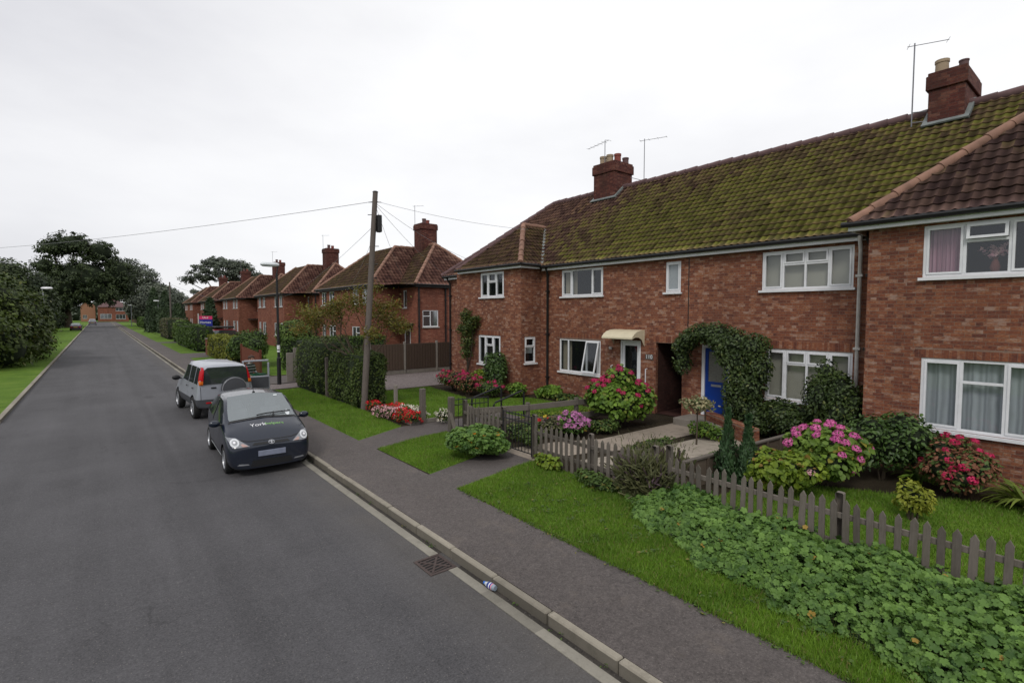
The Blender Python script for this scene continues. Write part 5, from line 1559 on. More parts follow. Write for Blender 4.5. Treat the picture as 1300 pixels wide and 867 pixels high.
def suv():
    R = thing('parked_off_roader', 'silver off roader with spare wheel on its tailgate and side door open, behind the hatchback', 'car', (2.72, 20.95, 0), 'cars parked along the right kerb', math.pi + math.radians(3), local=True)
    ST = [
        (.02, [(.46, .42), (.58, .46), (.68, .62), (.64, .82), (.58, .90), (.40, .92), (.25, .925), (0, .93)]),
        (.15, [(.62, .34), (.73, .38), (.775, .62), (.73, .90), (.66, .98), (.46, 1.0), (.3, 1.01), (0, 1.02)]),
        (.95, [(.66, .33), (.76, .37), (.785, .62), (.765, .97), (.735, 1.03), (.69, 1.06), (.60, 1.09), (0, 1.12)]),
        (1.30, [(.66, .33), (.76, .37), (.785, .62), (.77, .98), (.745, 1.06), (.655, 1.33), (.58, 1.39), (0, 1.44)]),
        (1.58, [(.66, .33), (.76, .37), (.785, .62), (.77, .98), (.75, 1.06), (.635, 1.57), (.555, 1.655), (0, 1.70)]),
        (2.40, [(.66, .33), (.76, .37), (.785, .62), (.77, .98), (.755, 1.06), (.64, 1.59), (.56, 1.675), (0, 1.73)]),
        (3.10, [(.66, .33), (.76, .37), (.785, .62), (.77, .99), (.755, 1.07), (.64, 1.585), (.56, 1.67), (0, 1.725)]),
        (3.48, [(.66, .34), (.755, .38), (.78, .62), (.77, 1.0), (.755, 1.06), (.645, 1.57), (.565, 1.66), (0, 1.715)]),
        (3.60, [(.65, .35), (.75, .38), (.775, .62), (.76, 1.0), (.745, 1.06), (.64, 1.53), (.55, 1.635), (0, 1.69)]),
        (3.66, [(.62, .38), (.71, .40), (.745, .62), (.735, 1.0), (.725, 1.06), (.62, 1.50), (.50, 1.60), (0, 1.645)]),
    ]
    def mf(s, r):
        if r in (0, 1): return 3
        if r == 6 and s in (2, 3): return 1
        if r == 4 and 3 <= s <= 6: return 2
        return 0
    mats = [M['car_silver'], M['screen'], M['autoglass'], M['cladding'], M['trim']]
    ST = [(y_, [(x_ * (1 if i_ < 3 else .955), z_) for i_, (x_, z_) in enumerate(p_)]) for y_, p_ in ST]
    ST = [(y_, [(x_, z_ if z_ < 1.0 else 1.0 + (z_ - 1.0) * .93) for x_, z_ in p_]) for y_, p_ in ST]
    me = shell('body', ST, [(.66, .335, .385, .50, .95), (3.06, .335, .385, .50, .95)], mf, mats, cap_glass=((4, 5), 2))
    bv = bvh_of(me)
    ob = split_shell(me, R, {0: ('body', (0, 4)), 1: 'windscreen', 2: 'side_window', 3: 'bumper'})
    B = ob[0]
    for sx in (1, -1):
        q = '-x' if sx > 0 else '+x'
        for ya, yb in ((2.26, 2.34), (3.02, 3.10)):
            decal(bv, 'pillar', [(ya, 1.04), (yb, 1.04), (yb - .02, 1.62), (ya - .02, 1.62)], q, M['car_silver'], B, .008)
        for yy in (1.18, 2.30):
            sm = seam(bv, [(yy, .5), (yy, 1.03)], q, B); sm.build('door_seam', M['trim'], B)
        for yy in (2.05, 2.92):
            decal(bv, 'door_handle', [(yy, .90), (yy + .15, .90), (yy + .15, .94), (yy, .94)], q, M['trim'], B, .015)
        # tall rear lamps beside the rear window
        def quad(a, b, c, e, s_=sx):
            pts = [(s_ * a[0], a[1]), (s_ * b[0], b[1]), (s_ * c[0], c[1]), (s_ * e[0], e[1])]
            return pts
        tl = decal(bv, 'tail_lamp', quad((.60, 1.17), (.735, 1.17), (.63, 1.59), (.555, 1.59)), '-y', M['lamp_red'], R, .016, 6, 10)
        if tl:
            decal(bv, 'indicator', quad((.61, 1.05), (.742, 1.05), (.735, 1.17), (.60, 1.17)), '-y', M['lamp_orange'], tl, .016, 6, 4)
        rl = decal(bv, 'reflector', quad((.40, .50), (.54, .50), (.54, .54), (.40, .54)), '-y', M['lamp_red'], R, .008)
        decal(bv, 'reversing_lamp', quad((.28, .50), (.40, .50), (.40, .54), (.28, .54)), '-y', M['lamp_clear'], R, .008)
        mirror(R, sx * .77, 1.18, 1.08, M['trim'], 1.15, 1)
        for y in (.66, 3.06): wheel(R, sx * .70, y, .335, .20, 5)
        hl = decal(bv, 'headlight', quad((.40, .80), (.64, .78), (.62, .92), (.42, .93)), '+y', M['lamp_clear'], R, .006)
    decal(bv, 'tailgate_handle', [(-.10 - .28, .93), (-.28, .93), (-.28, .975), (-.38, .975)], '-y', M['trim'], R, .012)
    decal(bv, 'tailgate_handle', [(.26, .93), (.40, .93), (.40, .975), (.26, .975)], '-y', M['trim'], R, .012)
    sm = seam(bv, [(-.66, .62), (-.665, 1.0)], '-y', B, .012); sm.build('tailgate_seam', M['trim'], B)
    sm = seam(bv, [(.66, .62), (.665, 1.0)], '-y', B, .012); sm.build('tailgate_seam', M['trim'], B)
    decal(bv, 'rear_wiper', [(-.28, 1.15), (.0, 1.10), (.0, 1.115), (-.28, 1.17)], '-y', M['trim'], R, .02)
    decal(bv, 'number_plate', [(-.56, .64), (-.20, .64), (-.20, .70), (-.56, .70)], '-y', M['plate_y'], R, .02)
    # spare wheel in its cover
    mb = MB(); c = (-.20, 3.66, .90)
    mb.lathe([(.001, .20), (.20, .20), (.31, .185), (.335, .155), (.34, .03), (.30, .0), (.001, .0)], c, 'Y', 36)
    sp = mb.build('spare_wheel', M['cladding'], R, smooth=True)
    mb = MB(); mb.lathe([(.318, .178), (.33, .19), (.343, .16), (.335, .15)], c, 'Y', 36); mb.build('cover_band', M['alloy'], sp, smooth=True)
    # rear passenger door standing open on the pavement side (car left is local +x after turning)
    D = MB(); hx, hy = -.77, 2.30   # hinge
    sgn = -1
    def dp(s, z, t): return (hx + sgn * s, hy + .10 * s + t, z)
    def slab(s0, s1, z0, z1, m=0, t0=-.03, t1=.03):
        b = len(D.v)
        D.v += [dp(s0, z0, t0), dp(s1, z0, t0), dp(s1, z1, t0), dp(s0, z1, t0), dp(s0, z0, t1), dp(s1, z0, t1), dp(s1, z1, t1), dp(s0, z1, t1)]
        for q in ((0, 3, 2, 1), (4, 5, 6, 7), (0, 1, 5, 4), (1, 2, 6, 5), (2, 3, 7, 6), (3, 0, 4, 7)): D.f.append(tuple(b + i for i in q)); D.m.append(m)
    slab(.02, .82, .42, .62, 1); slab(.02, .84, .62, 1.06, 0)
    slab(.02, .08, 1.06, 1.58, 0); slab(.78, .84, 1.06, 1.50, 0); slab(.08, .82, 1.54, 1.60, 0)
    d = D.build('open_door', [M['car_silver'], M['cladding']], R, bevel=.012)
    D = MB(); D.face([dp(.08, 1.06, 0), dp(.78, 1.06, 0), dp(.78, 1.54, 0), dp(.08, 1.54, 0)])
    D.build('pane', glass_mat('door_glass', (.03, .03, .03), .08, .9), d)
    D = MB(); slab(.06, .80, .66, 1.02, 0, .03, .055); D.build('door_card', M['cladding'], d)
    return R
suv()

def far_car(label, x, y, mat, rotz, kind, group=None, name='parked_car'):
    R = thing(name, label, 'car', (x, y, 0), group, rotz, local=True)
    if kind == 'saloon':
        top = [(.02, .55, .65), (.15, .72, .85), (1.1, .80, .95), (1.5, .70, 1.18), (1.95, .58, 1.42), (2.7, .58, 1.42), (3.35, .66, 1.1), (3.6, .74, 1.0), (4.1, .74, .98), (4.25, .62, .85)]
        gs = (2, 3), (3, 4, 5), (5,)
    else:
        top = [(.02, .55, .68), (.15, .72, .9), (.9, .80, 1.0), (1.35, .68, 1.35), (1.7, .60, 1.60), (2.6, .60, 1.66), (3.5, .60, 1.62), (3.85, .62, 1.5), (4.0, .66, 1.05), (4.1, .60, .95)]
        gs = (2, 3), (3, 4, 5, 6), (7,)
    ST = []
    for y_, hx, hz in top:
        cab = hz > 1.05
        bl = .95 if kind == 'saloon' else 1.0
        bl = min(bl, hz - .06)
        g = hz - .10 if cab else hz - .03
        ST.append((y_, [(.66 if .1 < y_ < 4.05 else .5, .22), (.80 if .1 < y_ < 4.05 else .62, .28), (.83 if .1 < y_ < 4.05 else .7, .52), (.82 if .1 < y_ < 4.05 else .68, bl - .12), (.80 if .1 < y_ < 4.05 else .64, bl), (hx + .05, g), (hx - .04, hz - .02), (0, hz + .03)]))
    def mf(s, r):
        if r == 6 and s in gs[0]: return 1
        if r == 4 and s in gs[1]: return 2
        if r == 6 and s in gs[2]: return 1
        return 0
    mats = [mat, M['screen'], M['autoglass'], M['trim']]
    me = shell('body', ST, [(.8, .3, .35, .55, 1.0), (3.3, .3, .35, .55, 1.0)], mf, mats)
    bv = bvh_of(me)
    split_shell(me, R, {0: ('body', (0, 3)), 1: 'windscreen', 2: 'side_window'})
    for sx in (1, -1):
        for yy in (.8, 3.3): wheel(R, sx * .74, yy, .30, .18, 6)
        a, b = sx * .45, sx * .68
        decal(bv, 'tail_lamp', [(min(a, b), .68), (max(a, b), .68), (max(a, b), .84), (min(a, b), .84)], '-y', M['lamp_red'], R, .008)
        decal(bv, 'headlight', [(min(a, b), .60), (max(a, b), .60), (max(a, b), .72), (min(a, b), .72)], '+y', M['lamp_clear'], R, .008)
        mirror(R, sx * .80, 1.45, 1.0, mat, 1.0, 1)
    decal(bv, 'number_plate', [(-.27, .66), (.27, .66), (.27, .78), (-.27, .78)], '-y', M['plate_y'], R, .012)
    decal(bv, 'number_plate', [(-.27, .40), (.27, .40), (.27, .50), (-.27, .50)], '+y', M['sticker'], R, .012)
    if kind == 'van':
        mb = MB(); mb.box(-.55, .55, 1.7, 3.4, 1.72, 1.90); mb.build('roof_box', M['trim'], R, bevel=.06)
    return R
far_car('dark maroon saloon car parked on the left verge beneath the oak', -3.25, 123.5, M['car_navy'], math.pi, 'saloon')
far_car('grey car parked by the left kerb at the far end of the road', -1.35, 182.0, M['car_grey'], math.pi, 'mpv')
far_car('red car with dark roof box standing in a driveway behind the hedges', 12.0, 57.5, M['car_red'], math.radians(100), 'van')

# ------------------------------------------------------------------ street furniture
def telegraph_pole(label, x, y, h, lean, steps=True, group='wooden poles along the street'):
    t = thing('telegraph_pole', label, 'pole', (x, y, .1), group)
    top = Vector((x + lean[0], y + lean[1], h)); b = Vector((x, y, -.05)); mb = MB()
    mb.tube([b, b.lerp(top, .5), top], [.105, .092, .078], 14); mb.build('post', M['pole_wood'], t, smooth=True)
    if steps:
        for i, f in enumerate((.40, .62, .68, .76, .90, .955)):
            s = MB(); p = b.lerp(top, f); dx = .2 if i % 2 else -.2
            v_ = Vector((dx * .78, -dx * .62, 0)); s.tube([p - v_ if i in (2, 5) else p, p + v_], .012, 5)
            s.build('step_iron', M['black_iron'], t)
        c = b.lerp(top, .87); s = MB(); s.box(c.x + .06, c.x + .20, c.y - .18, c.y - .0, c.z - .33, c.z + .20); s.build('junction_box', M['black'], t, bevel=.02)
        s = MB(); c = b.lerp(top, .12); s.tube([c, b.lerp(top, .55)], .02, 6)
    k = MB(); k.tube([top, top + Vector((0, 0, .03))], [.095, .06], 12); k.build('cap', M['black_iron'], t)
    return top
PT = telegraph_pole('tall wooden telegraph pole with step irons, in front of the clipped hedge', 6.47, 15.55, 6.92, (.37, -.29))
P2 = telegraph_pole('distant wooden pole among the dark conifers on the right', 7.7, 84.0, 7.4, (0, 0), False)

def street_lamp(label, x, y, h, arm, col, near=False):
    t = thing('street_lamp', label, 'street lamp', (x, y, .1), 'street lamps')
    mb = MB(); mb.tube([(x, y, 0), (x, y, 1.25), (x, y, 1.28), (x, y, h)], [.085, .085, .055, .045], 12)
    mb.build('post', col, t, smooth=True)
    a = Vector((x, y, h - .02)); d = Vector(arm)
    mb = MB(); mb.tube([a, a + Vector((0, 0, .30)) + d * -.05, a + Vector((0, 0, .36)) + d * .05], [.028, .025, .022], 8); mb.build('arm', col, t, smooth=True)
    c = a + Vector((0, 0, .38)) + d * .26; sd = d.cross(Vector((0, 0, 1))).normalized(); dn = d.normalized()
    mb = MB()
    rings = []
    for s_, w_, h_ in ((-.36, .05, .05), (-.28, .10, .085), (0, .13, .10), (.28, .11, .09), (.36, .05, .04)):
        k = len(mb.v)
        for q in range(8):
            an = 2 * math.pi * q / 8; mb.v.append(tuple(c + dn * s_ + sd * w_ * math.cos(an) + Vector((0, 0, h_ * math.sin(an)))))
        rings.append(k)
    for p_, q_ in zip(rings[:-1], rings[1:]):
        for j in range(8): mb.f.append((p_ + j, p_ + (j + 1) % 8, q_ + (j + 1) % 8, q_ + j)); mb.m.append(0)
    mb.f.append(tuple(rings[0] + j for j in range(8))); mb.m.append(0); mb.f.append(tuple(rings[-1] + j for j in range(8))); mb.m.append(0)
    mb.build('lamp_head', M['white_gloss'] if not near else M['sticker'], t, smooth=True)
    if near:
        s = MB(); s.tube([(x, y, 1.62), (x, y, 1.80)], .062, 12); s.tube([(x, y, 1.50), (x, y, 1.58)], .062, 12); s.build('number_sticker', M['white'], t)
street_lamp('black street lamp standing behind the silver off roader', 5.95, 23.3, 4.85, (-1.0, .1, 0), M['black'], True)
street_lamp('street lamp rising above the big bush on the left', -3.3, 54.0, 4.75, (.9, -.3, 0), M['grey_metal'])
street_lamp('street lamp beside the dark conifers on the right, nearer of the two distant ones', 7.3, 97.0, 4.75, (-.9, 0, 0), M['grey_metal'])
street_lamp('farthest street lamp, near the red house at the road end', 6.0, 150.0, 4.75, (-.9, 0, 0), M['grey_metal'])

def wire(label, a, b, sag, r=.0055):
    a = Vector(a); b = Vector(b); mb = MB()
    mb.tube([a.lerp(b, i / 16) - Vector((0, 0, sag * 4 * (i / 16) * (1 - i / 16))) for i in range(17)], r, 5)
    tag(mb.build('overhead_wire', M['wire']), label, 'wire', 'overhead wires from the wooden pole')
wt = PT + Vector((0, 0, -.28))
wire('overhead wire crossing the road to the left from the pole top', wt, (-12, 54.0, 7.2), .45, .008)
wire('upper overhead wire from the pole to the near terrace roof', wt, (12.9, 15.0, 6.35), .12)
wire('second overhead wire from the pole to the near terrace, just below the upper one', wt + Vector((0, 0, -.06)), (12.2, 18.0, 5.4), .15)
wire('overhead wire from the pole down to the end of the terrace', wt + Vector((0, 0, -.10)), (13.0, 20.9, 4.9), .2)
wire('overhead wire from the pole to the house right behind it', wt + Vector((0, 0, -.14)), (14.5, 28.0, 4.8), .2)
wire('overhead wire from the pole to the front of the house behind the golden tree', wt + Vector((0, 0, -.9)), (12.7, 33.0, 4.6), .25)
wire('overhead wire from the pole to the second house behind the lamp', wt + Vector((0, 0, -.7)), (12.6, 47.8, 4.6), .4)
wire('overhead wire at the distant pole', P2 + Vector((0, 0, -.2)), (14.0, 80.0, 4.8), .3, .012)

# estate agent board
t = thing('estate_agent_board', 'pink and blue estate agent board on a post above the hedge', 'sign', (6.9, 53.0, .1))
mb = MB(); mb.box(6.86, 6.94, 52.96, 53.04, 0, 3.15); mb.build('post', M['white_dirty'], t)
def board(z0, z1, mat, nm):
    mb = MB(); c = Vector((7.42, 52.94, (z0 + z1) / 2)); ax = Vector((.54, -.10, 0))
    mb.obox(c, ax, (0.004, .02, 0), (0, 0, (z1 - z0) / 2)); return mb.build(nm, mat, t)
bl = board(2.02, 2.62, plain('sign_blue', (.012, .02, .25), .4), 'board')
pk = board(2.625, 2.92, plain('sign_pink', (.62, .03, .14), .4), 'board')
for s, z, sz, par in (('SALE', 2.77, .22, pk), ('Homes', 2.36, .30, bl)):
    me = text_mesh('lettering', s, sz, M['white_gloss'], .002)
    o = link('lettering', me, par, (7.42, 52.905, z)); o.rotation_euler = (math.pi / 2, 0, -.18)

# drain grate
t = thing('drain_grate', 'rusty iron drain grate set in the road beside the kerb', 'drain', (3.18, 5.48, 0))
mb = MB(); x0, x1, y0, y1 = 3.0, 3.365, 5.27, 5.71
mb.box(x0, x1, y0, y0 + .035, -.04, .010); mb.box(x0, x1, y1 - .035, y1, -.04, .010); mb.box(x0, x0 + .035, y0 + .035, y1 - .035, -.04, .010); mb.box(x1 - .035, x1, y0 + .035, y1 - .035, -.04, .010)
M['rust'] = plain('rusty_iron', (.075, .055, .05), .8, var=.5, scale=22, metal=.2)
mb.build('frame', M['rust'], t)
mb = MB()
for i in range(6):
    u = y0 + .07 + i * (y1 - y0 - .14) / 5
    mb.obox(((x0 + x1) / 2, u, .002), (.146, .015, 0), (-.001, .010, 0), (0, 0, .006))
mb.obox(((x0 + x1) / 2, (y0 + y1) / 2, .003), (.12, .16, 0), (-.010, .008, 0), (0, 0, .008))
mb.obox(((x0 + x1) / 2, (y0 + y1) / 2, .0032), (.12, -.16, 0), (.010, .008, 0), (0, 0, .008))
mb.build('bar', M['rust'], t)
mb = MB(); mb.box(x0 + .036, x1 - .036, y0 + .036, y1 - .036, .0005, .003); mb.build('shaft', M['dark'], t)  # thin near-black sheet stands in for the unlit depth below the bars
# crushed plastic bottle in the gutter
t = thing('plastic_bottle', 'discarded plastic bottle with blue cap and striped label lying in the gutter', 'bottle', (3.385, 4.58, .03))
a = Vector((3.375, 4.70, .042)); d = Vector((.02, -.19, .0)); dn = d.normalized()
def bt(f0, f1, r0, r1, nm, mat):
    mb = MB(); mb.tube([a + d * f0, a + d * (f0 + f1) / 2, a + d * f1], [r0, (r0 + r1) / 2, r1], 14); return mb.build(nm, mat, t, smooth=True)
bt(0, .12, .017, .017, 'cap', plain('bottle_cap', (.02, .14, .55), .3))
bt(.121, .4, .017, .036, 'neck', plain('bottle_clear', (.55, .62, .66), .15))
bt(.401, .55, .037, .037, 'label_band', plain('label_navy', (.02, .04, .22), .4))
bt(.551, .62, .0372, .0372, 'label_band', M['white_gloss'])
bt(.621, .72, .037, .037, 'label_band', plain('label_navy2', (.03, .06, .30), .4))
bt(.721, .80, .0372, .0372, 'label_band', plain('label_pink', (.6, .25, .3), .4))
bt(.801, 1.0, .036, .03, 'base', plain('bottle_base', (.25, .3, .36), .2))

# ------------------------------------------------------------------ fences and gates
def picket_fence(label, x, y0, y1, pitch, h, posts, seed, z0=.1, skip=()):
    rng = random.Random(seed)
    t = thing('picket_fence', label, 'fence', (x, (y0 + y1) / 2, z0), 'weathered picket fence along the verge')
    mb = MB(); w, th = .036, .011
    b = 0
    mb.v = [(-th, -w, 0), (-th, w, 0), (-th, w, .93), (-th, 0, 1), (-th, -w, .93), (th, -w, 0), (th, w, 0), (th, w, .93), (th, 0, 1), (th, -w, .93)]
    mb.f = [(0, 1, 2, 3, 4), (9, 8, 7, 6, 5), (0, 5, 6, 1), (1, 6, 7, 2), (2, 7, 8, 3), (3, 8, 9, 4), (4, 9, 5, 0)]; mb.m = [0] * 7
    src = mb.build('picket', M['wood_grey'], None, bevel=.004); me = src.data; bpy.data.objects.remove(src)
    y = y0; n = 0
    while y < y1:
        o = link('picket', me, t, (x - .03, y + rng.uniform(-.006, .006), z0 - .06 + rng.uniform(-.02, .015)))
        o.rotation_euler = (rng.uniform(-.025, .025), rng.uniform(-.03, .03), rng.uniform(-.05, .05))
        o.scale = (1, rng.uniform(.9, 1.08), h + .06); y += pitch
    for z in (.26, .60):
        r = MB(); r.box(x - .012, x + .022, y0 - .12, y1 + .05, z0 + z - .03, z0 + z + .04); r.build('rail', M['wood_grey'], t, bevel=.005)
    for py, ph in posts:
        r = MB(); r.box(x + .028, x + .115, py - .045, py + .045, z0 - .1, z0 + ph)
        r.f.pop(); r.m.pop()
        r.build('post', M['wood_grey'], t, bevel=.012)
    return t
picket_fence('picket fence around the front lawn at the right, behind the leafy ground cover', 6.93, -.9, 4.62, .128, .815, [(2.27, .87), (-.6, .95), (4.68, .96)], 1)
picket_fence('picket fence of the middle garden, between the iron gate and the dry bush', 6.93, 4.84, 7.82, .146, .80, [(6.35, .84), (7.92, .95), (4.95, .9)], 2)
picket_fence('short picket fence between the iron gate and the low mound of leaves', 6.98, 9.12, 10.5, .155, .84, [(9.05, .95), (10.6, .9)], 3)

def iron_gate(label, p0, p1, h, n, z0=.14):
    t = thing('iron_gate', label, 'gate', ((p0[0] + p1[0]) / 2, (p0[1] + p1[1]) / 2, z0), 'black iron garden gates')
    a = Vector((*p0, z0)); b = Vector((*p1, z0)); d = b - a; mb = MB()
    for f in (0, 1): mb.tube([a + d * f, a + d * f + Vector((0, 0, h))], .016, 6)
    for z in (.06, h - .16, h - .02): mb.tube([a + Vector((0, 0, z)), b + Vector((0, 0, z))], .013, 6)
    mb.build('frame', M['black_iron'], t)
    for i in range(1, n):
        q = MB(); p = a + d * i / n; q.tube([p + Vector((0, 0, .06)), p + Vector((0, 0, h + .02))], .008, 6); q.build('bar', M['black_iron'], t)
    return t
iron_gate('closed black iron gate between the picket fences at the end of the short path', (6.98, 8.0), (6.98, 8.97), .86, 9)
iron_gate('open black iron gate swung into the left garden beside the handrails', (7.1, 11.2), (8.05, 11.0), .80, 8)

def post(label, x, y, h, w=.055, mat='wood_grey', lean=0):
    t = thing('fence_post', label, 'post', (x, y, .1), 'wooden posts at the left garden')
    mb = MB(); mb.obox((x + lean * .5, y, .1 + h / 2 - .05), (w, 0, 0), (0, w, 0), (lean * .5, 0, h / 2 + .05)); mb.build('post', M[mat], t, bevel=.012)
    return t
post('thick wooden gatepost to the right of the left garden path', 6.95, 11.1, .92, .07)
post('thick wooden gatepost to the left of the left garden path', 6.9, 12.5, .98, .07)
post('thin concrete post standing in the red and white flower bed', 7.0, 14.35, .86, .05, 'concrete')
t = thing('gatepost_brace', 'slanting wooden brace leaning on the right gatepost of the left path', 'post', (6.9, 10.95, .1))
mb = MB(); mb.obox((6.9, 10.93, .38), (.045, 0, 0), (0, .03, .0), (0, .16, .30)); mb.build('board', M['wood_grey'], t, bevel=.01)
for lb, y in (('black tubular handrail beside the open iron gate, the left one of the pair', 11.55), ('black tubular handrail beside the open iron gate, the right one of the pair', 10.55)):
    t = thing('handrail', lb, 'handrail', (8.3, y, .1), 'pair of black handrails')
    mb = MB(); mb.tube([(7.9, y, .1), (7.9, y, .78), (7.95, y, .84), (8.85, y, 1.06), (8.92, y, 1.02), (8.92, y, .1)], .026, 8); mb.build('rail', M['black_iron'], t, smooth=True)
# post and rail fence between left and middle gardens
t = thing('post_and_rail_fence', 'grey post and rail fence between the left garden and the middle garden', 'fence', (9.4, 9.5, .1))
PR = [(7.1, 10.45), (8.55, 9.95), (10.1, 9.72), (11.5, 9.30)]
for (x, y) in PR:
    mb = MB(); mb.box(x - .05, x + .05, y - .05, y + .05, 0, .86); mb.build('post', M['wood_grey'], t, bevel=.012)
for z, hh in ((.64, .075), (.28, .075)):
    for (xa, ya), (xb, yb) in zip(PR[:-1], PR[1:]):
        d = Vector((xb - xa, yb - ya, 0)); n = Vector((-d.y, d.x, 0)).normalized()
        mb = MB(); mb.obox(Vector(((xa + xb) / 2, (ya + yb) / 2, z + .1)) - n * .065, d / 2 * .995, n * .014, (0, 0, hh)); mb.build('rail', M['wood_grey'], t, bevel=.006)
# low boarded fence between middle and right gardens
t = thing('boarded_fence', 'low brown boarded fence with capping rail between the two front gardens', 'fence', (9.8, 4.85, .1))
A0, A1 = Vector((7.75, 4.9, 0)), Vector((12.7, 4.55, 0)); d = A1 - A0; n = Vector((-d.y, d.x, 0)).normalized()
mb = MB(); mb.obox((A0 + A1) / 2 + Vector((0, 0, .34)), d / 2, n * .012, (0, 0, .24)); mb.build('board_panel', M['wood_fence'], t)
mb = MB(); mb.obox((A0 + A1) / 2 + Vector((0, 0, .60)), d / 2, n * .045, (0, 0, .02)); mb.build('capping_rail', M['wood_grey'], t, bevel=.005)
for i in range(10):
    p = A0 + d * (i + .3) / 10; mb = MB(); mb.obox(p + Vector((0, 0, .33)) - n * .032, d.normalized() * .025, n * .018, (0, 0, .25)); mb.build('batten', M['wood_fence'], t, bevel=.004)
# close boarded fence across the drive
t = thing('panel_fence', 'tall dark close boarded fence with concrete posts closing off the paved drive', 'fence', (11.5, 23.6, .1))
for i in range(4):
    xa = 8.3 + i * 1.86; mb = MB(); mb.box(xa + .06, xa + 1.80, 23.58, 23.63, .32, 1.62); mb.build('board_panel', M['wood_brown'], t)
    mb = MB()
    for k in range(11): mb.box(xa + .08 + k * .157, xa + .08 + k * .157 + .14, 23.55, 23.578, .32, 1.60)
    mb.build('feather_edge_boards', M['wood_brown'], t)
    mb = MB(); mb.box(xa + .06, xa + 1.80, 23.57, 23.62, .08, .315); mb.build('gravel_board', M['concrete'], t)
    mb = MB(); mb.box(xa - .055, xa + .055, 23.53, 23.64, 0, 1.72); mb.build('post', M['concrete'], t, bevel=.01)
t = thing('panel_fence', 'grey concrete panel fence standing end on beside the clipped hedge and drive', 'fence', (6.9, 24.2, .1))
mb = MB()
for k in range(5): mb.box(6.45 + k * .30, 6.74 + k * .30, 24.0, 24.06, .1, 1.62 - (.22 if k == 0 else 0))
mb.build('board_panel', M['concrete'], t, bevel=.01)
t = thing('panel_fence', 'low reddish brown wooden fence at the pavement behind the person', 'fence', (6.1, 28.5, .1))
mb = MB()
for k in range(26): mb.box(6.0, 6.03, 26.9 + k * .155, 26.9 + k * .155 + .145, .12, 1.22 + .03 * math.sin(k * 2.1) + .006 * k)
mb.build('board_panel', M['wood_red'], t)
mb = MB(); mb.box(5.96, 6.06, 26.75, 26.87, 0, 1.4); mb.box(5.96, 6.06, 30.95, 31.05, 0, 1.5); mb.build('post', M['wood_red'], t)
t = thing('brick_pier', 'square red brick gate pier at the end of the pale green hedge', 'pier', (6.35, 43.5, .1))
mb = MB(); mb.box(6.1, 6.6, 43.2, 43.75, 0, 1.25); mb.build('shaft', M['brick_far'], t)
mb = MB(); mb.box(6.05, 6.65, 43.15, 43.8, 1.25, 1.33); mb.build('coping', M['concrete'], t, bevel=.02)
t = thing('garden_wall', 'low brick garden wall with brick on edge top by the blue door', 'wall', (12.1, 6.5, .1))
a, b = Vector((12.75, 7.35, 0)), Vector((11.65, 5.55, 0)); d = b - a; n = Vector((-d.y, d.x, 0)).normalized()
mb = MB(); mb.obox((a + b) / 2 + Vector((0, 0, .21)), d / 2, n * .11, (0, 0, .19)); mb.build('wall', M['brick'], t)
mb = MB(); k = int(d.length / .078)
for i in range(k):
    mb.obox(a + d * (i + .5) / k + Vector((0, 0, .455)), d.normalized() * .033, n * .115, (0, 0, .053))
mb.build('coping', M['brick_soldier'], t, bevel=.005)
t = thing('garden_gate', 'low white post and rail at the distant right verge', 'gate', (6.6, 62, .1))
mb = MB(); mb.box(6.5, 6.7, 61.5, 62.5, 0, .9); mb.build('panel', M['white_dirty'], t, bevel=.03)
# timber porch arch over the blue door is hidden in the climber
t = thing('marker_post', 'small white topped peg at the end of the post and rail fence', 'peg', (11.3, 9.2, .1))
mb = MB(); mb.tube([(11.3, 9.2, .1), (11.3, 9.2, .62)], .03, 8); mb.build('stake', M['wood_grey'], t); mb = MB(); mb.tube([(11.3, 9.2, .62), (11.3, 9.2, .86)], .045, 8); mb.build('cap', M['white'], t)
t = thing('bed_edging', 'concrete board edging the red and white flower bed', 'edging', (6.45, 13.4, .1))
mb = MB(); mb.obox((6.55, 12.75, .15), (.02, 0, 0), (0, .25, 0), (0, 0, .06)); mb.obox((7.0, 12.52, .16), (.42, .0, 0), (0, .02, 0), (0, 0, .06)); mb.build('board', M['concrete'], t, bevel=.006)
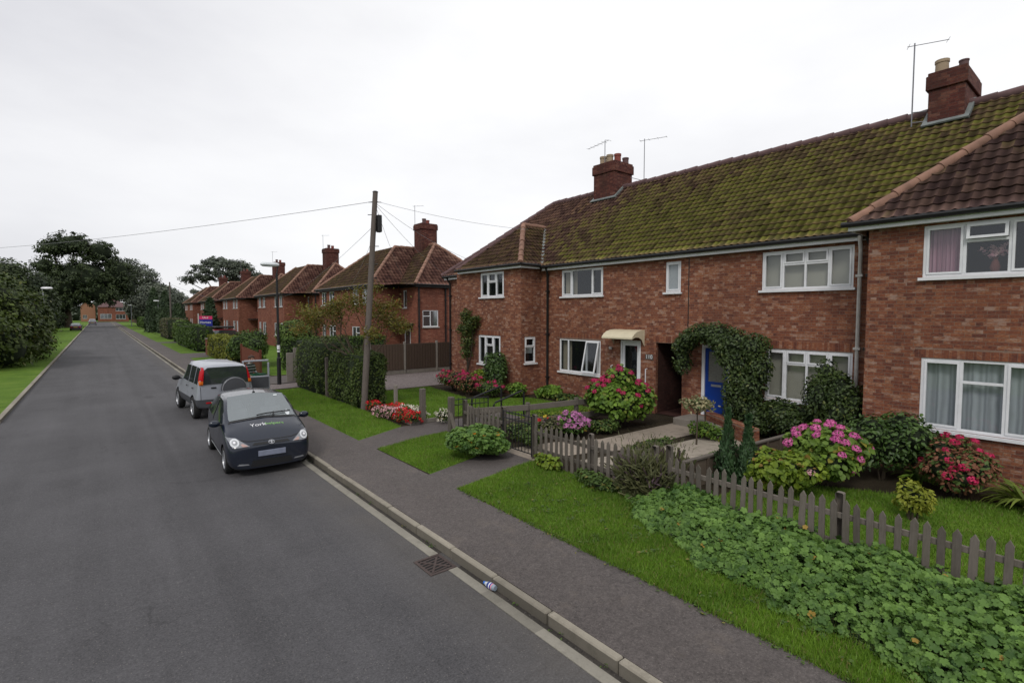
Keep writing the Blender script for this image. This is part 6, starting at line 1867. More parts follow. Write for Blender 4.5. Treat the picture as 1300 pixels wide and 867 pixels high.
# ------------------------------------------------------------------ planting
def ground_cover(name, label, front, backx, hmax, n, size, mat, seed, flowers=12):
    """leafy bed: front is a polyline of (x, y) from near to far, the back runs along x = backx"""
    rng = np.random.default_rng(seed)
    t = thing(name, label, 'plant bed', (6.0, np.mean([p[1] for p in front]), .115))
    fy = np.array([p[1] for p in front]); fx = np.array([p[0] for p in front])
    Y = rng.uniform(fy[0], fy[-1], n); X0 = np.interp(Y, fy, fx) + .10 * np.sin(Y * 5.3) + .06 * np.sin(Y * 13.1)
    s = rng.random(n) ** .9
    X = X0 - .03 + s * (backx - X0)
    dist = (X - X0)
    def H(x, y, d):
        return hmax * (1 - np.exp(-np.maximum(d, 0) / .28)) * (.80 + .20 * np.sin(x * 3.7 + 1.7 * np.sin(y * 2.1)) * np.sin(y * 3.1 + x)) * np.minimum(1, .35 + np.clip(fy[-1] - y, 0, 1.0))
    lay = rng.random(n) ** 2
    clump = np.sin(X * 11 + 2 * np.sin(Y * 7)) * np.sin(Y * 12 + 2 * np.sin(X * 9)); Z = .12 + H(X, Y, dist) * (1 - .5 * lay) + .02 + rng.normal(size=n) * .02 + .035 * clump * np.minimum(1, dist * 3)
    P = np.c_[X, Y, Z]
    e = .03
    gx = (H(X + e, Y, dist + e) - H(X - e, Y, dist - e)) / (2 * e)
    N = np.c_[-gx * .55, np.zeros(n), np.ones(n)] + rng.normal(size=(n, 3)) * .50 + np.array([-.22, -.16, 0])
    S = size * rng.uniform(.6, 1.35, n)
    # shaded inside
    cv = []; cf = []; ky, kx = 60, 14
    for i in range(ky + 1):
        y = fy[0] + (fy[-1] - fy[0]) * i / ky; x0 = float(np.interp(y, fy, fx)) + .05
        for j in range(kx + 1):
            x = x0 + (backx - x0) * j / kx
            cv.append((x, y, .10 + float(H(np.array(x), np.array(y), np.array(x - x0))) * .50))
    for i in range(ky):
        for j in range(kx):
            a = i * (kx + 1) + j; cf.append((a, a + 1, a + kx + 2, a + kx + 1))
    leaf_mesh('foliage', P, N, S, T_LOBED, mat, t, rng, None, (cv, cf))
    for i in range(flowers):
        k = rng.integers(n)
        me = head_mesh('orange' if i % 3 else 'yellowp', .035, 8)
        o = link('flower_head', me, t, P[k] + np.array([0, 0, .035])); o.rotation_euler = (rng.normal() * .4, rng.normal() * .4, 0)
    return t
ground_cover('nasturtium_bed', 'wide bed of round lobed green leaves spilling from the picket fence over the verge', [(5.02, -1.0), (5.18, 1.2), (5.36, 2.15), (5.55, 3.1), (5.95, 4.2), (6.35, 4.95), (6.7, 5.3)], 6.98, .41, 15000, .064, L['nast'], 21, 4)
bush('leaf_mound', 'low rounded mound of broad green leaves beside the short gate path', 'plant', 6.18, 8.85, (.64, .72), .62, 2400, .11, L['mound'], T_LOBED, k=14, up=1.0, seed=31, flowers=(4, .03, 'orange', 8, .5))

bush('hydrangea', 'large round hydrangea with dark pink flower heads in front of the white door', 'shrub', 10.9, 8.85, (.86, .88), 1.62, 3200, .125, L['hydr'], T_BROAD, k=14, seed=41, flowers=(36, .075, 'magenta', 40, .1), group='flowering shrubs')
bush('hydrangea', 'hydrangea with bright pink flower heads by the boarded fence and front lawn', 'shrub', 9.85, 3.45, (.64, .66), 1.05, 2000, .12, L['hydr2'], T_BROAD, k=12, seed=42, flowers=(26, .075, 'pink', 40, .4), group='flowering shrubs')
bush('yellow_green_shrub', 'yellow green leafy shrub without flowers right behind the picket fence', 'shrub', 8.85, 3.72, (.55, .60), .82, 1700, .10, L['yellow'], T_BROAD, k=10, seed=43, flowers=(2, .05, 'blush', 20, .5))
bush('holly_shrub', 'dark green rounded evergreen shrub against the wall right of the pink hydrangea', 'shrub', 11.15, 2.95, (.72, .80), 1.30, 3000, .085, L['holly'], T_OVAL, k=12, seed=44)
bush('azalea', 'red leaved bush with crimson flowers under the net curtained window', 'shrub', 11.1, 1.88, (.60, .56), .95, 1900, .08, L['azalea'], T_OVAL, k=12, seed=45, flowers=(17, .062, 'crimson', 24, .5), group='flowering shrubs')
bush('lime_shrub', 'small upright lime coloured shrub alone on the front lawn', 'shrub', 9.25, 2.05, (.22, .22), .66, 420, .075, L['lime'], T_OVAL, k=7, seed=46, core=.45)
bush('climbing_shrub', 'dark climbing shrub in the corner by the grey downpipe', 'shrub', 12.55, 4.25, (.50, .62), 2.0, 3400, .085, L['dark'], T_OVAL, k=12, seed=47, lobes=None)
bush('low_evergreen', 'low dark evergreen growing under the wide beige blinded window', 'shrub', 12.6, 5.2, (.42, .8), 1.0, 2600, .085, L['dark'], T_OVAL, k=10, seed=48)
for i, (lb, x, y, h) in enumerate((('slim dark green dwarf cypress behind the fence, the left one of the two', 8.55, 4.55, 1.32), ('slim dark green dwarf cypress behind the fence, the right one of the two', 8.62, 4.22, 1.25))):
    rng = np.random.default_rng(60 + i); t = thing('dwarf_cypress', lb, 'conifer', (x, y, .115), 'pair of dwarf cypresses')
    n = 2600; z = rng.random(n) ** 1.1; a = rng.uniform(0, 6.28, n); rr = .21 * (1 - z ** 2.2) ** .8 * (.55 + .45 * np.sin(z * 5 + 1)) ** .3 * rng.uniform(.55, 1.1, n) * (1 + .2 * np.sin(3 * a + z * 9))
    P = np.c_[x + rr * np.cos(a), y + rr * np.sin(a), .12 + z * h]; fw = np.c_[np.cos(a) * .5, np.sin(a) * .5, np.ones(n)] + rng.normal(size=(n, 3)) * .3
    N = np.c_[np.cos(a), np.sin(a), np.full(n, .2)] + rng.normal(size=(n, 3)) * .3
    cb = MB(); cb.lathe([(.02, 0), (.12, .15), (.12, h * .5), (.02, h * .85)], (x, y, .12), n=8)
    leaf_mesh('foliage', P, N, .085 * rng.uniform(.6, 1.3, n), T_SPRAY, L['cyp'], t, rng, fw, (cb.v, cb.f))
    mb = MB(); mb.tube([(x, y, .1), (x, y, h * .7)], [.025, .01], 6); mb.build('trunk', M['bark'], t)
# dry bush over the fence
rng = np.random.default_rng(70); t = thing('lavender_bush', 'dry brown and purple bush growing through the picket fence', 'shrub', (6.85, 4.95, .115))
n = 1900; a = rng.uniform(0, 6.28, n); q = np.sqrt(rng.random(n)); P = np.c_[6.88 + .26 * q * np.cos(a), 5.05 + .52 * q * np.sin(a), .12 + rng.random(n) ** .8 * (.66 - .25 * q ** 2)]
fw = np.c_[np.cos(a) * q * .8, np.sin(a) * q * .8, np.full(n, 1.0)] + rng.normal(size=(n, 3)) * .25
leaf_mesh('foliage', P, rng.normal(size=(n, 3)), .17 * rng.uniform(.6, 1.4, n), T_NEEDLE, L['lav'], t, rng, fw, None)
c, f = lobes_core([(np.array([6.88, 5.05, .32]), np.array([.16, .34, .26]))], 1.0); mb = MB(); mb.v = [tuple(x) for x in c]; mb.f = f; mb.m = [0] * len(f); mb.build('stem', M['core'], t)  # dark core painted in as the shade inside the bush
rng = np.random.default_rng(71); t = thing('dry_grass_clump', 'wispy dry seed heads standing behind the dry bush', 'plant', (7.6, 5.3, .115))
n = 700; a = rng.uniform(0, 6.28, n); q = np.sqrt(rng.random(n)); P = np.c_[7.7 + .55 * q * np.cos(a), 5.5 + .55 * q * np.sin(a), np.full(n, .12)]
fw = np.c_[rng.normal(size=n) * .2, rng.normal(size=n) * .2, np.ones(n)]; P2_ = P + fw * rng.uniform(.2, .75, (n, 1))
leaf_mesh('foliage', np.vstack([P, P2_]), rng.normal(size=(2 * n, 3)), np.r_[np.full(n, .55), np.full(n, .09)] * rng.uniform(.6, 1.1, 2 * n), T_NEEDLE, L['lav'], t, rng, np.vstack([fw, fw]))
# strap leaves at the wall
def strap_clump(label, x, y, n, s, mat, seed):
    rng = np.random.default_rng(seed); t = thing('strap_leaf_plant', label, 'plant', (x, y, .115))
    a = rng.uniform(0, 6.28, n); P = np.c_[x + .12 * np.cos(a), y + .16 * np.sin(a), np.full(n, .11)]
    fw = np.c_[np.cos(a), np.sin(a), np.zeros(n)] + rng.normal(size=(n, 3)) * .25; fw[:, 2] = 0
    N = np.tile([0, 0, 1.0], (n, 1)) + rng.normal(size=(n, 3)) * .18
    leaf_mesh('foliage', P, N, s * rng.uniform(.6, 1.15, n), T_STRAP, mat, t, rng, fw); return t
strap_clump('clump of arching strap leaves at the right edge against the brick wall', 11.2, .95, 130, .75, L['strap'], 80)
strap_clump('small dark clump of strap leaves between the dark shrub and the red leaved bush', 11.45, 2.4, 60, .55, L['hydr'], 81)
# low flowers behind the near pickets
for i, (lb, y) in enumerate((('pale yellow flowers low behind the pickets of the front lawn, right of the fence post', 1.7), ('pale yellow flowers low behind the pickets near the right edge', .75))):
    bush('primrose_clump', lb, 'flower', 7.2, y, (.16, .35), .26, 240, .06, L['yellow'], T_OVAL, k=5, seed=90 + i, core=.4, stem=False, flowers=(7, .035, 'yellowp', 9, .5))
# cream variegated standards by the path
def standard(label, x, y, h, r, seed):
    rng = np.random.default_rng(seed); t = thing('variegated_shrub', label, 'shrub', (x, y, .115))
    lobes = auto_lobes((x, y, h), (r, r, r * .62), 8, rng); P, N = lobe_points(520, lobes, rng, .9)
    leaf_mesh('foliage', P, N + rng.normal(size=P.shape) * .6 + np.array([0, 0, .4]), .075 * rng.uniform(.6, 1.3, len(P)), T_OVAL, L['varieg'], t, rng)
    mb = MB(); mb.tube([(x, y, .1), (x + .02, y, h * .6), (x, y, h)], [.022, .018, .012], 7)
    for i in range(7):
        d = sphere_dirs(1, rng)[0]; mb.tube([(x, y, h * .8), (x + d[0] * r * .7, y + d[1] * r * .7, h + abs(d[2]) * r * .4)], [.010, .004], 5)
    mb.build('trunk', M['bark'], t)
standard('small cream leaved standard tree on a bare stem beside the concrete path', 10.7, 6.45, 1.02, .42, 95)
standard('cream leaved shrub by the blue door step', 11.9, 6.95, .82, .30, 96)
# climber over the blue door
rng = np.random.default_rng(100); t = thing('climber', 'dense dark climber arching over the blue front door', 'climber', (12.7, 7.2, .115))
lobes = []
for (y, z, ry, rz) in ((8.08, 2.25, .22, .30), (8.06, 1.85, .16, .42), (7.85, 2.45, .32, .28), (7.5, 2.62, .4, .28), (7.0, 2.58, .45, .34), (6.55, 2.35, .48, .42), (6.45, 1.95, .46, .45), (6.45, 1.5, .40, .42), (6.35, 1.1, .30, .4), (6.05, 2.3, .35, .36), (5.95, 1.8, .30, .4), (6.75, 2.1, .36, .34), (6.85, 2.4, .4, .3), (6.1, 1.35, .34, .45), (6.6, 1.15, .22, .4), (6.55, .75, .26, .4), (6.15, .75, .36, .45), (5.85, .55, .4, .4)):
    lobes.append((np.array([12.62, y, z]), np.array([.42, ry, rz])))
P, N = lobe_points(8500, lobes, rng, .3)
leaf_mesh('foliage', P, N + rng.normal(size=P.shape) * .5 + np.array([-.2, -.1, .35]), .082 * rng.uniform(.6, 1.3, len(P)), T_OVAL, L['dark'], t, rng, None, lobes_core(lobes, .66))
mb = MB(); mb.tube([(12.7, 6.2, .1), (12.7, 6.3, 1.2), (12.7, 6.7, 2.4)], [.05, .04, .03], 7); mb.build('trunk', M['bark'], t)
# climber on the left wing
rng = np.random.default_rng(101); t = thing('climber', 'narrow climber trained up the wall left of the lower wing window', 'climber', (11.95, 17.6, .115))
lobes = [(np.array([11.85, y, z]), np.array([.3, ry, rz])) for y, z, ry, rz in ((17.6, 2.6, .40, .45), (17.75, 3.05, .22, .32), (17.3, 2.75, .34, .22), (17.05, 2.95, .25, .12), (17.9, 2.5, .38, .28), (17.65, 2.0, .30, .35), (17.7, 1.55, .18, .3))]
P, N = lobe_points(1900, lobes, rng, .55)
leaf_mesh('foliage', P, N + rng.normal(size=P.shape) * .5, .10 * rng.uniform(.6, 1.3, len(P)), T_OVAL, L['climber'], t, rng, None, lobes_core(lobes, .5))
mb = MB(); mb.tube([(11.9, 17.8, .1), (11.9, 17.7, .8), (11.9, 17.7, 2.6)], [.05, .045, .03], 7); mb.tube([(11.9, 17.8, .5), (11.9, 17.4, 1.6), (11.9, 17.3, 2.7)], [.03, .02, .01], 6); mb.build('trunk', M['bark'], t)
bush('wall_shrub', 'feathery dark shrub with reddish leaves under the lower wing window', 'shrub', 11.7, 15.45, (.45, .55), 1.75, 1900, .10, L['holly'], T_OVAL, k=9, seed=102)
bush('rose_bush', 'pink flowering rose bush at the left end of the wing border', 'shrub', 10.9, 17.2, (.7, .9), .80, 1100, .08, L['azalea'], k=8, seed=103, flowers=(12, .075, 'crimson', 20, .6), group='flowering shrubs')
bush('rose_bush', 'pink flowering rose bush in the middle of the wing border', 'shrub', 10.6, 15.8, (.6, .7), .76, 1000, .08, L['azalea'], k=8, seed=104, flowers=(13, .08, 'magenta', 20, .6), group='flowering shrubs')
bush('rose_bush', 'pink flowering rose bush nearest the handrails', 'shrub', 10.9, 14.7, (.6, .6), .62, 900, .08, L['bed'], k=8, seed=105, flowers=(8, .08, 'magenta', 20, .6), group='flowering shrubs')
bush('leafy_plant', 'bright green leafy plant at the foot of the wing wall', 'plant', 11.6, 16.5, (.5, .6), .85, 900, .11, L['yellow'], T_BROAD, k=7, seed=106)
bush('leafy_plant', 'low broad leaved plant in the corner by the black downpipe', 'plant', 12.6, 13.5, (.35, .55), .42, 700, .15, L['hydr'], T_BROAD, k=7, seed=107, stem=False)
bush('leafy_plant', 'low green plants beneath the window with the open sash', 'plant', 12.5, 12.3, (.3, .8), .26, 700, .10, L['bed'], T_BROAD, k=7, seed=108, stem=False)
bush('leafy_plant', 'green plant at the corner of the wing', 'plant', 11.7, 14.2, (.4, .4), .55, 700, .11, L['hydr'], T_BROAD, k=7, seed=109, stem=False)
# flower bed of the left garden
for i, (lb, x, y, r, col) in enumerate((
        ('red busy lizzie clump at the far left end of the flower bed by the pole', 6.55, 15.0, .22, 'red'),
        ('large red busy lizzie clump in the flower bed, beside the concrete post', 6.75, 14.05, .36, 'red'),
        ('blush pink busy lizzie clump in front of the large red one', 6.35, 13.85, .26, 'blush'),
        ('pink and white busy lizzie clump in the middle of the bed', 6.5, 13.4, .30, 'blush'),
        ('white busy lizzie clump right of the concrete post', 6.95, 13.55, .26, 'whitep'),
        ('rich red busy lizzie clump in the middle of the bed', 6.6, 12.95, .32, 'red'),
        ('white busy lizzie clump by the left gatepost', 7.05, 12.95, .24, 'whitep'),
        ('scarlet busy lizzie clump at the near end of the bed', 6.65, 12.5, .26, 'red'),
        ('white busy lizzie clump beyond the left gatepost', 7.35, 12.15, .22, 'whitep'))):
    bush('busy_lizzie', lb, 'flower', x, y, r, .36, 260, .055, L['bed'], T_OVAL, k=6, seed=120 + i, core=.6, stem=False, group='busy lizzies in the flower bed', flowers=(30 if r > .25 else 20, .068, col, 10, .8), z0=.115)
# middle garden bed
bush('stonecrop', 'stonecrop with flat mauve flower heads behind the picket fence', 'plant', 9.15, 8.95, (.50, .55), .52, 800, .09, L['mound'], T_OVAL, k=9, seed=140, flowers=(24, .075, 'mauve', 26, 1.5), stem=False, group='flowering shrubs')
for i, (lb, x, y, r, h, m_) in enumerate((
        ('leafy bedding plants just inside the closed iron gate', 7.6, 8.75, (.4, .3), .45, 'bed'), ('green bedding plants behind the middle picket fence', 8.0, 9.45, (.55, .4), .40, 'bed'),
        ('grey green bedding plant left of the stonecrop', 8.6, 9.1, (.4, .35), .50, 'lav'), ('green plants in front of the large hydrangea', 9.9, 8.6, (.5, .3), .36, 'bed'),
        ('yellow green bedding plants inside the post and rail fence', 9.5, 10.4, (.8, .35), .34, 'yellow'), ('yellow green bedding along the rail near the house', 10.7, 10.1, (.6, .35), .36, 'yellow'),
        ('bedding plants at the foot of the rail fence by the gate', 7.9, 10.5, (.4, .3), .36, 'bed'), ('green plants at the foot of the low brick wall', 11.45, 6.6, (.35, .55), .42, 'hydr'),
        ('weeds in the gravel by the boarded fence', 9.9, 5.35, (.7, .25), .28, 'bed'), ('green plants between path and gravel', 9.6, 6.95, (.9, .13), .20, 'bed'))):
    bush('bedding_plant', lb, 'plant', x, y, r, h, 650, .08, L[m_], T_OVAL, k=7, seed=150 + i, core=.5, stem=False)
for i, (x, y, c) in enumerate(((8.55, 9.55, 'red'), (8.95, 9.55, 'red'), (9.6, 9.3, 'red'), (9.0, 9.75, 'yellowp'))):
    t = thing('begonia', ['red begonia flower at the rail, lowest left one', 'red begonia flower by the rail post, next to the yellow one', 'red begonia flower near the mauve stonecrop', 'yellow begonia flower by the lower rail'][i], 'flower', (x, y, .115), 'begonias in the middle garden')
    mb = MB(); mb.tube([(x, y, .1), (x, y, .42)], .008, 5); mb.build('stem', M['core'], t)
    link('flower_head', head_mesh(c, .07, 16), t, (x, y, .46))
bush('nettle_clump', 'bright green weeds at the foot of the middle picket fence', 'plant', 6.74, 7.2, (.13, .38), .28, 240, .10, L['yellow'], T_BROAD, k=6, seed=165, core=.4, stem=False)
bush('weed_clump', 'rough green weeds at the foot of the fence left of the dry bush', 'plant', 6.66, 5.9, (.17, .6), .24, 600, .085, L['bed'], T_OVAL, k=7, seed=166, core=.5, stem=False)

# hedges
hedge('clipped_hedge', 'tall clipped green hedge behind the wooden pole', 6.30, 7.35, 15.55, 18.35, 1.80, 9500, .075, L['hedge'], 'clipped hedges', seed=201, rnd=.34, wob=.10)
hedge('clipped_hedge', 'clipped green hedge next along, beyond the gap with a brown post', 6.26, 7.5, 19.1, 22.3, 2.02, 8500, .075, L['hedge'], 'clipped hedges', seed=202, rnd=.38, wob=.12)
post('brown wooden post in the gap between the two clipped hedges', 6.42, 18.75, 1.45, .05, 'pole_wood')
hedge('low_hedge', 'low dark hedge with a yellow green top behind the drive', 7.6, 13.4, 28.6, 29.4, 1.75, 5200, .11, L['hedge2'], 'hedges down the street', seed=203)
hedge('pale_hedge', 'pale yellow green hedge between brick pier and domed bush', 6.0, 7.0, 34.0, 42.6, 1.55, 4600, .13, L['hedge_gold'], 'hedges down the street', seed=204)
bush('domed_hedge', 'dark domed bush at the pavement behind the silver off roader', 'bush', 6.75, 32.5, (1.25, 1.7), 2.15, 4200, .14, L['hedge2'], k=12, seed=205, group='hedges down the street')
hedge('dark_hedge', 'large dark hedge with bright top beneath the estate agent board', 5.9, 7.2, 47.0, 60.0, 2.05, 6500, .17, L['hedge2'], 'hedges down the street', seed=206, rnd=.7)
hedge('bright_hedge', 'brighter green hedge joining the far end of the large dark one', 6.2, 7.4, 60.3, 67.0, 2.3, 3600, .18, L['mid'], 'hedges down the street', seed=207, rnd=.6)
hedge('brown_hedge', 'brownish hedge before the distant wooden pole', 6.2, 8.4, 72.0, 82.0, 2.4, 3600, .2, L['lav'], 'hedges down the street', seed=208, rnd=.6)
hedge('far_hedge', 'farthest low hedge on the right before the road end', 7.0, 12.0, 128, 150, 2.2, 3000, .3, L['hedge2'], 'hedges down the street', seed=209, rnd=.6)
bush('rounded_bush', 'round green bush rising behind the low hedge beside the street lamp', 'bush', 9.6, 33.0, (1.25, 1.3), 2.9, 4200, .15, L['mid'], k=12, seed=210)

# trees
def L_(*a): return [(np.array(c, float), np.array(r, float)) for c, r in a]
# golden leaved open tree by the pole: real branches, loose leaves
rng = np.random.default_rng(220); t = thing('golden_tree', 'open branched small tree with yellowing leaves behind the wooden pole', 'tree', (6.95, 16.35, .1))
mb = MB(); tips = []
mb.tube([(6.95, 16.35, 0), (6.9, 16.4, .8), (6.75, 16.6, 1.45)], [.07, .055, .05], 8)
for d in ((-.9, .5, .55), (.55, -.7, .6), (-.25, .9, .9), (.2, -.35, 1.1), (-.5, -.1, 1.2), (.75, .15, .75), (-1, .9, .45), (.9, -.9, .45), (-.9, .3, .9)):
    branch(mb, (6.75, 16.6, 1.55), d, 1.2, .034, 2, rng, tips, .55, .12, (1, 3))
mb.build('trunk', M['bark'], t, smooth=True)
TP = np.array([a for a, b in tips]); n = 8500
li = rng.integers(0, len(TP), n); P = TP[li] + rng.normal(size=(n, 3)) * np.array([.17, .17, .11])
leaf_mesh('crown', P, rng.normal(size=(n, 3)) * .5 + np.array([0, 0, .7]), .075 * rng.uniform(.6, 1.3, n), T_OVAL, L['gold'], t, rng)

tree('oak_tree', 'huge dark oak spreading over the far end of the road', -5.2, 150, L_(
    ((-2.2, 150, 11.0), (6.8, 6, 5.2)), ((-7.2, 150, 17.4), (2.9, 3, 2.3)), ((-3.8, 150, 18.4), (4.2, 4, 2.8)), ((.6, 150, 17.0), (3.7, 4, 3.0)), ((3.6, 150, 12.6), (3.6, 4, 4.2)),
    ((5.4, 151, 9.4), (2.7, 3, 3.0)), ((-6.4, 149, 9.0), (4.4, 5, 4.2)), ((0.5, 149, 7.6), (5.0, 5, 2.8)), ((-8.6, 150, 13.2), (2.4, 3, 2.6)), ((-6, 148, 5.6), (3.4, 3, 2.6))),
    26000, .42, L['oak'], 5.0, .7, seed=301, depth=.4, clump=(700, .95), core=.66)
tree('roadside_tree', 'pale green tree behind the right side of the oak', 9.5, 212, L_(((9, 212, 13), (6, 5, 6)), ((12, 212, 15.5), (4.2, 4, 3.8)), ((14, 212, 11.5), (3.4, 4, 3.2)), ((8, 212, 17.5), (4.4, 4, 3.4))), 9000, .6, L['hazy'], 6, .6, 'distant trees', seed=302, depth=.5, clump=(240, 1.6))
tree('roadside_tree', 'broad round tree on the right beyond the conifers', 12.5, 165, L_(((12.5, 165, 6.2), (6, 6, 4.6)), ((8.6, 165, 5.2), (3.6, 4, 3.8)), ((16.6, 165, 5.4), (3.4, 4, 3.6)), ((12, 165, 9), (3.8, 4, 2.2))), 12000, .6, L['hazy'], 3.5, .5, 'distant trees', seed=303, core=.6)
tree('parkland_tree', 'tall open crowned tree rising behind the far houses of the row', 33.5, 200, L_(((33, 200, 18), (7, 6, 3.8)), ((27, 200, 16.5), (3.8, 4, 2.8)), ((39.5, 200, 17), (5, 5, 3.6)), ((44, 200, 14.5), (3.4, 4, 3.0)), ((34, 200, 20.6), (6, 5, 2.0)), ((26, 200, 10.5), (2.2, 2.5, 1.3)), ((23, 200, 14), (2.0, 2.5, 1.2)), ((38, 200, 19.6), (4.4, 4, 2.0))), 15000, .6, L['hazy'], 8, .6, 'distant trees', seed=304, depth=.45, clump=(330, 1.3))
for i, (lb, x, y, r, h) in enumerate((('dark conifer on the right, tallest of the three by the distant pole', 7.0, 101, 1.25, 6.9), ('dark conifer on the right, nearest the distant wooden pole', 8.0, 95, 1.15, 6.2), ('dark bushy conifer behind the distant wooden pole', 8.9, 88, 1.5, 4.2), ('small pointed dark conifer in front of the fourth house', 10.2, 69, .9, 4.6))):
    rng = np.random.default_rng(310 + i); t = thing('conifer', lb, 'conifer', (x, y, .1), 'dark conifers')
    n = 3600; z = rng.random(n) ** 1.25; a = rng.uniform(0, 6.28, n); rr = r * (1 - z ** 1.7) ** .75 * rng.uniform(.7, 1.08, n) * (1 + .12 * np.sin(3 * a + z * 8))
    P = np.c_[x + rr * np.cos(a), y + rr * np.sin(a), .15 + z * h]; fw = np.c_[np.cos(a), np.sin(a), np.full(n, .8)] + rng.normal(size=(n, 3)) * .4
    cb = MB(); cb.lathe([(.1, 0), (r * .75, h * .1), (r * .7, h * .45), (.1, h * .9)], (x, y, .1), n=10)
    leaf_mesh('foliage', P, np.c_[np.cos(a), np.sin(a), np.full(n, .4)] + rng.normal(size=(n, 3)) * .4, .38 * rng.uniform(.6, 1.3, n), T_SPRAY, L['cypfar'], t, rng, fw, (cb.v, cb.f))
    mb = MB(); mb.tube([(x, y, 0), (x, y, h * .8)], [.15, .04], 8); mb.build('trunk', M['bark'], t)
# left side: big bush, another beyond, trees
def big_bush(label, x, y, lobes, n, size, seed, mat=L['bush'], group='bushes on the left verge'):
    rng = np.random.default_rng(seed); t = thing('verge_bush', label, 'bush', (x, y, .1), group)
    C, CN = lobe_points(int(n / 26), lobes, rng, .25, .2); li = rng.integers(0, len(C), n)
    d = sphere_dirs(n, rng); P = C[li] + d * (rng.random((n, 1)) ** .5) * np.array([.62, .62, .30]); P[:, 2] = np.maximum(P[:, 2], .15)
    N = d * .4 + CN[li] * .5 + rng.normal(size=(n, 3)) * .4 + np.array([0, 0, .5])
    leaf_mesh('foliage', P, N, size * rng.uniform(.6, 1.35, n), T_RHOMB, mat, t, rng, None, lobes_core(lobes, .80, .1))
    mb = MB()
    for k in range(6):
        c, r = lobes[k % len(lobes)]; mb.tube([(x + rng.normal() * .2, y + rng.normal() * .2, 0), tuple(c)], [.08, .03], 6)
    mb.build('stem', M['bark'], t)
big_bush('big rounded green bush on the left verge, nearest one', -5.8, 40, L_(((-6.2, 40, 2.2), (2.9, 3.2, 2.3)), ((-5.6, 41.5, 3.6), (2.5, 2.8, 2.2)), ((-8.2, 40, 3.8), (3, 3, 2.6)), ((-4.4, 42.5, 2.4), (1.6, 2.3, 1.7)), ((-4.3, 40.6, 1.2), (1.3, 2.0, 1.3)), ((-6.8, 43, 4.3), (2.6, 2.6, 1.9)), ((-4.3, 44.5, 3.1), (1.8, 2.6, 1.7)), ((-3.7, 46, 1.7), (1.3, 2.8, 1.6)), ((-3.8, 44, 2.6), (1.4, 2.4, 1.6)), ((-7.5, 42, 4.9), (2.6, 2.6, 1.7)), ((-9.8, 39, 2.4), (3, 3, 2.6))), 26000, .22, 401)
big_bush('second green bush on the left verge, beyond the biggest one', -5.6, 52, L_(((-5.8, 51, 2.2), (2.0, 3.2, 2.3)), ((-5.0, 54, 1.9), (1.7, 3.0, 1.9)), ((-7, 55, 3), (2.5, 3, 2.6)), ((-4.6, 49.5, 1.5), (1.3, 2.0, 1.5)), ((-4.1, 51.5, 2.0), (1.2, 2.4, 2.2))), 9000, .24, 402)
big_bush('row of dark undergrowth on the left below the oak', -8, 110, L_(((-8.5, 88, 1.8), (2.6, 8, 2.6)), ((-9, 100, 2.2), (3.2, 9, 3.0)), ((-8, 120, 2.2), (2.8, 9, 3.0)), ((-8.6, 142, 2.5), (3.2, 9, 3.6)), ((-9, 160, 3), (4, 8, 4)), ((-12, 150, 4), (5, 8, 5))), 9000, .45, 403, L['oak'])
tree('roadside_tree', 'dark bushy tree on the left between the big bush and the oak', -10, 112, L_(((-10, 112, 6.0), (4.5, 5, 4.8)), ((-13.5, 112, 7), (4.5, 5, 4.5)), ((-7.6, 112, 4.6), (3.0, 4, 3.6)), ((-11, 112, 9.6), (3.4, 3.5, 2.2)), ((-16, 112, 8), (4, 4, 3.8)), ((-7.5, 111, 7.6), (2.4, 3, 2.2))), 12000, .45, L['oak'], 4, .4, 'distant trees', seed=305, depth=.45, core=.62)
tree('roadside_tree', 'tree at the far left edge behind the big bush', -9.5, 72, L_(((-9.5, 72, 3.6), (3.4, 4, 3.4)), ((-7.2, 73, 2.6), (2.2, 4, 2.5))), 8000, .35, L['bush'], 3, .35, 'distant trees', seed=306, depth=.45, core=.62)

rng = np.random.default_rng(440); n = 9000
tl = [(np.array([x, 300 + rng.uniform(-8, 8), rng.uniform(2, 4)]), np.array([rng.uniform(7, 11), 7, rng.uniform(4.5, 8)])) for x in range(-170, 190, 9)]
P, N = lobe_points(n, tl, rng, .3, .1)
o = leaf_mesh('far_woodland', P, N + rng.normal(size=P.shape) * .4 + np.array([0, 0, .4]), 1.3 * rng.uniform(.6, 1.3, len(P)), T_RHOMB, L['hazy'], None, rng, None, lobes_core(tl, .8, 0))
tag(o, kind='stuff')
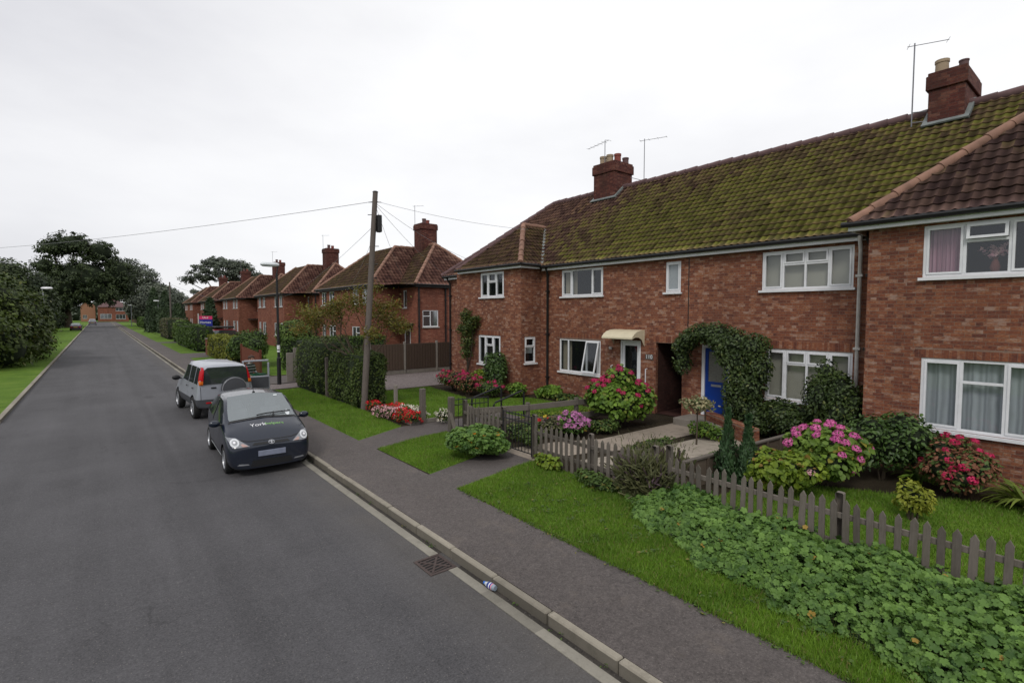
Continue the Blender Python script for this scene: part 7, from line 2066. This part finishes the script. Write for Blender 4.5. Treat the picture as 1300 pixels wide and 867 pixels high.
# ------------------------------------------------------------------ the person at the car
def person():
    t = thing('person', 'person in a striped jumper holding a green crate at the open car door', 'person', (3.96, 19.55, .115), None, math.radians(-150), local=True); t.scale = (.93, .93, .93)
    J = {}; V = []; E = []; R = []
    def v(n, p, r):
        J[n] = len(V); V.append(p); R.append(r)
    def e(a, b): E.append((J[a], J[b]))
    v('pel', (0, 0, .92), .155); v('waist', (0, .03, 1.06), .135); v('chest', (0, .09, 1.25), .165); v('neckb', (0, .13, 1.38), .075); v('neck', (0, .165, 1.44), .055)
    v('head0', (0, .20, 1.50), .075); v('head1', (0, .225, 1.57), .098); v('head2', (0, .225, 1.65), .085)
    for a, b in (('pel', 'waist'), ('waist', 'chest'), ('chest', 'neckb'), ('neckb', 'neck'), ('neck', 'head0'), ('head0', 'head1'), ('head1', 'head2')): e(a, b)
    for s, n in ((1, 'l'), (-1, 'r')):
        v('hip' + n, (s * .10, 0, .86), .115); v('knee' + n, (s * .11, .05 * s, .48), .068); v('ank' + n, (s * .11, -.0 + .05 * s, .09), .045); v('toe' + n, (s * .13, .17 + .05 * s, .04), .036)
        e('pel', 'hip' + n); e('hip' + n, 'knee' + n); e('knee' + n, 'ank' + n); e('ank' + n, 'toe' + n)
        v('sho' + n, (s * .18, .10, 1.33), .075); v('elb' + n, (s * .25, .10, 1.07), .05); v('wri' + n, (s * .22, .33, .98), .033); v('palm' + n, (s * .215, .41, .97), .034)
        e('chest', 'sho' + n); e('sho' + n, 'elb' + n); e('elb' + n, 'wri' + n); e('wri' + n, 'palm' + n)
        for k in range(4):
            b = (s * (.215 - .0), .455, .985 - k * .020); l = (.06, .07, .065, .05)[k]
            v(f'f{k}{n}', b, .010); v(f'g{k}{n}', (s * .20, .455 + l * .5, b[2] - .004), .009); v(f'h{k}{n}', (s * .165, .455 + l * .6, b[2] - .006), .008)
            e('palm' + n, f'f{k}{n}'); e(f'f{k}{n}', f'g{k}{n}'); e(f'g{k}{n}', f'h{k}{n}')
        v('t0' + n, (s * .19, .40, 1.0), .012); v('t1' + n, (s * .165, .44, 1.01), .010); e('palm' + n, 't0' + n); e('t0' + n, 't1' + n)
    me = bpy.data.meshes.new('body'); me.from_pydata(V, E, []); o = bpy.data.objects.new('body', me); COL.objects.link(o)
    o.modifiers.new('k', 'SKIN'); sv = me.skin_vertices[0].data
    for i, r in enumerate(R): sv[i].radius = (r, r)
    sv[J['chest']].radius = (.19, .135); sv[J['pel']].radius = (.165, .13); sv[J['waist']].radius = (.15, .115); sv[J['head1']].radius = (.08, .10)
    sv[J['pel']].use_root = True
    sb = o.modifiers.new('s', 'SUBSURF'); sb.levels = 2; sb.render_levels = 2
    dg = bpy.context.evaluated_depsgraph_get(); dg.update(); out = bpy.data.meshes.new_from_object(o.evaluated_get(dg)); bpy.data.objects.remove(o)
    st = NT('striped_jumper'); q = st.n('SeparateXYZ', {0: st.n('TexCoord').outputs['Object']}).outputs
    fr = st.m('FRACT', st.m('MULTIPLY', q[2], 9.0)); col = st.ramp(fr, [(0, (.012, .014, .022)), (.62, (.5, .5, .52))], 'CONSTANT'); jm = st.done(col, .9)
    skin = plain('skin', (.42, .23, .16), .5, var=.1); tr = plain('dark_trousers', (.03, .035, .05), .9, var=.2); sh = M['trim']
    for m_ in (jm, skin, tr, sh): out.materials.append(m_)
    for p in out.polygons:
        c = p.center
        p.material_index = 1 if c.z > 1.415 or (c.y > .30 and c.z > .9) else (3 if c.z < .10 else (2 if c.z < .95 and abs(c.y) < .29 else 0)); p.use_smooth = True
    link('body', out, t)
    hair = plain('dark_hair', (.045, .022, .014), .7, var=.4)
    mb = MB(); v_, f_ = ico((0, .205, 1.625), (.108, .12, .098), 3); mb.v = [tuple(p) for p in v_]; mb.f = [f for f in f_ if min(v_[i][2] - (.62 * (v_[i][1] - .205)) for i in f) > 1.565]; mb.m = [0] * len(mb.f); mb.build('hair', hair, t, smooth=True, fixn=False)
    mb = MB()
    for s in (1, -1):
        a, b = ico((s * .036, .312, 1.585), (.014, .012, .010), 2); k = len(mb.v); mb.v += [tuple(p) for p in a]; mb.f += [tuple(i + k for i in f) for f in b]; mb.m += [0] * len(b)
    mb.build('eye', M['trim'], t, smooth=True)
    mb = MB(); a, b = ico((0, .328, 1.555), (.015, .022, .024), 2); mb.v = [tuple(p) for p in a]; mb.f = list(b); mb.m = [0] * len(b)
    for s in (1, -1):
        a, b = ico((s * .088, .215, 1.565), (.012, .022, .032), 2); k = len(mb.v); mb.v += [tuple(p) for p in a]; mb.f += [tuple(i + k for i in f) for f in b]; mb.m += [0] * len(b)
    mb.build('face', skin, t, smooth=True)
    mb = MB(); mb.obox((0, .318, 1.508), (.026, 0, 0), (0, .008, 0), (0, 0, .005)); mb.build('mouth', plain('lips', (.30, .10, .09), .5), t)
    mb = MB(); mb.lathe([(.075, 1.40), (.066, 1.45), (.060, 1.45), (.064, 1.40)], (0, .145, 0), n=16); mb.build('collar', M['white_dirty'], t, smooth=True)
    return t
person()
ca, sa = math.cos(math.radians(-150)), math.sin(math.radians(-150))
bx_, by_ = 3.96 - sa * .47, 19.55 + ca * .47
t = thing('crate', 'green plastic crate held by the person in the striped jumper', 'crate', (bx_, by_, .98), None, math.radians(-150), local=True)
cg = plain('green_crate', (.012, .14, .085), .4, var=.15)
mb = MB()
for s in (1, -1):
    mb.box(-.19, .19, s * .14 - .008, s * .14 + .008, -.14, .10); mb.box(s * .19 - .008, s * .19 + .008, -.132, .132, -.14, .10)
mb.box(-.182, .182, -.132, .132, -.14, -.125); mb.build('body', cg, t)
mb = MB()
for s in (1, -1): mb.box(-.205, .205, s * .152 - .014, s * .152 + .014, .08, .105)
mb.build('rim', cg, t, bevel=.004)

# ------------------------------------------------------------------ sky, sun, camera
sun_el, sun_az = 46.0, 236.0     # soft light from behind the camera, to the left
W = bpy.data.worlds.new('World'); SC.world = W; W.use_nodes = True
nt = W.node_tree; nt.nodes.clear()
def wn(typ, ins=None, **pr):
    nd = nt.nodes.new('ShaderNode' + typ)
    for k, v in pr.items(): setattr(nd, k, v)
    for k, v in (ins or {}).items():
        if isinstance(v, bpy.types.NodeSocket): nt.links.new(v, nd.inputs[k])
        else: nd.inputs[k].default_value = v
    return nd
sky = wn('TexSky', sky_type='NISHITA', sun_disc=False); sky.sun_elevation = math.radians(sun_el); sky.sun_rotation = math.radians(sun_az)
sk = wn('VectorMath', {0: sky.outputs[0], 'Scale': .10}, operation='SCALE')
tc = wn('TexCoord'); mp = wn('Mapping', {'Vector': tc.outputs['Generated'], 'Scale': (1.2, 1.2, 3.2)})
nz = wn('TexNoise', {'Vector': mp.outputs[0], 'Scale': 1.1, 'Detail': 6.0, 'Roughness': .52})
# brighter towards the right of the street (east), greyer along it
dt = wn('VectorMath', {0: tc.outputs['Generated'], 1: (.88, -.10, .30)}, operation='DOT_PRODUCT')
mr = wn('MapRange', {0: dt.outputs['Value'], 1: -.35, 2: .95, 3: 0.0, 4: 1.0})
nz2 = wn('Math', {0: nz.outputs['Fac'], 1: 1.7, 2: -.35}, operation='MULTIPLY_ADD')
ad = wn('Math', {0: mr.outputs[0], 1: nz2.outputs[0]}, operation='ADD')
sb = wn('Math', {0: ad.outputs[0], 1: .5}, operation='SUBTRACT')
cr = wn('ValToRGB', {0: sb.outputs[0]}); el = cr.color_ramp.elements
el[0].position = .05; el[0].color = (.75, .75, .79, 1); el[1].position = .80; el[1].color = (1.06, 1.06, 1.07, 1)
e = cr.color_ramp.elements.new(.40); e.color = (.91, .91, .935, 1)
mx = wn('Mix', {0: .94}, data_type='RGBA'); nt.links.new(sk.outputs[0], mx.inputs[6]); nt.links.new(cr.outputs[0], mx.inputs[7])
bg = wn('Background', {'Color': mx.outputs[2], 'Strength': 1.0}); ow = wn('OutputWorld', {0: bg.outputs[0]})

sd = bpy.data.lights.new('sun', 'SUN'); sd.energy = 1.35; sd.angle = math.radians(14); sd.color = (1.0, .96, .90)
so = bpy.data.objects.new('sun', sd); COL.objects.link(so)
az = math.radians(sun_az); ev = math.radians(sun_el)
to_sun = Vector((math.sin(az) * math.cos(ev), math.cos(az) * math.cos(ev), math.sin(ev)))
so.rotation_euler = to_sun.to_track_quat('Z', 'Y').to_euler(); so.location = to_sun * 50

cd = bpy.data.cameras.new('camera'); cam = bpy.data.objects.new('camera', cd); COL.objects.link(cam)
cd.sensor_width = 36; cd.lens = 18.0; cd.clip_start = .05; cd.clip_end = 3000
cam.location = (0, 0, 3.15)
yaw, pit = math.radians(38.886), math.radians(-3.126)
fwd = Vector((math.sin(yaw) * math.cos(pit), math.cos(yaw) * math.cos(pit), math.sin(pit)))
cam.rotation_euler = fwd.to_track_quat('-Z', 'Y').to_euler()
SC.camera = cam
SC.view_settings.view_transform = 'Standard'; SC.view_settings.look = 'None'; SC.view_settings.exposure = 0
SC.render.engine = 'CYCLES'
SC.cycles.max_bounces = 6; SC.cycles.diffuse_bounces = 3; SC.cycles.glossy_bounces = 3; SC.cycles.transparent_max_bounces = 8; SC.cycles.transmission_bounces = 2
SC.cycles.caustics_reflective = False; SC.cycles.caustics_refractive = False
